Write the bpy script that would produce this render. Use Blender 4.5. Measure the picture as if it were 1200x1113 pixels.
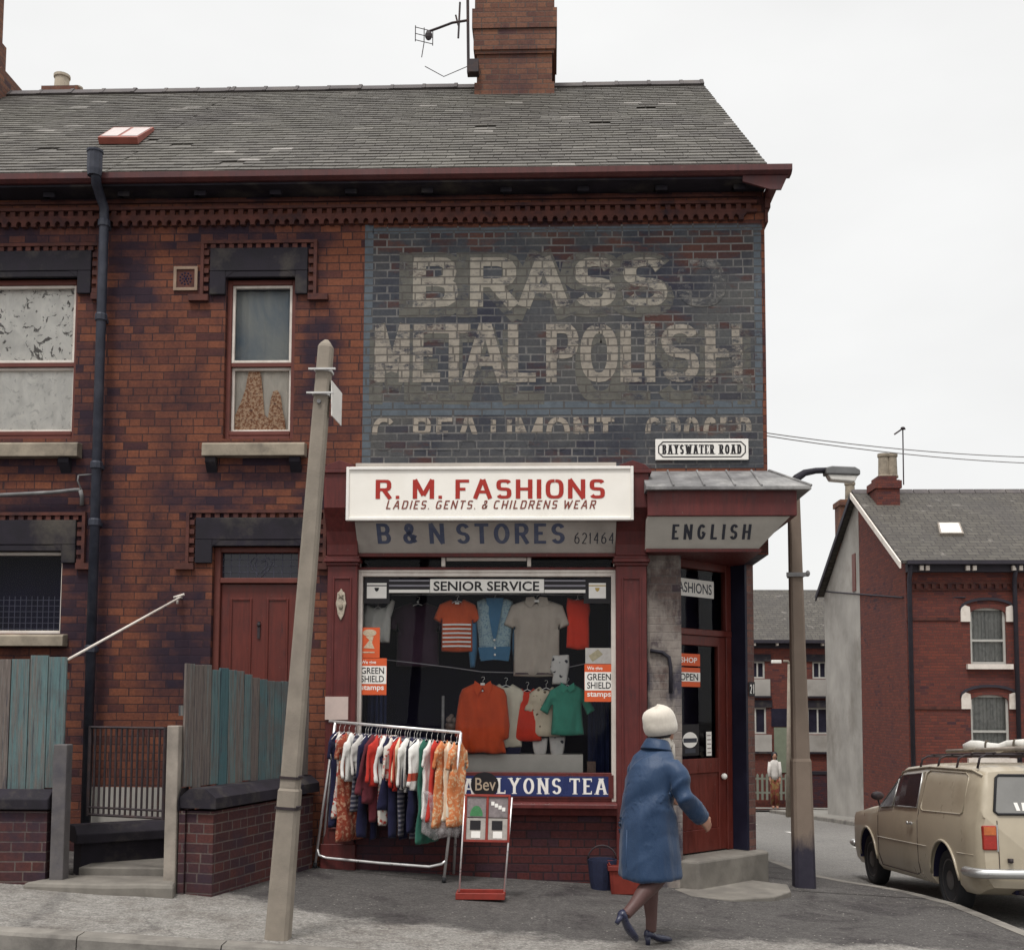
import bpy, bmesh, math, random
import numpy as np
from mathutils import Vector, Matrix, noise

for _o in list(bpy.data.objects):
    bpy.data.objects.remove(_o)
S = bpy.context.scene
COL = S.collection
R = math.radians

# ------------------------------------------------------------------ camera
FPX, PCX, CAMY, EYE = 1300.0, 600.0, -10.3, 1.6
YAW, PITCH, ROLL = R(2.0), R(4.2), R(0.25)
HORIZON = 825.0
PCY = HORIZON - FPX * math.tan(PITCH)
fwd = Vector((-math.sin(YAW) * math.cos(PITCH), math.cos(YAW) * math.cos(PITCH), math.sin(PITCH)))
rt0 = Vector((math.cos(YAW), math.sin(YAW), 0))
up0 = rt0.cross(fwd)
rt = rt0 * math.cos(ROLL) + up0 * math.sin(ROLL)
up = up0 * math.cos(ROLL) - rt0 * math.sin(ROLL)
cam_d = bpy.data.cameras.new('camera')
cam = bpy.data.objects.new('camera', cam_d)
COL.objects.link(cam)
m = Matrix.Identity(4)
for i in range(3):
    m[i][0] = rt[i]; m[i][1] = up[i]; m[i][2] = -fwd[i]
m[0][3], m[1][3], m[2][3] = 0.0, CAMY, EYE
cam.matrix_world = m
cam_d.sensor_fit = 'HORIZONTAL'
cam_d.sensor_width = 36.0
cam_d.lens = FPX / 1200.0 * 36.0
cam_d.shift_x = 0.0
cam_d.shift_y = (PCY - 556.5) / 1200.0
cam_d.clip_end = 3000
cam_d.clip_start = 0.05
S.camera = cam

# ------------------------------------------------------------------ sky and sun (overcast)
SUN_EL, SUN_AZ = R(64), R(200)          # azimuth clockwise from +Y
W = bpy.data.worlds.new('World')
S.world = W
W.use_nodes = True
wt = W.node_tree
wt.nodes.clear()
wo = wt.nodes.new('ShaderNodeOutputWorld')
sky = wt.nodes.new('ShaderNodeTexSky')
sky.sky_type = 'NISHITA'
sky.sun_disc = False
sky.sun_elevation = SUN_EL
sky.sun_rotation = SUN_AZ
sky.dust_density = 4.0
b1 = wt.nodes.new('ShaderNodeBackground')
b1.inputs[1].default_value = 0.10
wt.links.new(sky.outputs[0], b1.inputs[0])
tc = wt.nodes.new('ShaderNodeTexCoord')
nz = wt.nodes.new('ShaderNodeTexNoise')
nz.inputs['Scale'].default_value = 2.2
nz.inputs['Detail'].default_value = 5
mpg = wt.nodes.new('ShaderNodeMapping')
mpg.inputs['Scale'].default_value = (1, 1, 2.4)
wt.links.new(tc.outputs['Generated'], mpg.inputs[0])
wt.links.new(mpg.outputs[0], nz.inputs['Vector'])
cr = wt.nodes.new('ShaderNodeValToRGB')
cr.color_ramp.elements[0].position = 0.35
cr.color_ramp.elements[0].color = (0.640, 0.638, 0.628, 1)
cr.color_ramp.elements[1].position = 0.68
cr.color_ramp.elements[1].color = (0.715, 0.713, 0.702, 1)
wt.links.new(nz.outputs['Fac'], cr.inputs[0])
sp = wt.nodes.new('ShaderNodeSeparateXYZ')
wt.links.new(tc.outputs['Generated'], sp.inputs[0])
mr = wt.nodes.new('ShaderNodeMapRange')
mr.inputs[1].default_value = 0.55; mr.inputs[2].default_value = 1.0
mr.inputs[3].default_value = 1.0; mr.inputs[4].default_value = 2.6
wt.links.new(sp.outputs[2], mr.inputs[0])
b2 = wt.nodes.new('ShaderNodeBackground')
wt.links.new(cr.outputs[0], b2.inputs[0])
wt.links.new(mr.outputs[0], b2.inputs[1])
mx = wt.nodes.new('ShaderNodeMixShader')
mx.inputs[0].default_value = 0.93
wt.links.new(b1.outputs[0], mx.inputs[1])
wt.links.new(b2.outputs[0], mx.inputs[2])
wt.links.new(mx.outputs[0], wo.inputs[0])

sl = bpy.data.lights.new('sun', 'SUN')
sl.energy = 1.5
sl.angle = R(11)
sl.color = (1.0, 0.975, 0.94)
so = bpy.data.objects.new('sun', sl)
COL.objects.link(so)
sd = Vector((math.sin(SUN_AZ) * math.cos(SUN_EL), math.cos(SUN_AZ) * math.cos(SUN_EL), math.sin(SUN_EL)))
so.rotation_euler = sd.to_track_quat('Z', 'Y').to_euler()

S.view_settings.view_transform = 'Standard'
S.view_settings.look = 'None'
S.view_settings.gamma = 1.0
S.view_settings.exposure = 0.50
S.render.resolution_x = 1024
S.render.resolution_y = 949

# ------------------------------------------------------------------ helpers
def ray(px, py):
    return rt * ((px - PCX) / FPX) + up * (-(py - PCY) / FPX) + fwd

def P(px, py, Y=0.0):
    """point of the plane y = Y that the photograph shows at pixel (px, py)"""
    d = ray(px, py)
    t = (Y - CAMY) / d.y
    return Vector((d.x * t, Y, EYE + d.z * t))

def PX(px, py, Y=0.0): return P(px, py, Y).x
def PZ(px, py, Y=0.0): return P(px, py, Y).z

def soft(t): return 0.5 * (t + math.sqrt(t * t + 0.3)) - 0.02

def H(x, y):
    """height of the pavement: the streets fall to the right and away"""
    tx = min(max(x, -9.0), 4.5)
    ty = min(y, 46.0)
    return -0.05 * tx - 0.066 * soft(ty - 0.6) + 0.004

ORG = {}

def tag(o, label=None, cat=None, group=None, kind=None):
    if label: o['label'] = label
    if cat: o['category'] = cat
    if group: o['group'] = group
    if kind: o['kind'] = kind
    return o

def thing(name, label, cat, loc=(0, 0, 0), group=None, rot=None):
    o = bpy.data.objects.new(name, None)
    o.empty_display_size = 0.2
    COL.objects.link(o)
    o.location = loc
    ORG[o.name] = Vector(loc)
    if rot is not None:
        o.rotation_euler = rot
        ORG[o.name] = Vector((0, 0, 0))
    return tag(o, label, cat, group)

class MB:
    def __init__(s):
        s.v = []; s.f = []
    def add(s, vs, fs):
        b = len(s.v)
        s.v += [Vector(p) for p in vs]
        s.f += [tuple(i + b for i in f) for f in fs]
        return s
    def box(s, x0, x1, y0, y1, z0, z1):
        if x0 > x1: x0, x1 = x1, x0
        if y0 > y1: y0, y1 = y1, y0
        if z0 > z1: z0, z1 = z1, z0
        return s.add([(x0,y0,z0),(x1,y0,z0),(x1,y1,z0),(x0,y1,z0),(x0,y0,z1),(x1,y0,z1),(x1,y1,z1),(x0,y1,z1)],
                     [(0,3,2,1),(4,5,6,7),(0,1,5,4),(1,2,6,5),(2,3,7,6),(3,0,4,7)])
    def obox(s, c, ax, ay, az):
        """box from centre and three half-axis vectors"""
        c = Vector(c); ax = Vector(ax); ay = Vector(ay); az = Vector(az)
        vs = [c + ax*i + ay*j + az*k for k in (-1,1) for (i,j) in ((-1,-1),(1,-1),(1,1),(-1,1))]
        return s.add(vs, [(0,3,2,1),(4,5,6,7),(0,1,5,4),(1,2,6,5),(2,3,7,6),(3,0,4,7)])
    def quad(s, a, b, c, d): return s.add([a,b,c,d], [(0,1,2,3)])
    def prism(s, poly, d0, d1, fn):
        """poly: list of (a,b); fn(a,b,d) -> point; extruded from d0 to d1"""
        n = len(poly)
        vs = [fn(a,b,d0) for a,b in poly] + [fn(a,b,d1) for a,b in poly]
        fs = [tuple(range(n)), tuple(range(2*n-1, n-1, -1))]
        fs += [(i, i+n, (i+1)%n+n, (i+1)%n) for i in range(n)]
        return s.add(vs, fs)
    def prism_xz(s, poly, y0, y1): return s.prism(poly, y0, y1, lambda a,b,d: (a,d,b))
    def prism_yz(s, poly, x0, x1): return s.prism(poly, x0, x1, lambda a,b,d: (d,a,b))
    def prism_xy(s, poly, z0, z1): return s.prism(poly, z0, z1, lambda a,b,d: (a,b,d))
    def tube(s, pts, r, n=8, caps=True, closed=False):
        pts = [Vector(p) for p in pts]
        k = len(pts)
        rs = r if isinstance(r, (list, tuple)) else [r]*k
        prev = None
        b = len(s.v)
        for i, p in enumerate(pts):
            if closed:
                t = pts[(i+1)%k] - pts[i-1]
            else:
                t = pts[min(i+1,k-1)] - pts[max(i-1,0)]
            t.normalize()
            if prev is None:
                a = Vector((0,0,1)) if abs(t.z) < 0.9 else Vector((1,0,0))
                u = t.cross(a).normalized()
            else:
                u = (prev - t * prev.dot(t))
                u = u.normalized() if u.length > 1e-6 else t.orthogonal().normalized()
            prev = u
            w = t.cross(u)
            for j in range(n):
                an = 2*math.pi*j/n
                s.v.append(p + (u*math.cos(an) + w*math.sin(an)) * rs[i])
        m_ = k if closed else k-1
        for i in range(m_):
            for j in range(n):
                a0 = b + i*n + j; a1 = b + i*n + (j+1)%n
                c0 = b + ((i+1)%k)*n + j; c1 = b + ((i+1)%k)*n + (j+1)%n
                s.f.append((a0, a1, c1, c0))
        if caps and not closed:
            s.f.append(tuple(b + j for j in range(n-1,-1,-1)))
            s.f.append(tuple(b + (k-1)*n + j for j in range(n)))
        return s
    def rings(s, rings, cap0=True, cap1=True):
        n = len(rings[0]); b = len(s.v)
        for r_ in rings: s.v += [Vector(p) for p in r_]
        for i in range(len(rings)-1):
            for j in range(n):
                s.f.append((b+i*n+j, b+i*n+(j+1)%n, b+(i+1)*n+(j+1)%n, b+(i+1)*n+j))
        if cap0: s.f.append(tuple(b + j for j in range(n-1,-1,-1)))
        if cap1: s.f.append(tuple(b + (len(rings)-1)*n + j for j in range(n)))
        return s
    def lathe(s, prof, c=(0,0,0), n=16, ax=1.0, ay=1.0):
        """prof list of (radius, z)"""
        c = Vector(c)
        return s.rings([[c + Vector((ax*r_*math.cos(2*math.pi*j/n), ay*r_*math.sin(2*math.pi*j/n), z)) for j in range(n)] for r_, z in prof])
    def ell(s, c, rx, ry, rz, n=14, m=9):
        c = Vector(c)
        pr = []
        for i in range(m+1):
            t = -math.pi/2 + math.pi*i/m
            pr.append((max(math.cos(t), 0.02), math.sin(t)))
        return s.rings([[c + Vector((rx*q*math.cos(2*math.pi*j/n), ry*q*math.sin(2*math.pi*j/n), rz*z)) for j in range(n)] for q, z in pr])
    def xform(s, M_):
        s.v = [M_ @ p for p in s.v]; return s
    def build(s, name, mat, parent=None, smooth=False, bevel=0.0, org=None, normals=True):
        me = bpy.data.meshes.new(name)
        o = bpy.data.objects.new(name, me)
        if parent is not None:
            off = ORG[parent.name]
            ORG[o.name] = off
        elif org is not None:
            off = Vector(org); o.location = off; ORG[o.name] = off
        else:
            xs = [p.x for p in s.v]; ys = [p.y for p in s.v]; zs = [p.z for p in s.v]
            off = Vector(((min(xs)+max(xs))/2, (min(ys)+max(ys))/2, min(zs)))
            o.location = off; ORG[o.name] = off
        me.from_pydata([tuple(p - off) for p in s.v], [], s.f)
        COL.objects.link(o)
        if normals:
            bm = bmesh.new(); bm.from_mesh(me)
            bmesh.ops.recalc_face_normals(bm, faces=bm.faces)
            bm.to_mesh(me); bm.free()
        me.materials.append(mat)
        if smooth:
            me.polygons.foreach_set('use_smooth', [True]*len(me.polygons))
        if bevel > 0:
            md = o.modifiers.new('bevel', 'BEVEL')
            md.width = bevel; md.segments = 1 if bevel < 0.006 else 2
            md.limit_method = 'ANGLE'; md.angle_limit = R(40)
        if parent is not None: o.parent = parent
        return o

def evaluated(o, name, mat, parent, smooth=True, drop=True):
    """bake an object's modifiers into a fresh mesh object"""
    bpy.context.view_layer.update()
    dg = bpy.context.evaluated_depsgraph_get()
    me = bpy.data.meshes.new_from_object(o.evaluated_get(dg))
    if drop:
        old = o.data; bpy.data.objects.remove(o)
    me.name = name
    n = bpy.data.objects.new(name, me)
    me.materials.clear(); me.materials.append(mat)
    if smooth: me.polygons.foreach_set('use_smooth', [True]*len(me.polygons))
    COL.objects.link(n)
    if parent is not None: n.parent = parent; ORG[n.name] = ORG[parent.name]
    return n

def remeshed(mb, name, mat, parent, voxel=0.01, smooth_it=4):
    o = mb.build(name + '_source', mat, org=(0,0,0))
    rm = o.modifiers.new('r', 'REMESH'); rm.mode = 'VOXEL'; rm.voxel_size = voxel
    sm = o.modifiers.new('s', 'SMOOTH'); sm.iterations = smooth_it; sm.factor = 0.5
    return evaluated(o, name, mat, parent)

# ------------------------------------------------------------------ materials
class N:
    def __init__(s, name):
        s.m = bpy.data.materials.new(name); s.m.use_nodes = True
        s.t = s.m.node_tree; s.t.nodes.clear()
        s.out = s.t.nodes.new('ShaderNodeOutputMaterial')
        s._pos = None
    def set(s, sock, v):
        if v is None: return
        if isinstance(v, bpy.types.NodeSocket): s.t.links.new(v, sock)
        elif isinstance(v, (tuple, list)) and len(v) == 3 and sock.type == 'RGBA': sock.default_value = (*v, 1)
        else: sock.default_value = v
    def pos(s):
        if s._pos is None:
            s._pos = s.t.nodes.new('ShaderNodeNewGeometry')
        return s._pos.outputs['Position']
    def island(s):
        s.pos(); return s._pos.outputs['Random Per Island']
    def normal(s):
        s.pos(); return s._pos.outputs['True Normal']
    def obj(s):
        return s.t.nodes.new('ShaderNodeTexCoord').outputs['Object']
    def sep(s, v):
        n = s.t.nodes.new('ShaderNodeSeparateXYZ'); s.set(n.inputs[0], v); return n.outputs
    def comb(s, x, y, z):
        n = s.t.nodes.new('ShaderNodeCombineXYZ')
        for i, q in enumerate((x,y,z)): s.set(n.inputs[i], q)
        return n.outputs[0]
    def scale(s, v, sc, loc=(0,0,0)):
        n = s.t.nodes.new('ShaderNodeMapping'); s.set(n.inputs[0], v)
        n.inputs['Scale'].default_value = sc; n.inputs['Location'].default_value = loc
        return n.outputs[0]
    def noise(s, sc, det=4, rough=0.55, vec=None, dist=0.0):
        n = s.t.nodes.new('ShaderNodeTexNoise')
        n.inputs['Scale'].default_value = sc; n.inputs['Detail'].default_value = det
        n.inputs['Roughness'].default_value = rough; n.inputs['Distortion'].default_value = dist
        s.set(n.inputs['Vector'], vec if vec is not None else s.pos())
        return n.outputs['Fac']
    def voro(s, sc, vec=None, out='Distance', feat='F1'):
        n = s.t.nodes.new('ShaderNodeTexVoronoi'); n.feature = feat
        n.inputs['Scale'].default_value = sc
        s.set(n.inputs['Vector'], vec if vec is not None else s.pos())
        return n.outputs[out]
    def ramp(s, f, els):
        n = s.t.nodes.new('ShaderNodeValToRGB')
        e = n.color_ramp.elements
        while len(e) < len(els): e.new(0.5)
        for i, (p, c) in enumerate(els):
            e[i].position = p
            e[i].color = (c, c, c, 1) if isinstance(c, (int, float)) else (*c, 1)
        s.set(n.inputs[0], f); return n.outputs[0]
    def step(s, f, a, b, lo=0.0, hi=1.0):
        n = s.t.nodes.new('ShaderNodeMapRange')
        s.set(n.inputs[0], f)
        n.inputs[1].default_value = a; n.inputs[2].default_value = b
        n.inputs[3].default_value = lo; n.inputs[4].default_value = hi
        return n.outputs[0]
    def mix(s, f, a, b, mode='MIX'):
        n = s.t.nodes.new('ShaderNodeMix'); n.data_type = 'RGBA'; n.blend_type = mode
        s.set(n.inputs[0], f); s.set(n.inputs[6], a); s.set(n.inputs[7], b)
        return n.outputs[2]
    def math(s, op, a, b=None, c=None):
        n = s.t.nodes.new('ShaderNodeMath'); n.operation = op
        s.set(n.inputs[0], a)
        if b is not None: s.set(n.inputs[1], b)
        if c is not None: s.set(n.inputs[2], c)
        return n.outputs[0]
    def bricktex(s, vec, bw, rh, mortar, c1, c2, cm, smooth=0.2, bias=0.0, off=0.5):
        n = s.t.nodes.new('ShaderNodeTexBrick')
        n.offset = off; n.squash = 0.55; n.squash_frequency = 4
        s.set(n.inputs['Vector'], vec)
        s.set(n.inputs['Color1'], c1); s.set(n.inputs['Color2'], c2); s.set(n.inputs['Mortar'], cm)
        n.inputs['Scale'].default_value = 1.0
        n.inputs['Mortar Size'].default_value = mortar
        n.inputs['Mortar Smooth'].default_value = smooth
        n.inputs['Bias'].default_value = bias
        n.inputs['Brick Width'].default_value = bw
        n.inputs['Row Height'].default_value = rh
        return n.outputs['Color'], n.outputs['Fac']
    def bump(s, h, strength=0.3, dist=0.01, nrm=None):
        n = s.t.nodes.new('ShaderNodeBump')
        n.inputs['Strength'].default_value = strength; n.inputs['Distance'].default_value = dist
        s.set(n.inputs['Height'], h)
        if nrm is not None: s.set(n.inputs['Normal'], nrm)
        return n.outputs[0]
    def done(s, base, rough=0.7, nrm=None, metal=0.0, spec=0.3, coat=0.0, trans=0.0, sheen=0.0):
        p = s.t.nodes.new('ShaderNodeBsdfPrincipled')
        s.set(p.inputs['Base Color'], base); s.set(p.inputs['Roughness'], rough)
        s.set(p.inputs['Metallic'], metal); p.inputs['Specular IOR Level'].default_value = spec
        p.inputs['Coat Weight'].default_value = coat
        p.inputs['Coat Roughness'].default_value = 0.08
        if sheen: p.inputs['Sheen Weight'].default_value = sheen
        if nrm is not None: s.set(p.inputs['Normal'], nrm)
        s.t.links.new(p.outputs[0], s.out.inputs[0])
        return s.m

def srgb(r, g, b, k=1.0):
    f = lambda c: (c/255/12.92 if c/255 <= 0.04045 else ((c/255+0.055)/1.055)**2.4) * k
    return (f(r), f(g), f(b))

def wall_uv(n):
    x, y, z = n.sep(n.pos())
    nx, ny, nzz = n.sep(n.normal())
    ax = n.math('ABSOLUTE', nx)
    side = n.math('GREATER_THAN', ax, 0.85)
    u = n.math('ADD', n.math('MULTIPLY', x, n.math('SUBTRACT', 1.0, side)), n.math('MULTIPLY', y, side))
    cant = n.math('MULTIPLY', n.math('GREATER_THAN', ax, 0.3), n.math('LESS_THAN', ax, 0.85))
    u = n.math('MULTIPLY', u, n.math('ADD', 1.0, n.math('MULTIPLY', cant, 0.4)))
    # bricks are never laid dead straight
    wob = n.math('MULTIPLY', n.math('SUBTRACT', n.noise(1.7, 2), 0.5), 0.012)
    zz = n.math('ADD', z, wob)
    row = n.math('FLOOR', n.math('DIVIDE', zz, 0.0755))
    jit = n.noise(3.2, 1, 0.5, n.comb(u, n.math('MULTIPLY', row, 7.31), 0.0))
    u = n.math('ADD', u, n.math('MULTIPLY', n.math('SUBTRACT', jit, 0.5), 0.20))
    return n.comb(u, zz, 0.0)

def brick_base(n, c1, c2, cm, bw=0.225, rh=0.0755, mort=0.007, dark=(0.035,0.022,0.035), dark_amt=0.72, soot=0.6, sootcol=(0.03,0.022,0.035), stains=()):
    uv = wall_uv(n)
    col, fac = n.bricktex(uv, bw, rh, mort, c1, c2, cm, 0.3)
    rnd, _ = n.bricktex(uv, bw, rh, mort, (0,0,0), (1,1,1), (0.5,0.5,0.5), 0.0)
    rs = n.sep(rnd)[0]
    f = n.noise(0.55, 5, 0.6)
    dk = n.step(n.math('ADD', rs, n.math('MULTIPLY', n.math('SUBTRACT', f, 0.5), 1.4)), dark_amt, dark_amt + 0.2)
    onb = n.math('SUBTRACT', 1.0, fac)
    col = n.mix(n.math('MULTIPLY', n.math('MULTIPLY', dk, onb), 0.65), col, dark)
    fine = n.noise(38, 4, 0.7)
    col = n.mix(0.55, col, n.ramp(fine, [(0.25, (0.35,0.35,0.35)), (0.8, (1.5,1.45,1.4))]), 'MULTIPLY')
    x, y, z = n.sep(n.pos())
    streak = n.noise(1.0, 5, 0.62, n.comb(n.math('MULTIPLY', x, 1.5), n.math('MULTIPLY', y, 1.5), n.math('MULTIPLY', z, 0.55)))
    broad = n.noise(0.42, 6, 0.62, n.scale(n.pos(), (1,1,1.2), (3.3,1.7,8.1)), 0.4)
    patchy = n.math('ADD', n.math('MULTIPLY', n.math('MAXIMUM', n.step(streak, 0.46, 0.66), n.step(broad, 0.50, 0.66)), n.step(n.noise(3.4, 5, 0.7), 0.25, 0.6)), n.math('MULTIPLY', n.math('SUBTRACT', rs, 0.5), 0.12))
    col = n.mix(n.math('MULTIPLY', patchy, soot), col, sootcol)
    if stains:
        tot = None
        for sx_, sy_, hw_, hh_ in stains:
            c_ = P(sx_, sy_)
            dx = n.math('DIVIDE', n.math('SUBTRACT', x, c_.x), hw_); dz = n.math('DIVIDE', n.math('SUBTRACT', z, c_.z), hh_)
            e_ = n.math('SUBTRACT', 1.0, n.math('ADD', n.math('MULTIPLY', dx, dx), n.math('MULTIPLY', dz, dz)))
            tot = e_ if tot is None else n.math('MAXIMUM', tot, e_)
        tot = n.math('MULTIPLY', n.math('MAXIMUM', tot, -0.5), 0.42)
        f2 = n.math('ADD', tot, n.math('ADD', n.math('MULTIPLY', n.math('SUBTRACT', rs, 0.5), 0.30), n.math('MULTIPLY', n.noise(2.6, 6, 0.68, n.scale(n.pos(), (1,1,1.4), (2,9,4))), 1.1)))
        col = n.mix(n.step(f2, 0.56, 1.02, 0.0, 0.92), col, (0.020,0.013,0.024))
    h = n.math('SUBTRACT', n.math('MULTIPLY', fine, 0.35), fac)
    return col, fac, h, uv

def mat_brick(name, c1, c2, cm, rough=0.85, bump=0.55, **k):
    n = N(name)
    col, fac, h, uv = brick_base(n, c1, c2, cm, **k)
    return n.done(col, rough, n.bump(h, bump, 0.012), spec=0.25)

def mat_plain(name, col, rough=0.6, var=0.25, sc=9.0, bump=0.15, metal=0.0, spec=0.3, dirt=None, dirt_amt=0.35, coat=0.0, fine=60.0):
    n = N(name)
    f = n.noise(sc, 5, 0.6)
    c = n.mix(1.0, col, n.ramp(f, [(0.25, 1.0 - var), (0.75, 1.0 + var)]), 'MULTIPLY')
    if dirt is not None:
        d = n.step(n.noise(sc*0.45, 6, 0.65), 0.5, 0.72, 0.0, dirt_amt)
        c = n.mix(d, c, dirt)
    g = n.noise(fine, 3, 0.6)
    rr = n.step(f, 0.3, 0.7, max(0.02, rough - 0.08), min(1.0, rough + 0.1))
    return n.done(c, rr, n.bump(g, bump, 0.004) if bump > 0 else None, metal, spec, coat)

def mat_oldpaint(name, col, rough=0.5, var=0.2, sc=4.0, bump=0.1, dirt=(0.03,0.01,0.01), dirt_amt=0.5):
    """brushed, weathered gloss paint: streaks, chips and grime"""
    n = N(name)
    p = n.pos()
    br = n.noise(5, 5, 0.65, n.scale(p, (6, 6, 0.6)))
    c = n.mix(1.0, col, n.ramp(br, [(0.25, 1 - var*1.6), (0.75, 1 + var*1.6)]), 'MULTIPLY')
    c = n.mix(n.step(n.noise(1.6, 6, 0.68), 0.47, 0.68, 0.0, dirt_amt), c, dirt)
    fade = n.step(n.noise(2.7, 5, 0.7, n.scale(p, (1,1,0.5), (4,2,1))), 0.52, 0.7, 0.0, 0.25)
    c = n.mix(fade, c, tuple(min(1, v*1.5+0.03) for v in col))
    chip = n.step(n.noise(21, 5, 0.7), 0.675, 0.70, 0.0, 0.8)
    c = n.mix(chip, c, (0.16, 0.11, 0.09))
    c = n.mix(n.step(n.noise(9, 5, 0.75, n.scale(p, (1.6,1.6,0.25), (8,8,8))), 0.60, 0.72, 0, 0.6), c, (0.02,0.012,0.014))
    h = n.math('ADD', n.math('MULTIPLY', br, 0.6), n.math('MULTIPLY', chip, -0.8))
    return n.done(c, n.step(br, 0.3, 0.7, rough - 0.12, rough + 0.15), n.bump(h, 0.35, 0.006), spec=0.35)

def mat_fabric(name, col, var=0.18, pattern=None, pcol=None, psc=30.0, rough=0.9):
    n = N(name)
    v = n.obj()
    c = n.mix(1.0, col, n.ramp(n.noise(7, 4, 0.6, v), [(0.25, 1 - var), (0.75, 1 + var)]), 'MULTIPLY')
    if pattern == 'speckle':
        c = n.mix(n.step(n.noise(psc, 3, 0.6, v), 0.5, 0.58), c, pcol)
    elif pattern == 'dots':
        c = n.mix(n.math('MULTIPLY', n.step(n.voro(psc, v), 0.22, 0.30, 1.0, 0.0), n.step(n.noise(8.0, 2, .5, v), 0.50, 0.53)), c, pcol)
    elif pattern == 'hstripe':
        z = n.sep(v)[2]
        c = n.mix(n.step(n.math('PINGPONG', n.math('MULTIPLY', z, psc), 0.5), 0.26, 0.3), c, pcol)
    elif pattern == 'vstripe':
        x = n.sep(v)[0]
        c = n.mix(n.step(n.math('PINGPONG', n.math('MULTIPLY', x, psc), 0.5), 0.26, 0.3), c, pcol)
    elif pattern == 'band':
        z = n.sep(v)[2]
        c = n.mix(n.math('COMPARE', z, psc, 0.035), c, pcol)
    w = n.noise(220, 2, 0.5, v)
    cre = n.noise(9, 4, 0.6, n.scale(v, (1.6, 1.6, 0.5)))
    h = n.math('ADD', n.math('MULTIPLY', w, 0.1), cre)
    return n.done(c, rough, n.bump(h, 0.5, 0.02), spec=0.15, sheen=0.1)

def mat_glass(name, tint=(1,1,1), ior=1.3, refl_rough=0.02):
    n = N(name)
    fr = n.t.nodes.new('ShaderNodeFresnel'); fr.inputs[0].default_value = ior
    tr = n.t.nodes.new('ShaderNodeBsdfTransparent'); tr.inputs[0].default_value = (*tint, 1)
    gl = n.t.nodes.new('ShaderNodeBsdfGlossy'); gl.inputs['Roughness'].default_value = refl_rough
    bp = n.bump(n.noise(2.2, 2), 0.05, 0.02)
    n.t.links.new(bp, gl.inputs['Normal'])
    ms = n.t.nodes.new('ShaderNodeMixShader')
    n.t.links.new(fr.outputs[0], ms.inputs[0]); n.t.links.new(tr.outputs[0], ms.inputs[1]); n.t.links.new(gl.outputs[0], ms.inputs[2])
    n.t.links.new(ms.outputs[0], n.out.inputs[0])
    return n.m

# soot stains: (photo pixel x, y, half width in m, half height in m)
STAINS = [(100,640,.42,2.6),(60,545,1.0,.28),(300,550,.75,.25),(250,585,.7,.3),(60,600,.9,.3),(298,280,1.1,.22),(40,280,1.1,.3),(370,640,.3,1.0),(215,760,.5,.8),(150,330,.35,1.0),(500,222,6.5,.13),(375,430,.22,.8),(280,320,.75,.4)]
RED1, RED2 = (0.196, 0.068, 0.037), (0.138, 0.046, 0.029)
M = {}
M['brick'] = mat_brick('soot stained red brick', RED1, RED2, (0.060, 0.029, 0.025), mort=0.0055, dark_amt=0.90, soot=0.8, dark=(0.030,0.016,0.026), sootcol=(0.016,0.011,0.019), stains=STAINS)
M['brick_low'] = mat_brick('dark stall riser brick', (0.080,0.021,0.020), (0.055,0.017,0.018), (0.030,0.017,0.02), soot=0.6)
M['brick_garden'] = mat_brick('garden wall brick', (0.095,0.032,0.026), (0.055,0.022,0.022), (0.135,0.105,0.092), soot=0.97, mort=0.006)
M['brick_far'] = mat_brick('clean red brick', (0.165,0.046,0.033), (0.115,0.036,0.030), (0.085,0.045,0.038), dark_amt=0.95, soot=0.3)
M['brick_chim'] = mat_brick('chimney brick', (0.21,0.095,0.056), (0.14,0.062,0.042), (0.11,0.075,0.06), dark_amt=0.9, soot=0.5)
def mat_flaking():
    n = N('flaking painted pillar brick')
    col, fac, h, uv = brick_base(n, (0.125,0.090,0.080), (0.085,0.066,0.066), (0.12,0.10,0.095), dark_amt=0.8, soot=0.6)
    a = n.noise(3.1, 6, 0.65, n.scale(n.pos(), (1,1,0.55)))
    c = n.mix(n.step(a, 0.40, 0.50, 0, 0.88), col, n.mix(n.noise(17, 4, 0.7), (0.13,0.105,0.095), (0.36,0.32,0.28)))
    b = n.noise(2.0, 5, 0.6, n.scale(n.pos(), (1.3,1,0.5), (5,2,8)))
    c = n.mix(n.step(b, 0.50, 0.60, 0, 0.85), c, (0.025,0.024,0.045))
    return n.done(c, 0.85, n.bump(n.math('ADD', h, n.math('MULTIPLY', a, 0.6)), 0.6, 0.014), spec=0.25)
M['brick_pale'] = mat_flaking()
M['brick_corner'] = mat_brick('pinkish corner brick', (0.19,0.095,0.075), (0.12,0.06,0.055), (0.14,0.10,0.09), dark_amt=0.85, soot=0.4)
M['moulded'] = mat_plain('moulded red brick', (0.088,0.032,0.025), 0.85, 0.4, 9, 0.3, dirt=(0.018,0.012,0.018), dirt_amt=0.92)
M['sootstone'] = mat_plain('soot black stone', (0.018,0.015,0.021), 0.85, 0.5, 5, 0.4, dirt=(0.11,0.095,0.075), dirt_amt=0.6)
M['sill'] = mat_plain('worn stone sill', (0.26,0.22,0.17), 0.85, 0.35, 6, 0.4, dirt=(0.05,0.042,0.04), dirt_amt=0.7)
M['step'] = mat_plain('worn stone step', (0.17,0.155,0.135), 0.8, 0.3, 5, 0.3, dirt=(0.09,0.08,0.075), dirt_amt=0.6)
M['maroon'] = mat_oldpaint('faded maroon paint', (0.098,0.017,0.015), 0.5, 0.22, 4, 0.08, dirt=(0.045,0.009,0.011), dirt_amt=0.6)
M['gutter'] = mat_oldpaint('dull oxblood paint', (0.085,0.024,0.022), 0.55, 0.2, 5, 0.08, dirt=(0.04,0.02,0.028), dirt_amt=0.5)
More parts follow.
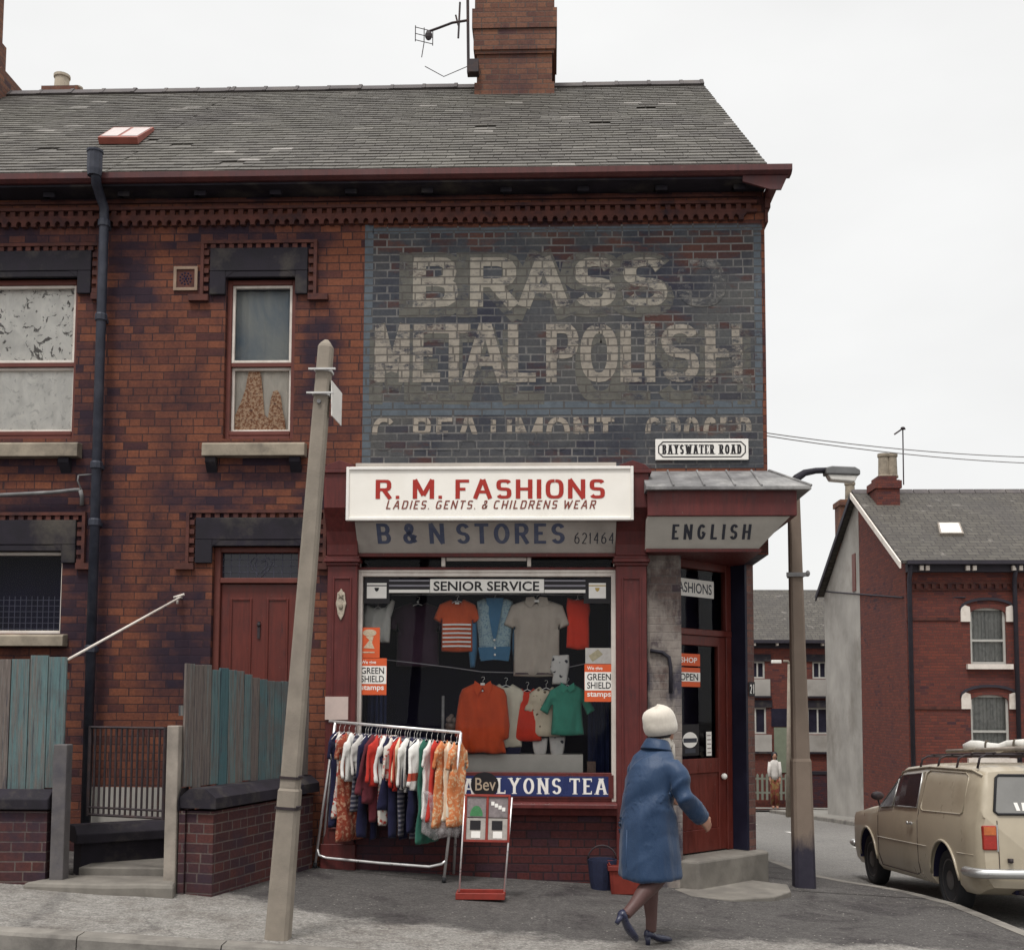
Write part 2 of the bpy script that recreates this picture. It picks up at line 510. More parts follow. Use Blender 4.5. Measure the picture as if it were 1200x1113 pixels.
M['doorred'] = mat_oldpaint('oxide red door paint', (0.105,0.019,0.013), 0.4, 0.2, 4, 0.05, dirt=(0.05,0.013,0.014), dirt_amt=0.5)
M['framebrown'] = mat_plain('brown window paint', (0.125,0.036,0.027), 0.5, 0.2, 8, 0.1)
M['white'] = mat_plain('aged white paint', (0.66,0.60,0.54), 0.55, 0.1, 8, 0.1, dirt=(0.35,0.27,0.22), dirt_amt=0.5)
M['signwhite'] = mat_plain('clean sign white', (0.86,0.82,0.75), 0.45, 0.05, 3, 0.02, dirt=(0.70,0.64,0.55), dirt_amt=0.3)
M['board'] = mat_plain('weathered grey signboard', (0.42,0.38,0.34), 0.6, 0.15, 4, 0.06, dirt=(0.22,0.2,0.18), dirt_amt=0.5)
M['board2'] = mat_plain('cream grey canopy panel', (0.47,0.44,0.39), 0.6, 0.14, 4, 0.05, dirt=(0.28,0.26,0.23), dirt_amt=0.45)
M['pipe'] = mat_plain('navy downpipe paint', (0.032,0.035,0.050), 0.45, 0.3, 9, 0.1, dirt=(0.10,0.10,0.12), dirt_amt=0.4)
M['iron'] = mat_plain('rusty black iron', (0.03,0.022,0.025), 0.6, 0.4, 14, 0.2, dirt=(0.09,0.04,0.025), dirt_amt=0.5)
M['chrome'] = mat_plain('worn chrome tube', (0.75,0.73,0.72), 0.32, 0.1, 12, 0.0, metal=0.55, spec=0.5)
M['concrete'] = mat_plain('rough aggregate concrete', (0.25,0.215,0.175), 0.9, 0.22, 6, 0.6, dirt=(0.20,0.165,0.14), dirt_amt=0.6, fine=140)
M['concrete2'] = mat_plain('brown stained concrete', (0.19,0.145,0.115), 0.9, 0.25, 5, 0.6, dirt=(0.15,0.11,0.09), dirt_amt=0.6, fine=140)
def mat_foot():
    n = N('bitumen stained concrete')
    z = n.sep(n.pos())[2]
    a = n.math('ADD', z, n.math('MULTIPLY', n.math('SUBTRACT', n.noise(6, 5, 0.7, n.scale(n.pos(), (1,1,0.5))), 0.5), 0.55))
    f = n.step(a, 0.42, 0.22)
    con = n.mix(n.noise(5, 5), (0.15,0.115,0.09), (0.22,0.17,0.135))
    tar = n.mix(n.noise(9, 5, 0.7), (0.016,0.015,0.026), (0.045,0.04,0.055))
    return n.done(n.mix(f, con, tar), 0.85, n.bump(n.noise(120, 3), 0.5, 0.004), spec=0.25)
M['foot'] = mat_foot()
M['blacktar'] = mat_plain('black bitumen paint', (0.022,0.02,0.028), 0.7, 0.4, 6, 0.2, dirt=(0.07,0.06,0.06), dirt_amt=0.5)
M['lead'] = mat_plain('flaking lead sheet', (0.17,0.165,0.165), 0.7, 0.4, 7, 0.4, dirt=(0.42,0.41,0.39), dirt_amt=0.7)
M['render'] = mat_plain('grey cement render', (0.33,0.31,0.285), 0.9, 0.25, 0.9, 0.5, dirt=(0.15,0.13,0.11), dirt_amt=0.8)
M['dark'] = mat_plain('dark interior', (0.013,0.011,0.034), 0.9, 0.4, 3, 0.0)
M['navy'] = mat_plain('navy interior curtain', (0.020,0.022,0.055), 0.9, 0.4, 8, 0.0)
M['bluepost'] = mat_plain('blue painted reveal', (0.010,0.010,0.024), 0.55, 0.3, 6, 0.1)
M['glass'] = mat_glass('window glass', (0.96,0.97,0.98), 1.24)
M['glass_dark'] = mat_plain('dark old window glass', (0.02,0.02,0.032), 0.08, 0.3, 2, 0.0, spec=0.45)
M['black'] = mat_plain('black lettering paint', (0.015,0.013,0.015), 0.5, 0.2, 20, 0.0)
M['slateblue'] = mat_plain('faded blue lettering', (0.085,0.10,0.16), 0.6, 0.2, 20, 0.0, dirt=(0.2,0.2,0.22), dirt_amt=0.4)
M['darkgreytext'] = mat_plain('charcoal lettering', (0.045,0.047,0.06), 0.6, 0.2, 20, 0.0)
M['redtext'] = mat_plain('signal red lettering', (0.36,0.026,0.017), 0.45, 0.1, 20, 0.0)
M['orange'] = mat_plain('orange sticker', (0.62,0.10,0.03), 0.45, 0.08, 12, 0.0)
M['stickerwhite'] = mat_plain('white sticker', (0.78,0.75,0.70), 0.45, 0.06, 12, 0.0)
M['royal'] = mat_plain('enamel blue', (0.022,0.033,0.115), 0.3, 0.2, 5, 0.0, dirt=(0.03,0.03,0.08), dirt_amt=0.4)
M['rubber'] = mat_plain('tyre rubber', (0.02,0.02,0.022), 0.8, 0.3, 20, 0.2)
# ------------------------------------------------------------------ lettering
def arc(cx, cy, rx, ry, a0, a1, n=9, p=2.0):
    out = []
    for i in range(n + 1):
        a = R(a0 + (a1 - a0) * i / n)
        c, s_ = math.cos(a), math.sin(a)
        out.append((cx + rx * math.copysign(abs(c) ** (2 / p), c), cy + ry * math.copysign(abs(s_) ** (2 / p), s_)))
    return out

def glyphs(p):
    """stroke skeletons on a cell of height 1; p = 2 gives round bowls, more gives square ones"""
    q = p
    S_ = arc(.5, .745, .5, .255, 20, 180, 8, q) + arc(.5, .745, .5, .245, 180, 250, 3, q)[1:] + arc(.5, .255, .5, .245, 70, 0, 3, q) + arc(.5, .255, .5, .255, 0, -160, 8, q)[1:]
    return {
     'A': (.95, [[(0,0),(.43,1)],[(1,0),(.57,1)],[(.17,.33),(.83,.33)]]),
     'B': (.8, [[(0,0),(0,1)],[(0,1),(.6,1)]+arc(.6,.76,.34,.24,90,-90,6,q)+[(0,.52)],[(0,.5),(.62,.5)]+arc(.62,.25,.38,.25,90,-90,6,q)+[(0,0)]]),
     'C': (.85, [arc(.5,.5,.5,.5,42,318,14,q)]),
     'D': (.85, [[(0,0),(0,1)],[(0,1),(.45,1)]+arc(.45,.5,.55,.5,90,-90,10,q)+[(0,0)]]),
     'E': (.7, [[(0,0),(0,1)],[(0,1),(1,1)],[(0,.52),(.85,.52)],[(0,0),(1,0)]]),
     'F': (.7, [[(0,0),(0,1)],[(0,1),(1,1)],[(0,.5),(.85,.5)]]),
     'G': (.88, [arc(.5,.5,.5,.5,42,350,14,q)+[(1,.44)],[(.55,.44),(1,.44)]]),
     'H': (.85, [[(0,0),(0,1)],[(1,0),(1,1)],[(0,.5),(1,.5)]]),
     'I': (.12, [[(.5,0),(.5,1)]]),
     'L': (.68, [[(0,0),(0,1)],[(0,0),(1,0)]]),
     'M': (1.1, [[(0,0),(0,1)],[(1,0),(1,1)],[(.04,1),(.5,.12)],[(.96,1),(.5,.12)]]),
     'N': (.88, [[(0,0),(0,1)],[(1,0),(1,1)],[(.04,1),(.96,0)]]),
     'O': (.92, [arc(.5,.5,.5,.5,90,449,22,q)]),
     'P': (.75, [[(0,0),(0,1)],[(0,1),(.6,1)]+arc(.6,.74,.4,.26,90,-90,7,q)+[(0,.48)]]),
     'R': (.82, [[(0,0),(0,1)],[(0,1),(.6,1)]+arc(.6,.74,.38,.26,90,-90,7,q)+[(0,.48)],[(.5,.48),(1,0)]]),
     'S': (.78, [S_]),
     'T': (.8, [[(.5,0),(.5,1)],[(0,1),(1,1)]]),
     'U': (.85, [[(0,1),(0,.35)]+arc(.5,.35,.5,.35,180,360,10,q)+[(1,1)]]),
     'V': (.9, [[(0,1),(.5,0)],[(1,1),(.5,0)]]),
     'W': (1.3, [[(0,1),(.26,0)],[(.5,.9),(.26,0)],[(.5,.9),(.74,0)],[(1,1),(.74,0)]]),
     'Y': (.88, [[(0,1),(.5,.48)],[(1,1),(.5,.48)],[(.5,0),(.5,.5)]]),
     '&': (.85, [[(1,0),(.2,.75)]+arc(.45,.82,.25,.18,200,-20,7,q)+[(.62,.62),(.1,.38)]+arc(.4,.25,.38,.25,150,330,8,q)+[(1,.42)]]),
     '.': (.12, [[(.5,0),(.5,.08)]]),
     '1': (.3, [[(.5,0),(.5,1)],[(0,.78),(.5,1)]]),
     '2': (.7, [arc(.5,.72,.5,.28,160,-30,8,q)+[(0,0)],[(0,0),(1,0)]]),
     '4': (.75, [[(.75,0),(.75,1)],[(.75,1),(0,.32)],[(0,.32),(1,.32)]]),
     '6': (.72, [arc(.5,.3,.5,.3,90,449,14,q),[(0,.3),(.1,.7),(.7,1)]]),
    }

def ribbon(mb, pts, tv, th, lift):
    """flat stroke: thickness tv where it runs vertically, th where it runs across"""
    pts = [Vector((a, b)) for a, b in pts]
    clean = [pts[0]]
    for p in pts[1:]:
        if (p - clean[-1]).length > 1e-5: clean.append(p)
    pts = clean
    closed = len(pts) > 3 and (pts[0] - pts[-1]).length < 1e-3
    if closed: pts = pts[:-1]
    k = len(pts); L = []; Rr = []
    for i in range(k):
        a = pts[i] - pts[i-1] if (i > 0 or closed) else None
        b = pts[(i+1) % k] - pts[i] if (i < k-1 or closed) else None
        if a is None: a = b
        if b is None: b = a
        a = a.normalized(); b = b.normalized()
        t = (a + b)
        t = t.normalized() if t.length > 1e-4 else a
        nn = Vector((-t.y, t.x))
        w = th + (tv - th) * abs(t.y) ** 1.3
        cosv = max(0.6, nn.dot(Vector((-a.y, a.x))))
        L.append(pts[i] + nn * (w / 2 / cosv)); Rr.append(pts[i] - nn * (w / 2 / cosv))
    base = len(mb.v)
    for i in range(k):
        mb.v.append(Vector((L[i].x, lift, L[i].y))); mb.v.append(Vector((Rr[i].x, lift, Rr[i].y)))
    for i in range(k if closed else k-1):
        j = (i+1) % k
        mb.f.append((base+2*i, base+2*i+1, base+2*j+1, base+2*j))

def draw_glyph(mb, ch, x0, x1, z0, z1, tv, th, p=2.0, serif=0.0, lift0=0.0):
    g = glyphs(p)[ch]
    W_, Hh = x1 - x0, z1 - z0
    lift = lift0
    def T(a, b): return (x0 + tv/2 + a*(W_ - tv) if W_ > tv else x0 + W_/2, z0 + th/2 + b*(Hh - th))
    for st in g[1]:
        pts = [T(a, b) for a, b in st]
        n = len(pts)
        if n >= 2:
            for e, o_ in ((0, 1), (n-1, n-2)):
                d = Vector(pts[e]) - Vector(pts[o_])
                yy = st[e][1]
                if n <= 3 and abs(d.y) > abs(d.x) * 0.7 and (yy <= 0.001 or yy >= 0.999):
                    ext = th/2 / abs(d.y) * d.length
                    d2 = d.normalized() * ext
                    pts[e] = (pts[e][0] + d2.x, pts[e][1] + d2.y)
                elif n <= 3 and abs(d.x) >= abs(d.y) * 1.4 and (st[e][0] in (0, 1)) and ch in 'EFLTZ':
                    pts[e] = (pts[e][0] + math.copysign(tv/2, d.x), pts[e][1])
        ribbon(mb, pts, tv, th, -lift); lift += 0.00004
        if serif > 0 and ch not in 'OCGS&.':
            for e, o_ in ((0, 1), (n-1, n-2)):
                yy = st[e][1]
                d = Vector(pts[e]) - Vector(pts[o_])
                if abs(d.y) > abs(d.x) * 0.6 and (yy <= 0.001 or yy >= 0.999):
                    zz = z0 + serif*0.3 if yy < 0.5 else z1 - serif*0.3
                    ribbon(mb, [(pts[e][0] - serif*1.25 - tv*.35, zz), (pts[e][0] + serif*1.25 + tv*.35, zz)], serif*.6, serif*.6, -lift); lift += 0.00004
                elif abs(d.x) > abs(d.y) * 2 and ch in 'EFLT' and st[e][0] in (0, 1) and n == 2 and (st[e][0] == 1 or ch == 'T'):
                    sg = 1 if yy < 0.3 else (-1 if yy > 0.9 else 0)
                    if sg: ribbon(mb, [(pts[e][0] - serif*.3, pts[e][1] - sg*th/2), (pts[e][0] - serif*.3, pts[e][1] + sg*serif*2.2)], serif*.7, serif*.7, -lift)
                    lift += 0.00004

def stroke_text(txt, x0, x1, z0, z1, tv, th, p=2.0, serif=0.0, gap=0.25, space=0.6, widths=1.0):
    """letters fitted between x0 and x1; returns MB in the plane y = 0 (proud towards -y)"""
    G_ = glyphs(p); hgt = z1 - z0
    items = []; tot = 0.0; fixed = 0.0; nfix = 0
    for i, ch in enumerate(txt):
        w = space if ch == ' ' else max(G_[ch][0] * widths, tv / hgt)
        items.append((ch, tot, fixed, w if ch not in 'I.' else 0.0))
        if ch in 'I.': fixed += tv
        else: tot += w
        tot += (0 if ch == ' ' else gap)
    tot -= gap
    k = (x1 - x0 - fixed) / (tot * hgt)
    mb = MB()
    for ch, a, fx_, w in items:
        if ch == ' ': continue
        xa = x0 + a*hgt*k + fx_; xb = xa + (w*hgt*k if w else tv)
        if ch == '.': mb.add([(xa,0,z0),(xa+tv*.8,0,z0),(xa+tv*.8,0,z0+tv*.7),(xa,0,z0+tv*.7)], [(0,1,2,3)])
        else: draw_glyph(mb, ch, xa, xb, z0, z1, min(tv, (xb-xa)), th, p, serif)
    return mb

def font_text(txt, x0, x1, z0, z1, bold=0.0, shear=0.0, spacing=1.0):
    cu = bpy.data.curves.new('t', 'FONT')
    cu.body = txt; cu.offset = bold; cu.shear = shear; cu.space_character = spacing
    cu.resolution_u = 3
    o = bpy.data.objects.new('t', cu); COL.objects.link(o)
    bpy.context.view_layer.update()
    me = bpy.data.meshes.new_from_object(o.evaluated_get(bpy.context.evaluated_depsgraph_get()))
    vs = [v.co.copy() for v in me.vertices]; fs = [tuple(p.vertices) for p in me.polygons]
    bpy.data.objects.remove(o); bpy.data.curves.remove(cu); bpy.data.meshes.remove(me)
    ax = min(v.x for v in vs); bx = max(v.x for v in vs); ay = min(v.y for v in vs); by = max(v.y for v in vs)
    mb = MB()
    mb.add([(x0 + (v.x-ax)/(bx-ax)*(x1-x0), 0, z0 + (v.y-ay)/(by-ay)*(z1-z0)) for v in vs], fs)
    return mb

def on_y(mb, y):
    for v in mb.v: v.y += y
    return mb

def on_plane(mb, o, ux, uz):
    """map the plane (x, z) of mb onto o + x*ux + z*uz, keeping the lift along the normal"""
    o = Vector(o); ux = Vector(ux); uz = Vector(uz); nn = uz.cross(ux).normalized()
    # nn is the normal that points the same way as +y for ux = x, uz = z
    mb.v = [o + ux*p.x + uz*p.z + nn*p.y for p in mb.v]
    return mb

# ------------------------------------------------------------------ cloth shapes
def inflate(poly, th=0.03, cell=0.012, edge=0.05, fold=0.012, ff=9.0, seed=0):
    """closed puffed cloth shape from an outline in (x, z); folds run mostly downwards"""
    A = np.array(poly, float); B = np.roll(A, -1, 0); D = B - A
    lo = A.min(0) - cell; hi = A.max(0) + cell
    nx = int((hi[0]-lo[0])/cell) + 1; nzz = int((hi[1]-lo[1])/cell) + 1
    xs = lo[0] + np.arange(nx+1)*cell; zs = lo[1] + np.arange(nzz+1)*cell
    GX, GZ = np.meshgrid(xs, zs, indexing='ij')
    def inside(X, Z):
        r = np.zeros(X.shape, bool)
        for a, b in zip(A, B):
            c = ((a[1] > Z) != (b[1] > Z))
            xx = (b[0]-a[0])*(Z-a[1])/((b[1]-a[1]) if abs(b[1]-a[1]) > 1e-12 else 1e-12)+a[0]
            r ^= c & (X < xx)
        return r
    cin = inside(GX[:-1,:-1]+cell/2, GZ[:-1,:-1]+cell/2)
    vin = inside(GX, GZ)
    best = np.full(GX.shape, 1e9); nxp = GX.copy(); nzp = GZ.copy()
    for a, d in zip(A, D):
        l2 = max((d*d).sum(), 1e-12)
        t = np.clip(((GX-a[0])*d[0]+(GZ-a[1])*d[1])/l2, 0, 1)
        px_, pz_ = a[0]+t*d[0], a[1]+t*d[1]
        q = np.hypot(GX-px_, GZ-pz_)
        mk = q < best
        best[mk] = q[mk]; nxp[mk] = px_[mk]; nzp[mk] = pz_[mk]
    cnt = np.zeros(GX.shape, int)
    for i, j in ((0,0),(1,0),(0,1),(1,1)):
        cnt[i:nx+i, j:nzz+j] += cin
    bnd = (cnt > 0) & (cnt < 4)
    X2 = np.where(bnd, nxp, GX); Z2 = np.where(bnd, nzp, GZ)
    mb = MB(); fi = {}; bi = {}
    rnd = random.Random(seed); sx = rnd.random()*50
    for i, j in zip(*np.nonzero(cnt)):
        x, z = X2[i,j], Z2[i,j]
        d = 0.0 if bnd[i,j] else best[i,j]
        k = math.sqrt(min(d/edge, 1.0))
        w = noise.noise(Vector((x*ff + sx, z*ff*0.33, sx))) * fold * 2 + noise.noise(Vector((x*ff*2.3 + sx, z*ff*0.6, sx+9))) * fold
        y = th * k
        fi[(i,j)] = len(mb.v); mb.v.append(Vector((x, -y + w, z)))
        if bnd[i,j]: bi[(i,j)] = fi[(i,j)]
        else:
            bi[(i,j)] = len(mb.v); mb.v.append(Vector((x, y + w, z)))
    for i, j in zip(*np.nonzero(cin)):
        c = [(i,j),(i+1,j),(i+1,j+1),(i,j+1)]
        mb.f.append(tuple(fi[q] for q in c)); mb.f.append(tuple(bi[q] for q in reversed(c)))
    return mb

def top_outline(w, h, sl=0.18, sang=35, sw=0.13, neck=0.16, drop=0.05, flare=0.0, vneck=0.03):
    """a top seen from the front: origin at the middle of the neck, sleeves sl long"""
    hw = w/2
    right = [(neck/2, 0.0), (hw*0.97, -drop)]
    if sl > 0.02:
        a = R(sang)
        dx, dz = math.sin(a), -math.cos(a)
        ex, ez = hw + dx*sl, -drop - 0.01 + dz*sl
        right += [(hw + 0.015, -drop - 0.01), (ex, ez), (ex - math.cos(a)*sw*0.8, ez - math.sin(a)*sw*0.8)]
        right += [(hw*0.94, -drop - sw*1.15)]
    else:
        right += [(hw*0.9, -drop - 0.14), (hw*0.97, -drop - 0.2)]
    right += [(hw*0.93 + flare*0.3, -h*0.6), (hw*0.95 + flare, -h)]
    left = [(-x, z) for x, z in reversed(right)]
    return right + [(0.0, -h - 0.008)] + left + [(-neck*0.25, -vneck), (0, -vneck*1.25), (neck*0.25, -vneck)]

def hanger_mb(w, hook=0.07):
    mb = MB()
    mb.tube([(-w*.42,0,-0.07),(-w*.1,0,-.012),(0,0,0),(w*.1,0,-.012),(w*.42,0,-0.07)], 0.004, 6)
    mb.tube([(0,0,0),(0,0,hook*.5),(0.014,0,hook*.7),(0.012,0,hook*.95),(-0.004,0,hook),(-.014,0,hook*.88)], 0.0022, 5)
    return mb
# ------------------------------------------------------------------ ground
def mat_ground(name, kind):
    n = N(name)
    x, y, z = n.sep(n.pos())
    big = n.noise(0.55, 6, 0.6); med = n.noise(3.2, 6, 0.65); fine = n.noise(60, 4, 0.7); grit = n.noise(190, 2, 0.6)
    if kind == 'road':
        c = n.mix(big, (0.135,0.128,0.12), (0.21,0.20,0.185))
        c = n.mix(n.step(med, 0.5, 0.7, 0, 0.4), c, (0.105,0.10,0.10))
    elif kind == 'front_road':
        c = n.mix(med, (0.045,0.043,0.055), (0.085,0.08,0.09))
    else:
        c = n.mix(med, (0.066,0.061,0.059), (0.118,0.109,0.103))
        c = n.mix(n.step(n.noise(1.1, 6, 0.7, dist=0.6), 0.52, 0.64, 0, 0.75), c, (0.034,0.028,0.030))
        flag = n.mix(big, (0.225,0.212,0.195), (0.32,0.302,0.278))
        flag = n.mix(n.step(med, 0.45, 0.7, 0, 0.7), flag, (0.13,0.112,0.098))
        flag = n.mix(n.step(n.noise(7, 5, 0.75), 0.56, 0.7, 0, 0.6), flag, (0.09,0.078,0.072))
        # the lighter public footway begins about two metres out; nearer at the left
        bx = n.math('MULTIPLY', n.step(x, -2.6, -1.6), -0.75)
        bx = n.math('ADD', bx, n.math('MULTIPLY', n.step(x, -1.2, 0.6), -0.35))
        bx = n.math('ADD', bx, n.math('MULTIPLY', n.step(x, 0.2, 1.4), 0.55))
        edge = n.math('ADD', n.math('ADD', -1.55, bx), n.math('MULTIPLY', n.math('SUBTRACT', n.noise(1.4, 6, 0.7), 0.5), 1.1))
        m_ = n.step(n.math('SUBTRACT', y, edge), -0.12, 0.05, 1.0, 0.0)
        c = n.mix(m_, c, flag)
        # worn streak close to the building corner
        c = n.mix(n.step(n.noise(0.9, 5, 0.7, n.scale(n.pos(), (0.5, 2.2, 1))), 0.62, 0.7, 0, 0.35), c, (0.24,0.22,0.19))
    c = n.mix(0.6, c, n.ramp(n.noise(13, 5, 0.75), [(0.3, 0.72), (0.7, 1.3)]), 'MULTIPLY')
    c = n.mix(0.85, c, n.ramp(fine, [(0.3, 0.45), (0.7, 1.6)]), 'MULTIPLY')
    c = n.mix(0.6, c, n.ramp(n.noise(27, 4, 0.7), [(0.3, 0.6), (0.7, 1.45)]), 'MULTIPLY')
    sp_ = n.step(n.voro(16.0), 0.09, 0.13, 0.85, 0.0)
    if kind == 'pave': c = n.mix(n.math('MULTIPLY', sp_, n.step(n.noise(1.7, 4), 0.46, 0.56)), c, (0.45,0.42,0.38))
    cr_ = n.step(n.voro(0.7, n.mix(0.25, n.pos(), n.comb(n.noise(3.0, 4), n.noise(3.3, 4), 0.0)), 'Distance', 'DISTANCE_TO_EDGE'), 0.001, 0.005, 0.30, 0.0)
    c = n.mix(cr_, c, (0.03,0.027,0.03))
    h = n.math('ADD', n.math('MULTIPLY', grit, 0.5), n.math('ADD', fine, med))
    return n.done(c, n.step(big, 0.3, 0.7, 0.75, 0.95), n.bump(h, 0.9, 0.018), spec=0.25)

M['road'] = mat_ground('grey tarmac', 'road')
M['front_road'] = mat_ground('dark tarmac', 'front_road')
M['pave'] = mat_ground('worn forecourt tarmac and footway', 'pave')
M['kerb'] = mat_plain('worn kerb stone', (0.19,0.175,0.155), 0.85, 0.35, 4, 0.5, dirt=(0.06,0.053,0.05), dirt_amt=0.85)

def interp(tab, t):
    if t <= tab[0][0]: return tab[0][1]
    for (a, b), (c, d) in zip(tab, tab[1:]):
        if t <= c: return b + (d-b)*(t-a)/(c-a)
    return tab[-1][1]

KTAB = [(-3.25,2.5),(-3.15,3.1),(-2.9,3.45),(-2.2,3.68),(-1.6,3.70),(0,3.56),(0.5,3.40),(0.9,3.24),(1.3,2.97),(1.8,2.80),(2.4,2.74),(40,2.74)]
def kerbx(y): return interp(KTAB, y)

def sheet(name, xs_of_y, ys, nx, dz, mat, kind='structure'):
    mb = MB()
    rows = []
    for y in ys:
        a, b = xs_of_y(y)
        row = []
        for i in range(nx+1):
            x = a + (b-a)*i/nx
            row.append(len(mb.v)); mb.v.append(Vector((x, y, H(x, y)+dz)))
        rows.append(row)
    for r0, r1 in zip(rows, rows[1:]):
        for i in range(nx):
            mb.f.append((r0[i], r0[i+1], r1[i+1], r1[i]))
    o = mb.build(name, mat, org=(0,0,0), smooth=True)
    return tag(o, kind=kind)

ys_all = [-60,-30,-15,-10,-8,-6,-5,-4.5,-4,-3.6] + [-3 + 0.5*i for i in range(24)] + [10+2*i for i in range(20)] + [55,70,100,160,260]
xs_all = [-160,-80,-40,-20,-12,-9,-7,-5,-3,-2,-1,0,1,2,2.5,3,3.5,4,4.5,5,6,8,10,14,20,30,60,120,220]
mb = MB()
for y in ys_all:
    for x in xs_all: mb.v.append(Vector((x, y, H(x,y)-0.115)))
nxg = len(xs_all)
for j in range(len(ys_all)-1):
    for i in range(nxg-1):
        a = j*nxg+i
        mb.f.append((a, a+1, a+nxg+1, a+nxg))
tag(mb.build('road', M['road'], org=(0,0,0), smooth=True), kind='structure')

sheet('main_road', lambda y: (-30, 20), [-12,-10,-8,-6,-5,-4.5,-4,-3.8,-3.34], 40, -0.109, M['front_road'])
yy = [-3.5 + 0.1*i for i in range(40)]
sheet('pavement', lambda y: (-12, kerbx(y)), [-3.25+0.15*i for i in range(25)], 60, 0, M['pave'])
ys2 = [0.25 + 0.25*i for i in range(12)] + [3.5+1.5*i for i in range(19)] + [31.5]
sheet('side_pavement', lambda y: (1.0, kerbx(y)), ys2, 8, 0.004, M['pave'])
M['pave_far'] = mat_plain('far pavement tarmac', (0.21,0.20,0.18), 0.9, 0.2, 2, 0.3, dirt=(0.13,0.12,0.11), dirt_amt=0.5)
sheet('far_pavement', lambda y: (8.35, 9.95), [-6 + 1.0*i for i in range(38)] + [32.0], 4, 0, M['pave_far'])
sheet('end_pavement', lambda y: (-6, 40), [33.0, 34.0, 35.2], 40, 0.008, M['pave_far'])
sheet('yard_ground', lambda y: (9.95, 40), [2+2*i for i in range(17)], 20, -0.02, M['pave_far'])

def kerb(name, pts, w=0.125):
    """kerb stones along a polyline, each with its own joint, one object"""
    mb = MB()
    P_ = [Vector((a, b, 0)) for a, b in pts]
    seg = []
    for a, b in zip(P_, P_[1:]):
        L = (b-a).length; k = max(1, round(L/0.9))
        for i in range(k): seg.append((a.lerp(b, i/k), a.lerp(b, (i+1)/k)))
    for a, b in seg:
        d = (b-a).normalized(); nrm = Vector((d.y, -d.x, 0))
        a2, b2 = a + d*0.004, b - d*0.004
        vs = []
        for p in (a2, b2):
            z = H(p.x, p.y)
            for off, zz in ((0, 0.006), (w, 0.0), (w+0.012, -0.02), (w+0.02, -0.2), (0, -0.2)):
                q = p + nrm*off; vs.append((q.x, q.y, z+zz))
        mb.add(vs, [(0,1,2,3,4),(9,8,7,6,5),(0,5,6,1),(1,6,7,2),(2,7,8,3),(3,8,9,4),(4,9,5,0)])
    return tag(mb.build(name, M['kerb'], org=(0,0,0)), kind='structure')
kerb('kerb', [(-12,-3.25),(2.5,-3.25)])
kerb('corner_kerb', [(kerbx(y), y) for y in (-3.25,-3.15,-2.9,-2.2,-1.6,-0.8,0,0.5,0.9,1.3,1.8,2.4,31.5)])
kerb('far_kerb', [(8.35, y) for y in (32,20,10,0,-6)])
M['roadpaint'] = mat_plain('worn road paint', (0.55,0.53,0.49), 0.8, 0.25, 6, 0.2)
for (ya, yb) in ((8.6, 10.6), (14.5, 16.5), (20.5, 22.5), (2.6,4.6)):
    mbm = MB()
    xa = 5.55
    mbm.add([(x, y, H(x,y)-0.109) for x, y in ((xa,ya),(xa+.11,ya),(xa+.11,(ya+yb)/2),(xa+.11,yb),(xa,yb),(xa,(ya+yb)/2))], [(0,1,2,3,4,5)])
    tag(mbm.build('road_marking', M['roadpaint'], org=(0,0,0)), kind='structure')

# ------------------------------------------------------------------ terrace: dimensions read off the photograph
XR = PX(897.5, 400)                # right-hand corner of the upper wall
XSEAM = PX(113, 420)               # joint between the two houses
XL = -10.5
YB = 9.0                           # depth of the back-to-back row
XC = PX(799, 850)                  # where the wall turns into the canted entrance
CY = 0.8
ZC2 = PZ(840, 646, -0.22)           # soffit of the corner canopy
YE = -0.24
ZG = PZ(500, 205, YE)              # top of the gutter
ZEAVE = ZG - 0.075                 # underside of the eaves
YRIDGE = 4.4
ZRIDGE = PZ(500, 103, YRIDGE)
BASE = -0.6

def wall_rects(mb, x0, x1, z0, z1, holes, y, depth):
    xs = sorted({x0, x1} | {min(max(v, x0), x1) for h in holes for v in h[:2]})
    zs = sorted({z0, z1} | {min(max(v, z0), z1) for h in holes for v in h[2:4]})
    for a, b in zip(xs, xs[1:]):
        for c, d in zip(zs, zs[1:]):
            mx_, mz = (a+b)/2, (c+d)/2
            if any(h[0] < mx_ < h[1] and h[2] < mz < h[3] for h in holes): continue
            mb.quad((a,y,c),(b,y,c),(b,y,d),(a,y,d))
    for h in holes:
        a, b, c, d = h[:4]
        if len(h) > 4: continue
        y2 = y + depth
        mb.quad((a,y,c),(a,y,d),(a,y2,d),(a,y2,c)); mb.quad((b,y,c),(b,y2,c),(b,y2,d),(b,y,d))
        mb.quad((a,y,d),(b,y,d),(b,y2,d),(a,y2,d)); mb.quad((a,y,c),(a,y2,c),(b,y2,c),(b,y,c))

def R4(px0, px1, py0, py1, Y=0.0):
    """x0, x1, z0, z1 on the plane y = Y for a box of pixels"""
    pm, qm = (px0+px1)/2, (py0+py1)/2
    return PX(px0, qm, Y), PX(px1, qm, Y), PZ(pm, py1, Y), PZ(pm, py0, Y)

UW = R4(263, 345, 326, 514)        # upper window
SD = list(R4(245, 352, 640, 1005)); SD[2] = 0.1; SD = tuple(SD)
SW = R4(415, 725, 651, 939)        # shop window
LW = (PX(-75, 420), PX(89, 420), PZ(60, 514), PZ(60, 326))
LLW = (PX(-75, 690), PX(72, 690), PZ(40, 742), PZ(40, 646))

corner_house = thing('corner_shop_house', 'sooty red brick corner house with a shop window and a large faded painted advertisement upstairs', 'building', (-1.2, 0, 0))
mb = MB()
wall_rects(mb, XSEAM, XR, BASE, ZEAVE, [UW, SD, SW, (XC, XR, BASE, ZC2, 1)], 0.0, 0.22)
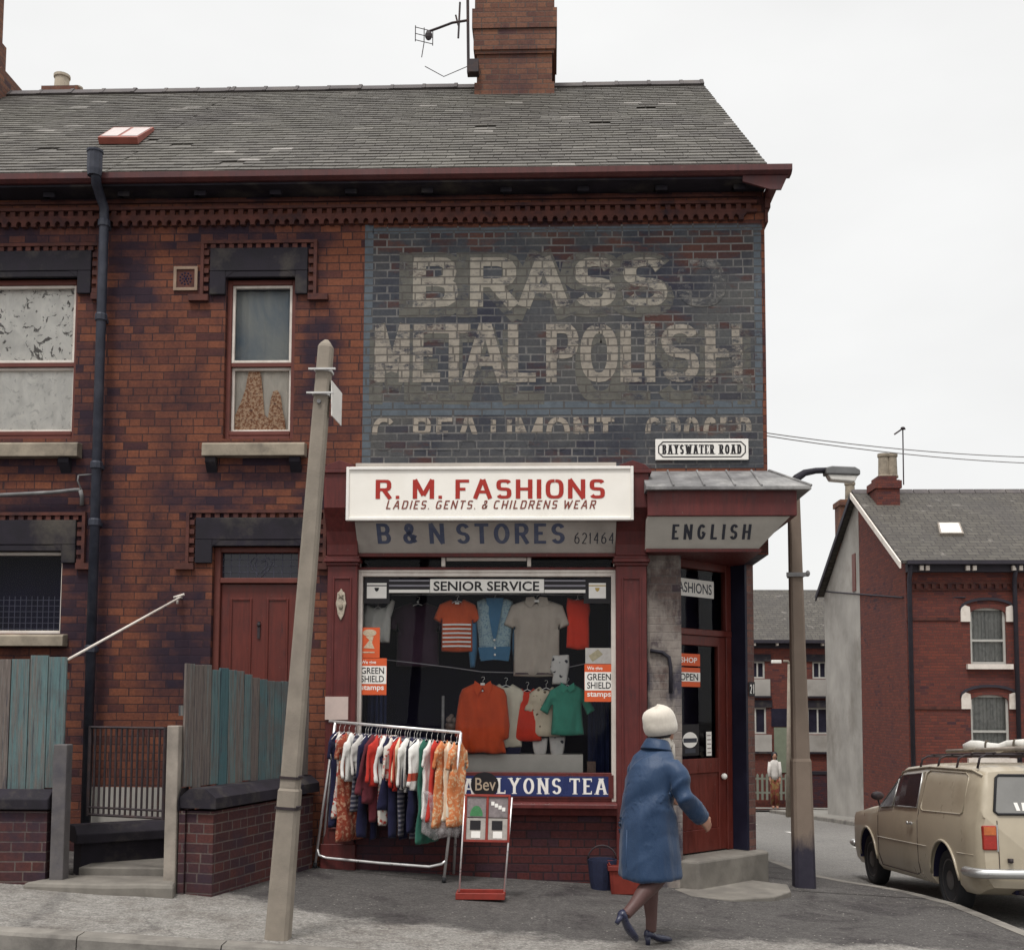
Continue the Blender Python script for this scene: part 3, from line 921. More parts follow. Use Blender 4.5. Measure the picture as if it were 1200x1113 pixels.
# side wall to the lane, back wall, gable
mb.quad((XR,0,ZC2),(XR,CY,ZC2),(XR,CY,ZEAVE),(XR,0,ZEAVE))
mb.quad((XR,CY,BASE-2),(XR,YB,BASE-2),(XR,YB,ZEAVE),(XR,CY,ZEAVE))
mb.add([(XR,0,ZEAVE),(XR,YB,ZEAVE),(XR,YRIDGE+0.1,ZRIDGE-0.12)], [(0,1,2)])
mb.quad((XSEAM,YB,BASE-2),(XR,YB,BASE-2),(XR,YB,ZEAVE),(XSEAM,YB,ZEAVE))
mb.build('wall', M['brick'], corner_house, normals=False)
# stall riser bricks are darker: a thin facing between the pilasters, below the sill
XP0, XP1 = PX(418, 900), PX(722, 900)

terrace_house = thing('terrace_house', 'red brick terraced house left of the downpipe with a lace curtained upper window', 'building', (-7.2, 0, 0.1))
mb = MB()
wall_rects(mb, XL, XSEAM, BASE, ZEAVE, [LW, LLW], 0.0, 0.22)
mb.quad((XL,YB,BASE),(XSEAM,YB,BASE),(XSEAM,YB,ZEAVE),(XL,YB,ZEAVE))
mb.quad((XL,0,BASE),(XL,YB,BASE),(XL,YB,ZEAVE),(XL,0,ZEAVE))
mb.build('wall', M['brick'], terrace_house, normals=False)

# roof: every slate a thin wedge
def mat_slate():
    n = N('weathered slate')
    isl = n.island()
    x, y, z = n.sep(n.pos())
    c = n.ramp(isl, [(0.0, (0.074,0.066,0.059)), (0.45, (0.094,0.086,0.076)), (0.85, (0.114,0.104,0.092)), (0.972, (0.14,0.13,0.115)), (0.994, (0.28,0.26,0.24))])
    c = n.mix(n.step(n.noise(0.7, 5, 0.65), 0.42, 0.62, 0, 0.5), c, (0.112,0.105,0.088))
    c = n.mix(n.step(n.noise(0.35, 5, 0.65, n.scale(n.pos(), (1,1,1), (4,2,0))), 0.5, 0.64, 0, 0.5), c, (0.060,0.052,0.050))
    c = n.mix(0.5, c, n.ramp(n.noise(26, 5, 0.7), [(0.25, 0.6), (0.75, 1.4)]), 'MULTIPLY')
    return n.done(c, 0.75, n.bump(n.noise(40, 4, 0.6), 0.4, 0.006), spec=0.3)
M['slate'] = mat_slate()
M['ridge'] = mat_plain('ridge tile', (0.085,0.075,0.075), 0.85, 0.3, 6, 0.3, dirt=(0.16,0.14,0.12), dirt_amt=0.5)

def slates(mb, x0, x1, e, r, w=0.235, rows=40, seed=1, right_verge=False):
    """slates between eave point e=(y,z) and ridge point r=(y,z)"""
    rnd = random.Random(seed)
    e = Vector((0, e[0], e[1])); r = Vector((0, r[0], r[1]))
    d = r - e; L = d.length; d.normalize()
    nrm = Vector((0, -d.z, d.y)); 
    if nrm.z < 0: nrm = -nrm
    step = L/rows
    for k in range(rows):
        off = (w/2 if k % 2 else 0) + rnd.uniform(-.01,.01)
        x = x0 - off
        while x < x1:
            ww = w * rnd.uniform(0.97, 1.03)
            a, b = max(x, x0), min(x+ww-0.006, x1)
            x += ww
            if b - a < 0.03: continue
            if rnd.random() < 0.003: continue
            lift = 0.013 + rnd.uniform(0, 0.003); tw = rnd.uniform(-.002,.002)
            s0 = k*step - rnd.uniform(0, .012) - (0.012 if rnd.random() < .05 else 0); s1 = s0 + step*1.35
            if k == rows-1: s1 = L
            p0, p1 = e + d*s0, e + d*min(s1, L)
            u0, u1 = nrm*(lift+tw), nrm*(lift-tw)
            low = nrm*0.004
            X = lambda q, xx: Vector((xx, q.y, q.z))
            mb.add([X(p0+low,a),X(p0+low,b),X(p0+u1,b),X(p0+u0,a),X(p1,a),X(p1,b)], [(3,2,5,4),(0,1,2,3),(0,3,4),(1,5,2)])
XV = PX(909, 196, -0.3)
def ridge_tiles(mb, x0, x1, seed=2):
    rnd = random.Random(seed); x = x0
    while x < x1 - 0.05:
        b = min(x + 0.44, x1)
        z = ZRIDGE + rnd.uniform(-.006, .006)
        for xa, xb, g in ((x, b-0.045, 0.0), (b-0.05, b-0.004, 0.007)):
            pr = [(-0.16-g,-0.09),(-0.05-g,0.02+g),(0,0.035+g),(0.05+g,0.02+g),(0.16+g,-0.09),(0.12,-0.12),(0,-0.02),(-0.12,-0.12)]
            mb.prism_yz([(YRIDGE+a, z+c) for a, c in pr], xa, xb)
        x = b
YBE = 2*YRIDGE + 0.36
for hs, x0, x1, sd_ in ((terrace_house, XL-0.1, XSEAM, 5), (corner_house, XSEAM, XV, 9)):
    mb = MB()
    mb.quad((x0,YE,ZG-0.03),(x1,YE,ZG-0.03),(x1,YRIDGE,ZRIDGE-0.03),(x0,YRIDGE,ZRIDGE-0.03))
    mb.quad((x0,YBE,ZG-0.03),(x0,YRIDGE,ZRIDGE-0.03),(x1,YRIDGE,ZRIDGE-0.03),(x1,YBE,ZG-0.03))
    if hs is corner_house:  # verge edge thickness
        mb.add([(x1-.002,YE,ZG-0.03),(x1-.002,YRIDGE,ZRIDGE-0.03),(x1-.002,YBE,ZG-0.03),(x1-.002,YBE,ZG-0.13),(x1-.002,YRIDGE,ZRIDGE-0.13),(x1-.002,YE,ZG-0.13)], [(0,1,4,5),(1,2,3,4)])
    slates(mb, x0, x1, (YE, ZG-0.028), (YRIDGE-0.02, ZRIDGE-0.028), seed=sd_)
    slates(mb, x0, x1, (YBE, ZG-0.028), (YRIDGE+0.02, ZRIDGE-0.028), seed=sd_+1, w=0.6, rows=12)
    rf = mb.build('roof', M['slate'], hs)
    mb = MB(); ridge_tiles(mb, x0, x1, sd_)
    mb.build('ridge_tiles', M['ridge'], rf)
    if hs is corner_house: roof_corner = rf
    else: roof_terrace = rf

# eaves: fascia, gutter, brackets, moulded dentil course
def dentils(mb, x0, x1, zt, pitch, w, h, y):
    x = x0
    while x + w < x1:
        mb.box(x, x+w, y, -0.001, zt-h, zt); x += pitch
XF = PX(931, 200, -0.42)
for hs, x0, x1 in ((terrace_house, XL, XSEAM), (corner_house, XSEAM, XF)):
    mb = MB()
    pr = [(YE-0.1,ZG-0.04),(YE-0.1,ZG+0.015),(YE-0.085,ZG+0.02),(YE-0.075,ZG-0.03),(YE+0.03,ZG-0.05),(YE+0.03,ZG-0.065),(YE-0.06,ZG-0.065)]
    mb.prism_yz(pr, x0 + (0.002 if hs is corner_house else 0), x1)
    mb.build('gutter', M['gutter'], hs)
    xe = min(x1, XR)
    mb = MB()
    mb.box(x0+.001, xe, YE-0.03, -0.001, ZG-0.088, ZG-0.068)
    mb.build('soffit', M['sootstone'], hs)
zb0, zb1 = PZ(500, 229), ZG-0.09
for hs, lst in ((terrace_house, (-60, 67)), (corner_house, (153, 241, 328, 415, 503, 594, 683, 773, 863))):
    for px in lst:
        x = PX(px, 222)
        mb = MB()
        mb.prism_yz([(-0.001,zb1),(-0.17,zb1),(-0.17,zb1-0.05),(-0.10,zb0+0.02),(-0.001,zb0)], x-0.055, x+0.055)
        mb.build('eaves_bracket', M['sootstone'], hs, bevel=0.006)
zd = PZ(500, 245); 
for hs, x0, x1 in ((terrace_house, XL, XSEAM), (corner_house, XSEAM+.002, PX(886, 250))):
    mb = MB()
    mb.box(x0, x1, -0.055, -0.001, zd+0.0, zd+0.03)
    dentils(mb, x0+.02, x1, zd-0.002, 0.0952, 0.048, 0.05, -0.04)
    mb.box(x0, x1, -0.05, -0.001, zd-0.085, zd-0.054)
    x = x0 + 0.02
    while x < x1 - 0.1:    # scalloped lower row
        pr = [(0,0),(.095,0),(.095,-.018),(.079,-.026),(.070,-.042),(.070,-.072),(.025,-.072),(.025,-.042),(.016,-.026),(0,-.018)]
        mb.prism_xz([(x+a, zd-0.087+b) for a, b in pr], -0.055, -0.001); x += 0.0952
    mb.build('dentil_course', M['moulded'], hs)
    mb = MB()
    x = x0 + 0.1
    zf = PZ(500, 234)
    mb.box(x0, x1, -0.022, -0.001, zf-0.012, zf+0.012)
    mb.build('frieze_moulding', M['moulded'], hs)
# end of the fascia: corbelled return past the corner
mb = MB()
zt = ZG-0.07
mb.prism_xz([(XF-.004, zt+.06), (XR-0.25, zt+.06), (XR-0.25, zt-0.05),(XR+.005, zt-0.13),(XF-0.09, zt-0.13)], YE-0.045, YE-0.02)
mb.box(XR+0.001, XF-0.12, YE-0.015, 0.25, zt-0.10, zt-0.02)
mb.build('bargeboard_end', M['gutter'], corner_house)
# moulded corner profile of the gable wall just below the eaves
mb = MB()
mb.box(XR+0.001, XR+0.05, -0.05, 8.9, PZ(890,245)-0.01, PZ(890,231)); mb.box(XR+.001, XR+0.03, -0.03, 8.9, PZ(890,262), PZ(890,245)-.012)
mb.build('corner_moulding', M['moulded'], corner_house)

# chimneys
def stack(parent, x0, x1, y0, y1, zb, zt, bands, mat, name='chimney'):
    """bands: list of (z0, z1, projection)"""
    mb = MB()
    mb.box(x0, x1, y0, y1, zb, zt)
    for a, b, g in bands: mb.box(x0-g, x1+g, y0-g, y1+g, a, b)
    return mb.build(name, mat, parent)
YC0, YC1 = YRIDGE-0.5, YRIDGE+0.5
cz = lambda py: PZ(604, py, YC0)
chim = stack(roof_corner, PX(559,60,YC0), PX(647,60,YC0), YC0, YC1, ZRIDGE-0.6, cz(-40),
      [(cz(60), cz(36), 0.045), (cz(36)+.001, cz(13), 0.065), (cz(64), cz(60)-.001, 0.025), (cz(11), cz(-12), 0.03), (cz(105)-.3, cz(98), 0.03)], M['brick_chim'])
YK = YRIDGE + 3.0
potm = mat_plain('buff chimney pot', (0.42,0.36,0.28), 0.85, 0.2, 6, 0.2, dirt=(0.2,0.17,0.14), dirt_amt=0.5)
def pot(parent, x, y, z, r, h, mat):
    mb = MB(); mb.lathe([(r*1.15,z),(r*1.15,z+.05),(r,z+.08),(r*.92,z+h*.85),(r*1.08,z+h*.88),(r*1.08,z+h),(r*.75,z+h),(r*.7,z+h-.15),(0.01,z+h-.15)], (x,y,0), 14)
    return mb.build('chimney_pot', mat, parent, smooth=False, bevel=0)
back = stack(roof_terrace, PX(58,110,YK), PX(100,110,YK), YK-.3, YK+.3, ZRIDGE-2.6, PZ(75,112,YK), [], M['brick_chim'])
pot(back, PX(72.5,100,YK), YK, PZ(72,112,YK)-.02, 0.125, PZ(72,89,YK)-PZ(72,112,YK)+.02, potm)
pot(back, PX(88.5,100,YK), YK+.1, PZ(88,112,YK)-.02, 0.075, PZ(88,99,YK)-PZ(88,112,YK)+.02, potm)
YQ = YRIDGE-0.35
s2 = stack(roof_terrace, PX(-110,50,YQ), PX(3,50,YQ+.6), YQ, YQ+0.6, ZRIDGE-0.5, PZ(2,-40,YQ), [(PZ(2,62,YQ), PZ(2,24,YQ), 0.04)], M['brick_chim'])
mb = MB()
xq = PX(0,80,YQ-.2)
mb.prism_yz([(YRIDGE-1.6,ZRIDGE-1.05),(YRIDGE-1.6,ZRIDGE-0.85),(YQ+.05,PZ(10,66,YQ-.2)),(YQ+.7,PZ(10,66,YQ-.2)),(YQ+.7,ZRIDGE-1)], PX(-110,80,YQ-.2), PX(22,70,YQ+.5))
mb.build('parapet', M['brick_chim'], s2)
# skylight on the terrace slope
def on_roof(px, py):
    """point on the front slope"""
    d = ray(px, py); n_ = Vector((0, -(ZRIDGE-ZG), YRIDGE-YE)).normalized()
    o_ = Vector((0, CAMY, EYE)); q = Vector((0, YE, ZG))
    return o_ + d * ((q-o_).dot(n_)/d.dot(n_)), n_
M['skyred'] = mat_plain('red oxide skylight frame', (0.24,0.07,0.05), 0.6, 0.2, 9, 0.1)
M['skyglass'] = mat_plain('dusty skylight glass', (0.42,0.35,0.33), 0.4, 0.15, 6, 0.0, spec=0.4)
def skylight(parent, quadpx, panes, fm, gm, lift=0.07):
    c = [on_roof(*q) for q in quadpx]; n_ = c[0][1]
    p = [q[0] for q in c]     # bl, br, tr, tl
    base = MB()
    l2 = [p[0]+n_*lift, p[1]+n_*lift, p[2]+n_*lift*0.5, p[3]+n_*lift*0.5]
    base.add(p + l2, [(0,1,5,4),(1,2,6,5),(2,3,7,6),(3,0,4,7),(4,5,6,7)])
    k = base.build('skylight', fm, parent)
    g = MB()
    for i in range(panes):
        a, b = (i+0.08)/panes, (i+0.92)/panes
        lo0, lo1 = l2[0].lerp(l2[1], a), l2[0].lerp(l2[1], b); hi0, hi1 = l2[3].lerp(l2[2], a), l2[3].lerp(l2[2], b)
        g.add([lo0.lerp(hi0,.1)+n_*.004, lo1.lerp(hi1,.1)+n_*.004, lo1.lerp(hi1,.92)+n_*.004, lo0.lerp(hi0,.92)+n_*.004], [(0,1,2,3)])
    g.build('skylight_pane', gm, k)
skylight(roof_corner, [(116,169),(162,169),(181,153),(134,153)], 2, M['skyred'], M['skyglass'])
# ------------------------------------------------------------------ painted advertisement
def advert_color(n):
    uv = wall_uv(n)
    fine = n.noise(38, 4, 0.7)
    big = n.noise(1.3, 5, 0.65); big2 = n.noise(0.9, 4, 0.6, n.scale(n.pos(), (1,1,1), (7,3,5)))
    bk, fac = n.bricktex(uv, 0.225, 0.0755, 0.008, (0.135,0.050,0.030), (0.065,0.027,0.022), (0.16,0.15,0.14), 0.2)
    rnd, _ = n.bricktex(uv, 0.225, 0.0755, 0.0, (0,0,0), (1,1,1), (.5,.5,.5), 0.0)
    rs = n.sep(rnd)[0]
    paint = n.mix(n.step(big, 0.35, 0.65), (0.026,0.028,0.042), (0.070,0.074,0.080))
    paint = n.mix(n.step(big2, 0.45, 0.7, 0, 0.7), paint, (0.105,0.100,0.088))
    paint = n.mix(n.step(rs, 0.75, 0.95, 0, 0.6), paint, (0.028,0.027,0.042))
    x, y, z = n.sep(n.pos())
    # where the paint has weathered away the brick shows: mostly near the top and to the right
    topw = n.math('MULTIPLY', n.step(z, PZ(660,330), PZ(660,270)), 0.17)
    wear = n.math('ADD', n.noise(1.9, 6, 0.68, n.scale(n.pos(), (1,1,2.2), (3,1,2))), n.math('ADD', topw, n.math('MULTIPLY', n.math('SUBTRACT', rs, 0.5), 0.16)))
    wm = n.step(wear, 0.57, 0.70, 0, 0.8)
    base = n.mix(wm, paint, bk)
    # pale mortar in places
    mort = n.math('MULTIPLY', fac, n.step(n.noise(2.3, 4, 0.6), 0.40, 0.6, 0.15, 0.9))
    base = n.mix(mort, base, (0.17,0.162,0.155))
    base = n.mix(0.6, base, n.ramp(fine, [(0.25, 0.6), (0.8, 1.35)]), 'MULTIPLY')
    return base, fac, fine, wear, rs

def mat_advert(name, col=None, keep=0.6, zfade=None):
    n = N(name)
    base, fac, fine, wear, rs = advert_color(n)
    if col is not None:
        c = n.mix(1.0, col, n.ramp(n.noise(9, 5, 0.7), [(0.25, 0.68), (0.75, 1.2)]), 'MULTIPLY')
        c = n.mix(n.math('MULTIPLY', fac, 0.75), c, (0.07,0.062,0.057))
        x, y, z = n.sep(n.pos())
        wr = n.math('ADD', n.noise(8.0, 8, 0.8, n.scale(n.pos(), (1,1,1.7), (11,4,1))), n.math('MULTIPLY', n.math('SUBTRACT', rs, 0.5), 0.13))
        wr = n.math('ADD', wr, n.step(x, PX(720,330), PX(850,330), 0.0, 0.06))
        if zfade: wr = n.math('ADD', wr, n.step(z, zfade[0], zfade[1], 0.6, 0.0))
        base = n.mix(n.step(wr, keep, keep+0.13), c, base)
    h = n.math('SUBTRACT', n.math('MULTIPLY', fine, 0.35), fac)
    return n.done(base, 0.85, n.bump(h, 0.55, 0.012), spec=0.25)
M['advert'] = mat_advert('weathered slate blue wall paint')
M['advert_edge'] = mat_advert('pale slate blue border paint', (0.095,0.112,0.130), 0.60)
M['advert_ghost'] = mat_advert('grey green ghost paint', (0.115,0.110,0.096), 0.50)
M['advert_text'] = mat_advert('cream wall lettering paint', (0.285,0.258,0.215), 0.50)
M['advert_text2'] = mat_advert('peeling cream wall lettering paint', (0.28,0.248,0.208), 0.515)
M['advert_text3'] = mat_advert('half lost wall lettering paint', (0.30,0.26,0.215), 0.50, (PZ(660,512), PZ(660,507)))

ax0, ax1, az0, az1 = R4(426, 893, 264, 549)
mb = MB(); mb.quad((ax0,-0.003,az0),(ax1,-0.003,az0),(ax1,-0.003,az1),(ax0,-0.003,az1))
advert = mb.build('painted_advert', M['advert'], corner_house, normals=False)
mb = MB()
for a, b, c, d in ((426,436,264,549), (437,893,266,272), (436.5,893,470,486), (884,893,273,469)):
    e = R4(a, b, c, d); mb.quad((e[0],-0.0042,e[2]),(e[1],-0.0042,e[2]),(e[1],-0.0042,e[3]),(e[0],-0.0042,e[3]))
mb.build('border', M['advert_edge'], advert, normals=False)
letter_n = 0
def px_glyph(mb, ch, a, b, c, d, tv, th, serif=0.0, lift=None, p=2.4):
    global letter_n
    if lift is None: lift = .0058 + (letter_n%3)*.0003; letter_n += 1
    x0, x1, z0, z1 = R4(a, b, c, d)
    draw_glyph(mb, ch, x0, x1, z0, z1, tv, th, p, serif, lift)
mb = MB(); gh = MB(); ghost_n = 0
for ch, a, b in (('B',484,537),('R',551,606),('A',608,666),('S',673,722),('S',730,782)):
    px_glyph(mb, ch, a, b, 302, 360, 0.125, 0.085, 0.0)
    px_glyph(gh, ch, a-16, b+8, 296, 372, 0.20, 0.13, 0.0, 0.0044+(ghost_n%3)*.0003); ghost_n += 1
mb.build('lettering', M['advert_text'], advert, normals=False)
M['advert_text4'] = mat_advert('almost vanished wall lettering paint', (0.20,0.19,0.175), 0.43)
mb = MB(); px_glyph(mb, 'O', 793, 851, 302, 360, 0.125, 0.085)
mb.build('lettering', M['advert_text4'], advert, normals=False)
mb = MB()
for ch, a, b in (('M',439,480),('E',484,516),('T',513,551),('A',543,594),('L',595,628),('P',640,678),('O',680,724),('L',727,752),('I',754,769),('S',775,819),('H',826,870)):
    px_glyph(mb, ch, a, b, 380, 448, 0.10, 0.09)
    if ch not in 'PI': px_glyph(gh, ch, a-6, b+10, 386, 474, 0.13, 0.13, 0.0, 0.0044+(ghost_n%3)*.0003); ghost_n += 1
mb.build('lettering', M['advert_text2'], advert, normals=False)
gh.build('letter_shadow', M['advert_ghost'], advert, normals=False)
mb = MB()
for ch, a, b in (('C',436,464),('B',484,506),('E',511,530),('A',533,565),('U',575,600),('M',604,636),('O',640,668),('N',672,696),('T',699,720),('G',756,776),('R',780,798),('O',801,820),('C',824,841),('E',844,858),('R',862,881)):
    px_glyph(mb, ch, a, b, 489, 528, 0.05, 0.045)
mb.build('lettering', M['advert_text3'], advert, normals=False)

# ------------------------------------------------------------------ upstairs windows, lintels, sills
def frame_mb(mb, x0, x1, z0, z1, w, y0, y1):
    mb.box(x0, x0+w, y0, y1, z0, z1); mb.box(x1-w, x1, y0, y1, z0, z1)
    mb.box(x0+w, x1-w, y0, y1, z1-w, z1); mb.box(x0+w, x1-w, y0, y1, z0, z0+w)
    return mb

def mat_curtain(name, a, b, sc, lo, hi, floral=False):
    n = N(name)
    v = n.pos()
    f = n.noise(sc, 5, 0.6, n.scale(v, (1,1,0.7)), 1.2)
    c = n.mix(n.step(f, lo, hi), a, b)
    x, y, z = n.sep(v)
    if floral:
        vv = n.mix(0.12, v, n.comb(n.noise(6, 3), n.noise(7, 3), n.noise(8, 3)))
        d = n.voro(7.5, n.scale(vv, (1,1,1)), 'Distance')
        leaf = n.step(n.noise(8.5, 3, 0.55, vv, 2.2), 0.585, 0.625)
        c = n.mix(n.math('MULTIPLY', leaf, n.step(z, PZ(40,425), PZ(40,415), 0.25, 0.9)), c, (0.07,0.06,0.055))
        c = n.mix(n.step(d, 0.1, 0.42, 0.4, 0.0), c, (0.92,0.88,0.80))
    fold = n.noise(5, 3, 0.5, n.scale(v, (2.6,1,0.15)))
    return n.done(c, 0.9, n.bump(fold, 0.5, 0.03), spec=0.1)
M['lace'] = mat_curtain('floral lace curtain', (0.66,0.63,0.58), (0.86,0.82,0.75), 5, 0.35, 0.65, True)
M['blind'] = mat_curtain('blue grey blind with sky reflection', (0.34,0.345,0.32), (0.165,0.205,0.245), 1.6, 0.35, 0.6)  # blind colours lightened to carry the sky reflected in the pane
M['net'] = mat_curtain('plain net curtain', (0.52,0.47,0.40), (0.66,0.60,0.51), 9, 0.3, 0.7)
n = N('orange flecked drape')
c = n.mix(n.step(n.noise(34, 4, 0.7), 0.45, 0.55), (0.30,0.125,0.06), (0.62,0.42,0.27))
c = n.mix(n.step(n.noise(20, 3, 0.7), 0.58, 0.66), c, (0.14,0.055,0.04))
M['drape'] = n.done(c, 0.9)

def curtain_mb(x0, x1, z0, z1, y, amp=0.012, waves=7, n=40):
    mb = MB(); prev = None
    for i in range(n+1):
        t = i/n; x = x0 + (x1-x0)*t
        yy = y + amp*math.sin(t*waves*2*math.pi) + amp*0.5*math.sin(t*waves*4.3*math.pi+1)
        b = len(mb.v); mb.v += [Vector((x, yy, z0)), Vector((x, yy+amp*.3, z1))]
        if i: mb.f.append((b-2, b, b+1, b-1))
    return mb

def upper_window(house, box, midpx):
    x0, x1, z0, z1 = box
    f = frame_mb(MB(), x0, x1, z0, z1, 0.045, 0.055, 0.16)
    f.box(x0+.045, x1-.045, 0.05, 0.10, z0+.045, z0+.085)
    w = f.build('window', M['framebrown'], house, bevel=0.004)
    zm = PZ((midpx[0]), midpx[1])
    t = MB(); frame_mb(t, x0+.046, x1-.046, zm+0.012, z1-.046, 0.026, 0.075, 0.115)
    t.build('upper_sash', M['white'], w, bevel=0.003)
    t = MB(); frame_mb(t, x0+.046, x1-.046, z0+.086, zm-0.026, 0.026, 0.105, 0.145)
    t.build('lower_sash', M['white'], w, bevel=0.003)
    t = MB(); t.box(x0+.046, x1-.046, 0.07, 0.15, zm-0.025, zm+0.011); t.build('meeting_rail', M['framebrown'], w)
    t = MB(); t.quad((x0+.07,.095,zm+.03),(x1-.07,.095,zm+.03),(x1-.07,.095,z1-.07),(x0+.07,.095,z1-.07))
    t.quad((x0+.07,.125,z0+.11),(x1-.07,.125,z0+.11),(x1-.07,.125,zm-.05),(x0+.07,.125,zm-.05))
    t.build('pane', M['glass'], w, normals=False)
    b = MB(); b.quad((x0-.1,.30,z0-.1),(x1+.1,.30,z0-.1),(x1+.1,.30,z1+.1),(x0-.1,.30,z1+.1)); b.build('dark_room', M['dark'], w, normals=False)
    return w, zm
w1, zm = upper_window(corner_house, UW, (304, 424))
x0, x1, z0, z1 = UW
curtain_mb(x0+.05, x1-.05, zm-0.01, z1-.06, 0.19, 0.006, 3).build('blind', M['blind'], w1, normals=False)
mb = MB()   # swagged pale hem under the blind
pts = [(x0+.07+ (x1-x0-.14)*i/12) for i in range(13)]
for i in range(12):
    za = zm + 0.075 - 0.05*math.sin(math.pi*i/12); zb = zm + 0.075 - 0.05*math.sin(math.pi*(i+1)/12)
    mb.quad((pts[i],.178,zm+.0),(pts[i+1],.178,zm+.0),(pts[i+1],.178,zb),(pts[i],.178,za))
mb.build('blind_hem', M['net'], w1, normals=False)
curtain_mb(x0+.05, x1-.05, z0+.05, zm, 0.17, 0.004, 5).build('net_curtain', M['net'], w1, normals=False)
prof = [(270,507),(272,492),(277,484),(283,470),(288,455),(290,443),(293,430),(297,429),(303,431),(306,440),(308,462),(310,486),(314,490),(317,470),(320,459),(325,457),(329,464),(331,480),(334,494),(335,507)]
mb = MB(); mb.prism_xz([(PX(a,b,.15), PZ(a,b,.15)) for a, b in prof], 0.146, 0.158); mb.build('patterned_drape', M['drape'], w1)
w2, zm2 = upper_window(terrace_house, LW, (40, 424))
curtain_mb(LW[0]+.05, LW[1]-.05, LW[2]+.05, LW[3]-.06, 0.15, 0.006, 6).build('lace_curtain', M['lace'], w2, normals=False)

def sill_mb(house, a, b, c, d, corb=()):
    x0, x1, z0, z1 = R4(a, b, c, d, -0.06)
    mb = MB(); mb.prism_yz([(-0.11,z0),(-0.11,z1-.02),(-0.095,z1-.005),(0.06,z1+.012),(0.06,z0),(-.0,z0)], x0, x1)
    s_ = mb.build('window_sill', M['sill'], house, bevel=0.006)
    for px in corb:
        x = PX(px, d+8); mb = MB(); mb.prism_yz([(-.001,z0-.002),(-.075,z0-.002),(-.075,z0-.05),(-.001,z0-.14)], x-.05, x+.05); mb.build('sill_corbel', M['sootstone'], s_)
sill_mb(corner_house, 238, 358, 519, 535, (249, 347))
sill_mb(terrace_house, -90, 93, 519, 536, (78,))

def hood(house, o, inner, step, band_drop, foot=0.0):
    """stone lintel with shouldered corners and a moulded brick label round it: o = outer px box, inner = opening px box"""
    X0, X1, Z0, Z1 = R4(*o); x0, x1, z0, z1 = inner
    mb = MB()
    mb.box(X0, X1, -0.035, -0.001, z1+0.06, Z1)
    mb.box(X0, x0+.0, -0.035, -0.001, Z0, z1+.059); mb.box(x1, X1, -0.035, -0.001, Z0, z1+.059)
    for xa, sgn in ((x0, 1), (x1, -1)):      # shoulders
        mb.prism_xz([(xa, z1+.059), (xa+sgn*.09, z1+.059), (xa+sgn*.05, z1+.03), (xa, z1-.01)], -0.033, 0.05)
    mb.box(x0+.001, x1-.001, -0.03, 0.05, z1+0.0, z1+.058)
    l = mb.build('lintel', M['sootstone'], house, bevel=0.005)
    mb = MB()
    mb.box(X0-.09, X1+.09, -0.04, -0.001, Z1+.045, Z1+.075)
    dentils(mb, X0-.085, X1+.09, Z1+.044, 0.088, 0.048, 0.042, -0.03)
    for xa, sg in ((X0, -1), (X1, 1)):
        a, b = sorted((xa+sg*.06, xa+sg*.09)); mb.box(a, b, -0.04, -0.001, Z0-.0, Z1+.044)
        z = Z1 - 0.02
        while z > Z0:
            a, b = sorted((xa+sg*.012, xa+sg*.059)); mb.box(a, b, -0.03, -0.001, z-.046, z); z -= 0.088
        a, b = sorted((xa+sg*.01, xa+sg*(.09+foot))); mb.box(a, b, -0.045, -0.001, Z0-.06, Z0-.001)
    mb.build('label_mould', M['moulded'], house)
hood(corner_house, (247,361,292,346), UW, 0, 0, 0.11)
hood(corner_house, (230,372,607,660), (SD[0],SD[1],SD[2],SD[3]), 0, 0, 0.1)
hood(terrace_house, (-95,108,296,346), LW, 0, 0, 0.05)
hood(terrace_house, (-95,90,610,660), LLW, 0, 0, 0.05)

# air brick
x0, x1, z0, z1 = R4(204, 232, 313, 341)
mb = frame_mb(MB(), x0, x1, z0, z1, 0.028, -0.02, -0.001)
v = mb.build('air_vent', mat_plain('terracotta vent', (0.27,0.19,0.14), 0.8, 0.3, 9, 0.2), corner_house)
mb = MB(); mb.box(x0+.028, x1-.028, -0.008, -0.001, z0+.028, z1-.028); mb.build('vent_plate', M['moulded'], v)
mb = MB(); cx_, cz_ = (x0+x1)/2, (z0+z1)/2
for rr, k in ((0.028, 6), (0.055, 11)):
    for i in range(k):
        a = 2*math.pi*i/k; mb.ell((cx_+rr*math.cos(a), -0.009, cz_+rr*math.sin(a)), 0.010, 0.004, 0.010, 8, 4)
mb.ell((cx_,-.009,cz_), .014, .004, .014, 8, 4)
mb.build('vent_holes', M['dark'], v)

# lower window of the terraced house
x0, x1, z0, z1 = LLW
f = frame_mb(MB(), x0, x1, z0, z1, 0.03, 0.05, 0.12).build('window', M['white'], terrace_house, bevel=0.004)
mb = MB(); mb.quad((x0+.02,.09,z0+.02),(x1-.02,.09,z0+.02),(x1-.02,.09,z1-.02),(x0+.02,.09,z1-.02)); mb.build('pane', M['glass'], f, normals=False)
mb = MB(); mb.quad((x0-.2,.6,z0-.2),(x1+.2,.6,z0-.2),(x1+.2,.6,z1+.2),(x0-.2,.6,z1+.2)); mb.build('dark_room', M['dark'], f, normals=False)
mb = MB(); zt = PZ(40, 697)
x = x0+.04
while x < x1-.04: mb.box(x, x+.006, .13, .136, z0+.03, zt); x += 0.055
z = z0+.05
while z < zt: mb.box(x0+.03, x1-.03, .137, .143, z, z+.006); z += 0.055
mb.build('wire_screen', mat_plain('grey wire', (0.10,0.10,0.15), 0.7), f)
sill_mb(terrace_house, -90, 76, 743, 757)

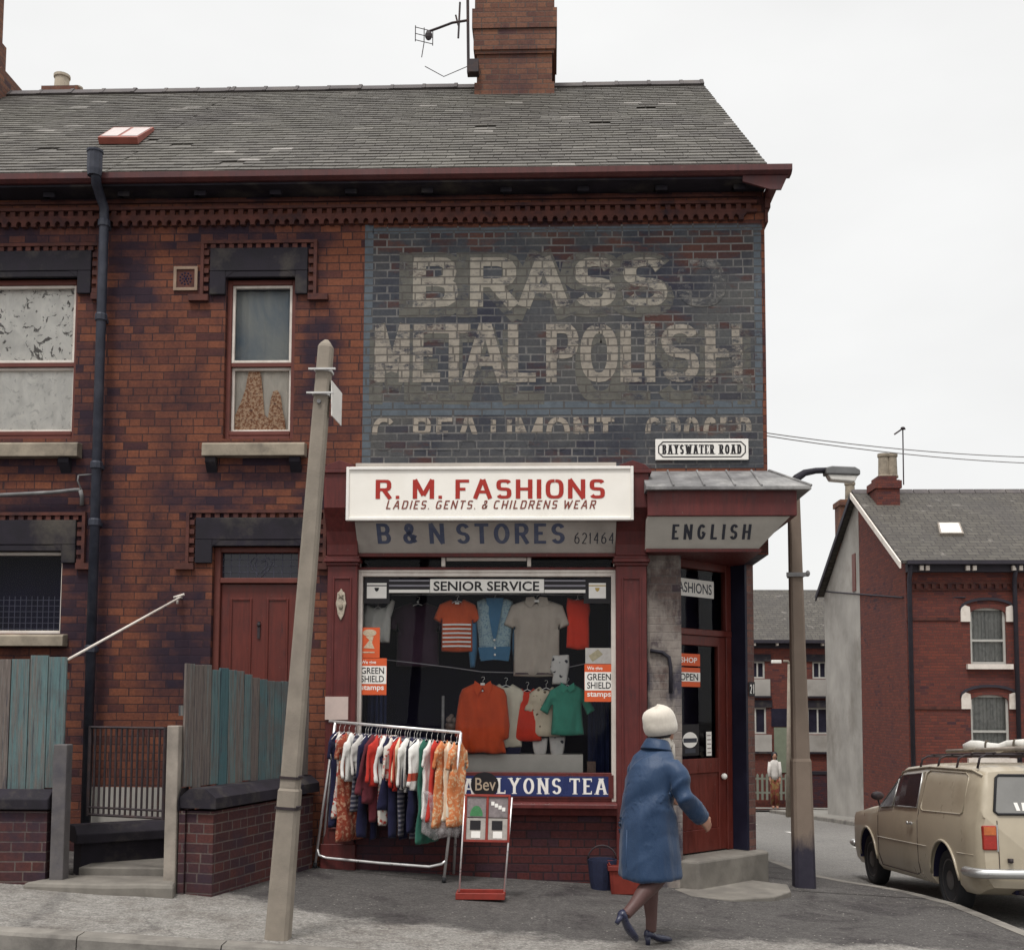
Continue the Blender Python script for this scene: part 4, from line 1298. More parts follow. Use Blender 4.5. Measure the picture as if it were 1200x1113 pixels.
# side door: oxide red, two long upper panels, leaded fanlight
x0, x1, z0, z1 = SD
ztr = PZ(298, 684, .12)
mb = MB(); w = 0.06
mb.box(x0, x0+w, .06, .2, 0.0, z1); mb.box(x1-w, x1, .06, .2, 0.0, z1); mb.box(x0+w, x1-w, .06, .2, z1-.05, z1); mb.box(x0+w, x1-w, .05, .19, ztr, ztr+.05)
mb.build('door_frame', M['framebrown'], corner_house, bevel=0.005)
mb = MB(); mb.box(x0+w+.004, x1-w-.004, .10, .155, 0.12, ztr-.006)
door = mb.build('side_door', M['doorred'], corner_house)
dw = x1-x0-2*w
mb = MB()
for i in (0, 1):
    a = x0+w+.09+i*(dw/2-.02); b = a + dw/2 - .16
    for zz0, zz1 in ((0.95, ztr-.14), (0.25, 0.80)):
        frame_mb(mb, a, b, zz0, zz1, 0.022, .088, .0995)
mb.build('panel_moulding', M['doorred'], door, bevel=0.004)
mb = MB(); cxm = (x0+x1)/2; mb.box(cxm-.012, cxm+.012, .085, .0995, PZ(298,748,.1), PZ(298,728,.1)); mb.ell((cxm,.086,PZ(298,732,.1)), .02, .012, .02, 10, 5)
mb.build('door_knocker', M['iron'], door)
mb = MB(); mb.quad((x0+w,.125,ztr+.05),(x1-w,.125,ztr+.05),(x1-w,.125,z1-.05),(x0+w,.125,z1-.05))
fl = mb.build('fanlight', M['glass_dark'], corner_house, normals=False)
mb = MB()
k = 9
for i in range(1, k):
    x = x0+w+(dw)*i/k; mb.tube([(x,.122,ztr+.05),(x,.122,z1-.05)], .003, 4)
for i in range(1, 4):
    z = ztr+.05+(z1-ztr-.10)*i/4; mb.tube([(x0+w,.121,z),(x1-w,.121,z)], .003, 4)
cz_ = (ztr+z1)/2
for s_ in (1.0, 0.62):
    mb.tube([(cxm+s_*a*.11, .118, cz_+s_*b*.11) for a, b in ((0,-1),(.7,-.3),(.95,.3),(.6,.75),(0,.45),(-.6,.75),(-.95,.3),(-.7,-.3))], .004, 4, closed=True)
mb.build('leading', mat_plain('grey lead came', (0.13,0.13,0.17), 0.6), fl)
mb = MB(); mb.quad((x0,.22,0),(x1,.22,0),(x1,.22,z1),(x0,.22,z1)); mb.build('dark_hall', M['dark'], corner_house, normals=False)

mb = MB(); e = R4(101, 200, 922, 985); mb.box(e[0], e[1], -.012, -.001, e[2], e[3]); mb.build('plinth', M['render'], corner_house)
# downpipe with hopper head
mb = MB()
yp = -0.13
hp = [P(112,193,YE-.16), P(112.5,206,YE-.15), P(113,216,YE-.08), P(118,232,-.2), P(122,243,yp), P(122,262,yp)]
xb = PX(100.5, 958, yp); hp.append(Vector((xb, yp, H(xb,0))))
mb.tube(hp, 0.046, 10)
pipe = mb.build('downpipe', M['pipe'], terrace_house, smooth=True)
mb = MB(); a = P(111.5,178,YE-.16); b = P(112,207,YE-.15)
mb.lathe([(0.062,b.z),(0.07,b.z+.06),(0.07,a.z-.01),(0.078,a.z-.01),(0.078,a.z+.01),(0.055,a.z+.01),(0.05,a.z-.15)], (a.x, a.y, 0), 10)
mb.build('hopper_head', M['pipe'], pipe)
mb = MB()
for py in (262, 372, 545, 612, 760):
    t = (P(120,py,yp).z - hp[5].z)/(hp[6].z - hp[5].z); c = hp[5].lerp(hp[6], t)
    mb.lathe([(0.055,c.z-.035),(0.058,c.z-.03),(0.058,c.z+.02),(0.052,c.z+.035)], (c.x, yp, 0), 10)
    mb.box(c.x-.02, c.x+.02, yp+.04, -.001, c.z-.02, c.z+.02)
mb.build('pipe_collar', M['pipe'], pipe)
mb = MB(); c = P(96,574,-.07)
mb.tube([P(-80,584,-.07), P(60,577,-.07), P(88,574,-.07), P(94,574,-.07)], 0.018, 8)
mb.tube([P(94,574,-.07), P(96,582,-.05), P(96,590,-.02), P(96,592,0.02)], 0.02, 8)
mb.tube([P(92,557,-.06), P(91,563,-.06), P(96,575,-.06)], 0.008, 6); mb.tube([P(92,557,-.06), P(108,556,-.06)], 0.008, 6)
mb.build('waste_pipe', M['lead'], terrace_house, smooth=True)

# ------------------------------------------------------------------ shop front
def prism_face(mb, poly, x0, x1): return mb.prism_yz(poly, x0, x1)
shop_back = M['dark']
x0, x1, z0, z1 = SW
zbf = PZ(570, 1028)
def pilaster(px0, px1, ztop_px):
    a, b = PX(px0, 850, -.06), PX(px1, 850, -.06)
    zt = PZ((px0+px1)/2, 652, -.06); zb = H(a, 0)-.1
    mb = MB()
    mb.box(a, b, -0.10, -0.002, zb, zt-.09)
    mb.box(a-.02, b+.02, -0.125, -0.002, zb, zb+.32)
    mb.box(a-.012, b+.012, -0.12, -0.002, zt-.089, zt-.062); mb.box(a-.03, b+.03, -0.145, -0.002, zt-.061, zt-.028); mb.box(a-.018, b+.018, -0.125, -0.002, zt-.027, zt)
    frame_mb(mb, a+.05, b-.05, zb+.45, zt-.2, .018, -0.112, -0.1005)
    p = mb.build('pilaster', M['maroon'], corner_house, bevel=0.004)
    zc = PZ((px0+px1)/2, ztop_px, -.2)
    a2, b2 = a-.005, b+.005
    mb = MB()
    pr = [(-.002,zt+.001),(-.13,zt+.001),(-.14,zt+.10),(-.17,zt+.22),(-.24,zt+.34),(-.30,zt+.42),(-.31,zc-.10),(-.002,zc-.10)]
    mb.prism_yz(pr, a2, b2)
    mb.box(a2-.025, b2+.025, -.33, -.002, zc-.099, zc-.07)
    mb.prism_xz([(a2-.02,zc-.069),(b2+.02,zc-.069),(b2-.03,zc-.02),((a2+b2)/2,zc+.02),(a2+.03,zc-.02)], -.32, -.002)
    mb.build('console', M['maroon'], p, bevel=0.004)
    return p
pilaster(382, 417, 545); pilaster(722, 758, 545)
# timber front filling the opening
zs = PZ(570, 672)             # head of the big pane
zl1, zl0 = PZ(570, 906), PZ(570, 938)
mb = MB()
mb.box(x0, x1, 0.0, .10, PZ(570,668), PZ(570,664.5)); mb.box(x0, x1, -.02, .10, PZ(570,652), PZ(570,644))
sf = mb.build('shop_window', M['maroon'], corner_house, bevel=0.004)
mb = MB()
for a, b in ((415,423.5),(716.5,725)):
    mb.box(PX(a,800), PX(b,800), -.015, .08, zl0, PZ(570,671))
mb.box(PX(423.6,672), PX(716.4,672), -.012, .075, PZ(570,675.5), PZ(570,671.0)); mb.box(x0, x1, -.02, .07, PZ(570,671)+.001, PZ(570,668)-.001)
for px in (420,519.5,620,721):
    a = PX(px-2.2,658); mb.box(a, a+.036, -.012, .06, PZ(570,664)+.001, PZ(570,652)-.002)
mb.box(PX(523,655), PX(617,655), .0, .05, PZ(570,657), PZ(570,652.8))
mb.build('window_frame', M['white'], sf, bevel=0.004)
mb = MB(); a = 0.035
mb.quad((PX(421,800),a,zl1-.03),(PX(719,800),a,zl1-.03),(PX(719,800),a,PZ(570,673)),(PX(421,800),a,PZ(570,673)))
mb.quad((x0+.02,a,PZ(570,664)),(x1-.02,a,PZ(570,664)),(x1-.02,a,PZ(570,652)),(x0+.02,a,PZ(570,652)))
mb.build('pane', M['glass'], sf, normals=False)
mb = MB()
mb.box(x0, x1, -.012, .06, zl0+.002, zl1+.012)
mb.build('bottom_rail', M['maroon'], sf, bevel=0.004)
mb = MB()
mb.prism_yz([(-.19,zl0-.05),(-.19,zl0-.012),(-.17,zl0+.0),(.05,zl0+.0),(.05,zl0-.12),(-.10,zl0-.12),(-.12,zl0-.055)], XP0, XP1)
mb.build('window_sill', M['maroon'], sf, bevel=0.005)
mb = MB(); mb.box(XP0, XP1, -.045, -.002, -.4, zl0-.121); mb.build('stall_riser', M['brick_low'], corner_house)
# shop interior
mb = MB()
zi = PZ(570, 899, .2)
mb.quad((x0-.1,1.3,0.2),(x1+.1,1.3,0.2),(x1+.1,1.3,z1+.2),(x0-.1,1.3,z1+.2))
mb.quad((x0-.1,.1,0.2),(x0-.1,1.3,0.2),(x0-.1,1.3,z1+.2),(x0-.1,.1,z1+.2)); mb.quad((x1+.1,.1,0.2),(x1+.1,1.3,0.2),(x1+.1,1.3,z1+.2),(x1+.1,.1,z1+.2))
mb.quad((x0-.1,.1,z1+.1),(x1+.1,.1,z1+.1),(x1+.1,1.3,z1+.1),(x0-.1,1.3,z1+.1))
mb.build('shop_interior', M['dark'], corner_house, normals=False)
mb = MB(); mb.box(x0+.02, x1-.02, .11, 1.0, zl0+.1, zl0+.14); mb.build('display_shelf', M['navy'], sf)
mb = MB()
for a, b in ((424,447),(690,716)):
    c = curtain_mb(PX(a,850,.3), PX(b,850,.3), zl1-.05, PZ(570,800,.3), .62, .02, 4); mb.add(c.v, c.f)
mb.build('side_curtain', mat_plain('blue curtain', (0.035,0.045,0.12), 0.9, 0.3, 8, 0.1), sf, normals=False)
# soffit board between consoles
a, b = PX(417,630,-.2), PX(722,630,-.2)
zq0, zq1 = PZ(570, 648, -.06), PZ(570, 612, -.26)
mb = MB()
mb.prism_yz([(-.06,zq0),(-.27,zq1),(-.27,zq1+.55),(-.002,zq1+.55),(-.002,zq0)], a+.002, b-.002)
fas = mb.build('old_fascia', M['board'], corner_house)
mb = MB(); mb.box(a, b, -.075, -.002, zq0-.035, zq0-.001); mb.build('fascia_moulding', M['maroon'], fas, bevel=0.003)
# its fading letters
o_ = Vector((0, -.06, zq0)); uz = (Vector((0, -.27, zq1)) - o_); Ls = uz.length; uz.normalize()
def fascia_pt(px, py):
    n_ = Vector((0, uz.z, -uz.y)); d = ray(px, py); c = Vector((0, CAMY, EYE))
    q = c + d*((o_-c).dot(n_)/d.dot(n_)); return q.x, (q-o_).dot(uz)
def on_fascia(mb_): return on_plane(on_y(mb_, -.002), o_, Vector((1,0,0)), uz)
xa, sa = fascia_pt(443, 637); xb, sb = fascia_pt(662, 613)
mb = on_fascia(stroke_text('B & N STORES', xa, xb, sa, sb, .040, .032, 2.0, 0, .30, .40)); mb.build('lettering', M['slateblue'], fas, normals=False)
xa, sa = fascia_pt(673, 637); xb, sb = fascia_pt(720, 624)
mb = on_fascia(stroke_text('621464', xa, xb, sa, sb, .010, .009, 2.0, 0, .3)); mb.build('lettering', M['darkgreytext'], fas, normals=False)

# canopy over the canted entrance
yf, yt, ybm = -.45, -.42, -.22
cz1, cz2 = PZ(840, 605, yt), PZ(840, 643, ybm)
cx0 = PX(757.5, 620, -.3)
cxt, cxb = PX(926, 605, yt), PX(889, 643, ybm)
yb_ = 1.25
czt = PZ(840, 571, yf-.02)
can = thing('corner_canopy', 'maroon canopy with a flaking lead roof jutting over the canted shop entrance', 'canopy', ((cx0+cxt)/2, 0, cz2))
mb = MB()   # tilted cream panels: front and lane side, mitred
mb.add([(cx0,ybm,cz2),(cxb,ybm,cz2),(cxt,yt,cz1),(cx0,yt,cz1),(cx0,0.15,cz1),(cxt,.15,cz1),(cx0,.15,cz2),(cxb,.15,cz2),(cxb,yb_,cz2),(cxt,yb_,cz1)],
       [(0,1,2,3),(1,8,9,2),(0,3,4,6),(8,7,5,9)])
panel = mb.build('tilted_panel', M['board2'], can, normals=False)
uzc = Vector((0, yt-ybm, cz1-cz2)); uzc.normalize(); o_ = Vector((0,ybm,cz2)); uz = uzc
xa, sa = fascia_pt(787, 632); xb, sb = fascia_pt(881, 614)
mb = on_fascia(stroke_text('ENGLISH', xa, xb, sa, sb, .026, .023, 2.0, 0, .5)); mb.build('lettering', M['darkgreytext'], panel, normals=False)
mb = MB()
mb.prism_xy([(cx0,ybm-.02),(cxb+.02,ybm-.02),(cxb+.02,yb_),(cx0,yb_)], cz2-.03, cz2-.001)
mb.build('soffit', M['maroon'], can)
mb = MB()
xe = PX(934, 590, yf)
mb.box(cx0, xe, yf, yf+.06, cz1+.001, czt); mb.box(xe-.06, xe, yf+.061, yb_, cz1+.001, czt); mb.box(cx0, xe-.061, yf+.061, .02, cz1+.001, cz1+.03)
mb.build('fascia_board', M['maroon'], can, bevel=0.005)
mb = MB()
xt, zt_ = PX(951,571,yf-.06), czt+.004
zw = PZ(830, 552, 0)
xr2 = XR+.01
mb.add([(cx0-.02,yf-.06,zt_),(xt,yf-.06,zt_),(xr2,-.004,zw),(cx0-.02,-.004,zw),(xt,yb_,zt_),(xr2,yb_,zw),
        (cx0-.02,yf-.06,zt_-.03),(xt,yf-.06,zt_-.03),(xt,yb_,zt_-.03),(cx0-.02,0,zt_-.03),(xr2,yb_,zt_-.03)],
       [(0,1,2,3),(1,4,5,2),(0,6,7,1),(1,7,8,4),(0,3,9,6),(4,8,10,5),(6,9,10,8,7)])
# lead rolls
for px in (785, 820, 855, 885):
    x = PX(px, 560, -.2); mb.tube([(x,yf-.06,zt_+.004),(x,-.005,zw+.004)], .012, 6)
mb.tube([(xt,yf-.06,zt_+.004),(xr2,-.005,zw+.004)], .014, 6)
mb.build('lead_roof', M['lead'], can, bevel=0.003)

# pillar, canted entrance
pil0, pil1 = PX(759, 850), XC
mb = MB(); mb.box(pil1-.0, pil0, -.012, .3, -.4, ZC2)
mb.build('entrance_pillar', M['brick_pale'], corner_house)
u = Vector((XR-XC, CY, 0)); L = u.length; u.normalize(); nin = Vector((-u.y, u.x, 0))   # inwards
def C(t, d, z): return Vector((XC,0,z)) + u*(t*L) + nin*d
def cbox(mb, t0, t1, d0, d1, z0, z1):
    vs = [C(t0,d0,z0),C(t1,d0,z0),C(t1,d1,z0),C(t0,d1,z0),C(t0,d0,z1),C(t1,d0,z1),C(t1,d1,z1),C(t0,d1,z1)]
    return mb.add(vs, [(0,3,2,1),(4,5,6,7),(0,1,5,4),(1,2,6,5),(2,3,7,6),(3,0,4,7)])
mb = MB(); mb.add([C(.905,0,-.5), C(1,0,-.5), C(1,0,ZC2+.02), C(.905,0,ZC2+.02), C(.905,.3,-.5), C(.905,.3,ZC2+.02)], [(0,1,2,3),(0,3,5,4)])
mb.build('corner_brickwork', M['brick_corner'], corner_house, normals=False)
zd0 = PZ(835, 998, .55); ztr = PZ(830, 741, .5)
D = .18
mb = MB(); cbox(mb, .875, .904, -.0, D+.06, zd0, ZC2); cbox(mb, .0, .05, .1, D+.06, zd0, ZC2); 
mb.build('door_frame', M['bluepost'], corner_house)
mb = MB(); cbox(mb, .051, .874, D-.02, D+.06, ztr-.03, ztr+.03); cbox(mb, .80, .874, D-.015, D+.05, zd0+.0, ztr-.031); cbox(mb, .80, .874, D-.015, D+.05, ztr+.031, ZC2); cbox(mb, .051, .799, D-.015, D+.05, ZC2-.08, ZC2-.001)
mb.build('door_lining', M['doorred'], corner_house, bevel=0.004)
mb = MB()
zg0, zg1 = PZ(825, 888, .6), PZ(825, 757, .6)
cbox(mb, .051, .15, D+.0, D+.05, zd0+.01, ztr-.031); cbox(mb, .70, .799, D, D+.05, zd0+.01, ztr-.031)
cbox(mb, .1501, .6999, D, D+.05, zg1, ztr-.031); cbox(mb, .1501, .6999, D, D+.05, zg0-.14, zg0)
cbox(mb, .1501, .6999, D, D+.05, zd0+.01, zd0+.22); cbox(mb, .1501, .6999, D+.014, D+.045, zd0+.2201, zg0-.1401)
sdoor = mb.build('shop_door', M['doorred'], corner_house, bevel=0.004)
mb = MB(); mb.quad(C(.14,D+.03,zg0-.01),C(.71,D+.03,zg0-.01),C(.71,D+.03,zg1+.01),C(.14,D+.03,zg1+.01))
mb.build('door_pane', M['glass'], sdoor, normals=False)
mb = MB(); q = C(.735, D-.03, PZ(838,910,.6)); mb.ell(q, .03, .03, .03, 12, 8); mb.tube([q, C(.735, D+.01, q.z)], .012, 8)
mb.build('door_knob', M['stickerwhite'], sdoor, smooth=True)
mb = MB(); mb.quad(C(.05,D+.02,ztr+.03),C(.80,D+.02,ztr+.03),C(.80,D+.02,ZC2-.08),C(.05,D+.02,ZC2-.08))
mb.build('transom_light', M['glass'], corner_house, normals=False)
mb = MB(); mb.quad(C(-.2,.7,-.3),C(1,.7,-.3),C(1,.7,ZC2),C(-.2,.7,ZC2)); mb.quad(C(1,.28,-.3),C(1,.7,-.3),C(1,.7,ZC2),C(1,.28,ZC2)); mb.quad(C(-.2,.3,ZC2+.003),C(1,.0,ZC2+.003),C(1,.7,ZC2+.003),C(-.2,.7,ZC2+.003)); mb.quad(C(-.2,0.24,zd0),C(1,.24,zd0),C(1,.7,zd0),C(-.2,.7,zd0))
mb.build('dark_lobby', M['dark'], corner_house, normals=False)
# soffit under the overhanging corner and step
mb = MB(); mb.add([(XC-.3,.0,ZC2+.001),(XR,.0,ZC2+.001),(XR,CY,ZC2+.001),(XC-.3,CY,ZC2+.001)], [(0,1,2,3)]); mb.build('overhang_soffit', M['bluepost'], corner_house, normals=False)
mb = MB()
q = [C(-.06,.35,0), C(-.02,-.02,0), C(.02,-.16,0), C(.98,-.16,0), C(1.06,-.05,0), C(1.03,.35,0)]
mb.prism_xy([(p.x,p.y) for p in q], -.5, zd0-.004)
mb.build('door_step', M['step'], corner_house, bevel=0.02)
mb = MB()
zz = H(1.8,0)
pts = [(XC-.1,-.08), (XC+.02,-.42), (XC+.35,-.58), (XC+.75,-.42), (XC+.95,-.12), (XC+1.0,.25), (XC+.7,.5)]
mb.prism_xy(pts, zz-.3, zz+.035); mb.build('lower_step', M['step'], corner_house, bevel=0.012)
# ------------------------------------------------------------------ signs
def rect_mb(e, y, mb=None):
    mb = mb or MB(); mb.quad((e[0],y,e[2]),(e[1],y,e[2]),(e[1],y,e[3]),(e[0],y,e[3])); return mb
ys_ = -.36
e = R4(406, 742, 547, 609, ys_)
mb = MB(); mb.box(e[0], e[1], ys_+.012, ys_+.07, e[2], e[3])
sign = mb.build('shop_sign', M['signwhite'])
tag(sign, 'long white signboard with red capitals across the shop front', 'sign')
mb = frame_mb(MB(), e[0]-.004, e[1]+.004, e[2]-.004, e[3]+.004, .028, ys_-.004, ys_+.04); mb.build('sign_frame', M['stickerwhite'], sign, bevel=0.004)
rt_ = R4(440, 709, 561.5, 584, ys_)
mb = on_y(stroke_text('R. M. FASHIONS', rt_[0], rt_[1], rt_[2], rt_[3], .041, .027, 3.2, 0, .22, .42), ys_+.009); mb.build('lettering', M['redtext'], sign, normals=False)
rt_ = R4(452, 697, 586, 596, ys_)
mb = on_y(stroke_text('LADIES. GENTS. & CHILDRENS WEAR', rt_[0], rt_[1], rt_[2], rt_[3], .012, .011, 4.0, 0, .38, .55), ys_+.0085)
for v in mb.v: v.x += (v.z - rt_[2])*.25
mb.build('lettering', mat_plain('brown red lettering', (0.20,0.045,0.03), 0.5, 0.1, 20, 0), sign, normals=False)

e = R4(768, 877, 514.5, 539, -.02)
mb = MB(); mb.box(e[0], e[1], -.028, -.0045, e[2], e[3]); np_ = mb.build('street_nameplate', M['stickerwhite'], bevel=0.003)
tag(np_, 'small white street nameplate with black capitals on the painted wall', 'sign')
i0, i1, j0, j1 = e[0]+.03, e[1]-.03, e[2]+.028, e[3]-.028; c_ = .04
mb = MB(); ribbon(mb, [(i0+c_,j0),(i1-c_,j0),(i1,j0+c_),(i1,j1-c_),(i1-c_,j1),(i0+c_,j1),(i0,j1-c_),(i0,j0+c_),(i0+c_,j0)], .011, .011, -.0295)
mb.build('border', M['black'], np_, normals=False)
mb = MB()
tx = stroke_text('BAYSWATER ROAD', i0+.035, i1-.035, j0+.026, j1-.026, .017, .009, 2, .010, .30, .75); on_y(tx, -.0295); tx.build('lettering', M['black'], np_, normals=False)

# strip along the head of the window
e = R4(456, 686, 679, 695, .02)
sv = thing('window_header_strip', 'black and white striped header strip along the top of the shop window', 'sign', ((e[0]+e[1])/2, .03, e[2]))
mb = MB(); mb.box(e[0], e[1], .018, .03, e[2], e[3]); mb.build('strip', M['black'], sv)
mb = MB(); a = R4(504, 637.5, 678.5, 694.5, .015); mb.box(a[0], a[1], .013, .0175, a[2], a[3]); mb.build('name_panel', M['stickerwhite'], sv)
h_ = e[3]-e[2]
mb = MB()
for x0_, x1_ in ((e[0], a[0]-.004), (a[1]+.004, e[1])):
    mb.box(x0_, x1_, .014, .0175, e[2]+.004, e[2]+h_*.26)
mb.build('stripe', M['stickerwhite'], sv)
mb = MB()
for x0_, x1_ in ((e[0], a[0]-.004), (a[1]+.004, e[1])):
    mb.box(x0_, x1_, .014, .0175, e[2]+h_*.48, e[2]+h_*.62); mb.box(x0_, x1_, .014, .0175, e[2]+h_*.86, e[2]+h_*.98)
mb.build('stripe', mat_plain('grey strip paint', (0.22,0.21,0.24), .5, .1, 9, 0), sv)
t_ = R4(508, 632, 681, 692.3, .012)
on_y(font_text('SENIOR SERVICE', t_[0], t_[1], t_[2], t_[3], bold=.02), .012).build('lettering', M['black'], sv, normals=False)
for (px0, px1, lab, mark) in ((427,457,'dark square holder with a white card in the top left window corner', M['black']), (684,716,'dark square holder with a gold marked card in the top right window corner', mat_plain('gold ink', (0.45,0.32,0.10), .5, .1, 9, 0))):
    e = R4(px0, px1, 677, 707, .02)
    mb = MB(); mb.box(e[0], e[1], .016, .03, e[2], e[3]); ch_ = mb.build('window_card', M['black']); tag(ch_, lab, 'card')
    a = R4(px0+3 if px0 < 500 else px0+6, px1-4 if px0 < 500 else px1-6, 683, 701, .015)
    mb = MB(); mb.box(a[0], a[1], .0125, .0155, a[2], a[3]); mb.build('white_card', M['stickerwhite'], ch_)
    mb = MB(); mb.box(a[0], a[1], .0115, .0122, a[3]-.03, a[3]-.02); cx_ = (a[0]+a[1])/2
    mb.prism_xz([(cx_-.022,a[3]-.045),(cx_+.022,a[3]-.045),(cx_+.016,a[3]-.07),(cx_,a[3]-.082),(cx_-.016,a[3]-.07)], .0115, .0122)
    mb.build('printed_emblem', mark, ch_)

def stamps_sticker(px0, px1, py0, py1, lab):
    e = R4(px0, px1, py0, py1, .02)
    mb = MB(); mb.box(e[0], e[1], .020, .026, e[2], e[3]); s_ = mb.build('trading_stamp_sticker', M['orange']); tag(s_, lab, 'sticker', 'trading stamp stickers')
    h = e[3]-e[2]; w = e[1]-e[0]
    mb = MB(); mb.box(e[0]+.002, e[1]-.002, .0185, .0195, e[2]+h*.30, e[2]+h*.79); mb.build('white_panel', M['stickerwhite'], s_)
    on_y(font_text('GREEN', e[0]+w*.09, e[1]-w*.09, e[2]+h*.57, e[2]+h*.75, bold=.015), .018).build('lettering', M['black'], s_, normals=False)
    on_y(font_text('SHIELD', e[0]+w*.09, e[1]-w*.09, e[2]+h*.345, e[2]+h*.525, bold=.015), .018).build('lettering', M['black'], s_, normals=False)
    on_y(font_text('We give', e[0]+w*.09, e[0]+w*.62, e[2]+h*.82, e[2]+h*.94, bold=.02), .0195).build('lettering', M['stickerwhite'], s_, normals=False)
    on_y(font_text('stamps', e[0]+w*.09, e[1]-w*.09, e[2]+h*.09, e[2]+h*.26, bold=.02), .0195).build('lettering', M['stickerwhite'], s_, normals=False)
stamps_sticker(420, 453, 771, 814, 'orange and white sticker low in the left edge of the shop window')
stamps_sticker(685, 719, 778, 822, 'orange and white sticker on the right edge of the shop window')
e = R4(421, 445, 735, 770.5, .02)
mb = MB(); mb.box(e[0], e[1], .021, .026, e[2], e[3]); po = mb.build('small_poster', M['orange']); tag(po, 'orange poster with a pale figure just above the left stamp sticker', 'poster')
mb = MB(); w, h = e[1]-e[0], e[3]-e[2]
mb.ell((e[0]+w*.5,.0205,e[2]+h*.82), w*.34, .002, h*.12, 12, 6); mb.prism_xz([(e[0]+w*.2,e[2]+h*.32),(e[0]+w*.5,e[2]+h*.58),(e[0]+w*.3,e[2]+h*.7),(e[0]+w*.7,e[2]+h*.7),(e[0]+w*.62,e[2]+h*.5),(e[0]+w*.75,e[2]+h*.3)], .019, .0205); mb.box(e[0]+w*.15, e[1]-w*.25, .019, .0205, e[2]+h*.16, e[2]+h*.2)
mb.build('printed_figure', mat_plain('pale poster ink', (0.52,0.42,0.30), .6, .3, 60, 0), po)
e = R4(686, 719, 759, 777.5, .02)
mb = MB(); mb.box(e[0], e[1], .021, .026, e[2], e[3]); po = mb.build('picture_card', mat_plain('pale grey card', (0.36,0.34,0.32), .6, .15, 30, 0)); tag(po, 'pale grey picture card just above the right stamp sticker', 'card')
mb = MB(); w, h = e[1]-e[0], e[3]-e[2]; mb.prism_xz([(e[0]+w*.12,e[2]+h*.5),(e[0]+w*.45,e[2]+h*.92),(e[0]+w*.62,e[2]+h*.6),(e[0]+w*.25,e[2]+h*.12)], .0195, .0205); mb.build('printed_figure', mat_plain('olive ink', (0.26,0.23,0.15), .6, .2, 40, 0), po)

# enamel strip under the window
e = R4(421, 719, 907, 934, -.016)
ty = thing('enamel_advert_strip', 'blue enamel strip with white serif capitals below the shop window', 'sign', ((e[0]+e[1])/2, 0, e[2]))
mb = MB(); mb.box(e[0], e[1], -.022, -.0125, e[2], e[3]); mb.build('strip', M['maroon'], ty)
for a, b in ((545, 711), (424, 556)):
    f_ = R4(a, b+2, 909, 932.5, -.02); mb = MB(); 
    if a == 545: mb.box(f_[0], f_[1], -.0255, -.0225, f_[2], f_[3])
    else: mb.box(e[0]+.02, PX(544.5,920,-.02), -.0255, -.0225, f_[2], f_[3])
    mb.build('blue_panel', M['royal'], ty)
t_ = R4(583, 711, 911.5, 930, -.02)
on_y(stroke_text('LYONS TEA', t_[0], t_[1], t_[2], t_[3], .026, .014, 2, .011, .32, .45), -.0265).build('lettering', M['stickerwhite'], ty, normals=False)
t_ = R4(427, 556, 911.5, 930, -.02)
on_y(stroke_text('LYONS TEA', t_[0], t_[1], t_[2], t_[3], .026, .014, 2, .011, .32, .45), -.0265).build('lettering', M['stickerwhite'], ty, normals=False)
c_ = P(568, 919, -.027)
mb = MB(); mb.prism_xz([(c_.x+.128*math.cos(2*math.pi*i/28), c_.z+.115*math.sin(2*math.pi*i/28)) for i in range(28)], -.032, -.0285); mb.build('roundel', M['black'], ty)
t_ = R4(557, 581, 911, 926, -.03)
on_y(font_text('Bev', t_[0], t_[1], t_[2], t_[3], bold=.005), -.033).build('lettering', mat_plain('cream ink', (0.42,0.33,0.24), .5, .1, 9, 0), ty, normals=False)

# notice and plaque on the left pilaster
e = R4(381, 408, 816, 843, -.115)
mb = MB(); mb.box(e[0], e[1], -.120, -.1005, e[2], e[3]); nt_ = mb.build('paper_notice', mat_plain('pinkish paper', (0.50,0.40,0.36), .8, .1, 9, .05)); tag(nt_, 'small square pinkish paper notice on the left pilaster of the shop', 'notice')
c_ = P(399.5, 708, -.115)
mb = MB(); rw, rh = .05, .15
out = [(0,1),(.35,.8),(.7,.72),(.8,.3),(1,.05),(.75,-.25),(.6,-.6),(.25,-.85),(0,-1)]
pol = [(c_.x+a*rw, c_.z+b*rh) for a, b in out] + [(c_.x-a*rw, c_.z+b*rh) for a, b in out[-2:0:-1]]
mb.prism_xz(pol, -.118, -.1005)
pq = mb.build('wall_plaque', mat_plain('tarnished cream plaster', (0.40,0.34,0.27), .6, .4, 40, .3), bevel=.006); tag(pq, 'narrow cream moulded plaque high on the left pilaster', 'plaque')
mb = MB(); mb.ell((c_.x, -.121, c_.z-.02), .022, .012, .03, 10, 6); mb.tube([(c_.x-.02,-.121,c_.z+.06),(c_.x+.02,-.121,c_.z+.09)], .007, 6); mb.tube([(c_.x+.02,-.121,c_.z+.05),(c_.x-.02,-.121,c_.z+.1)], .007, 6)
mb.build('relief', M['sill'], pq, smooth=True)

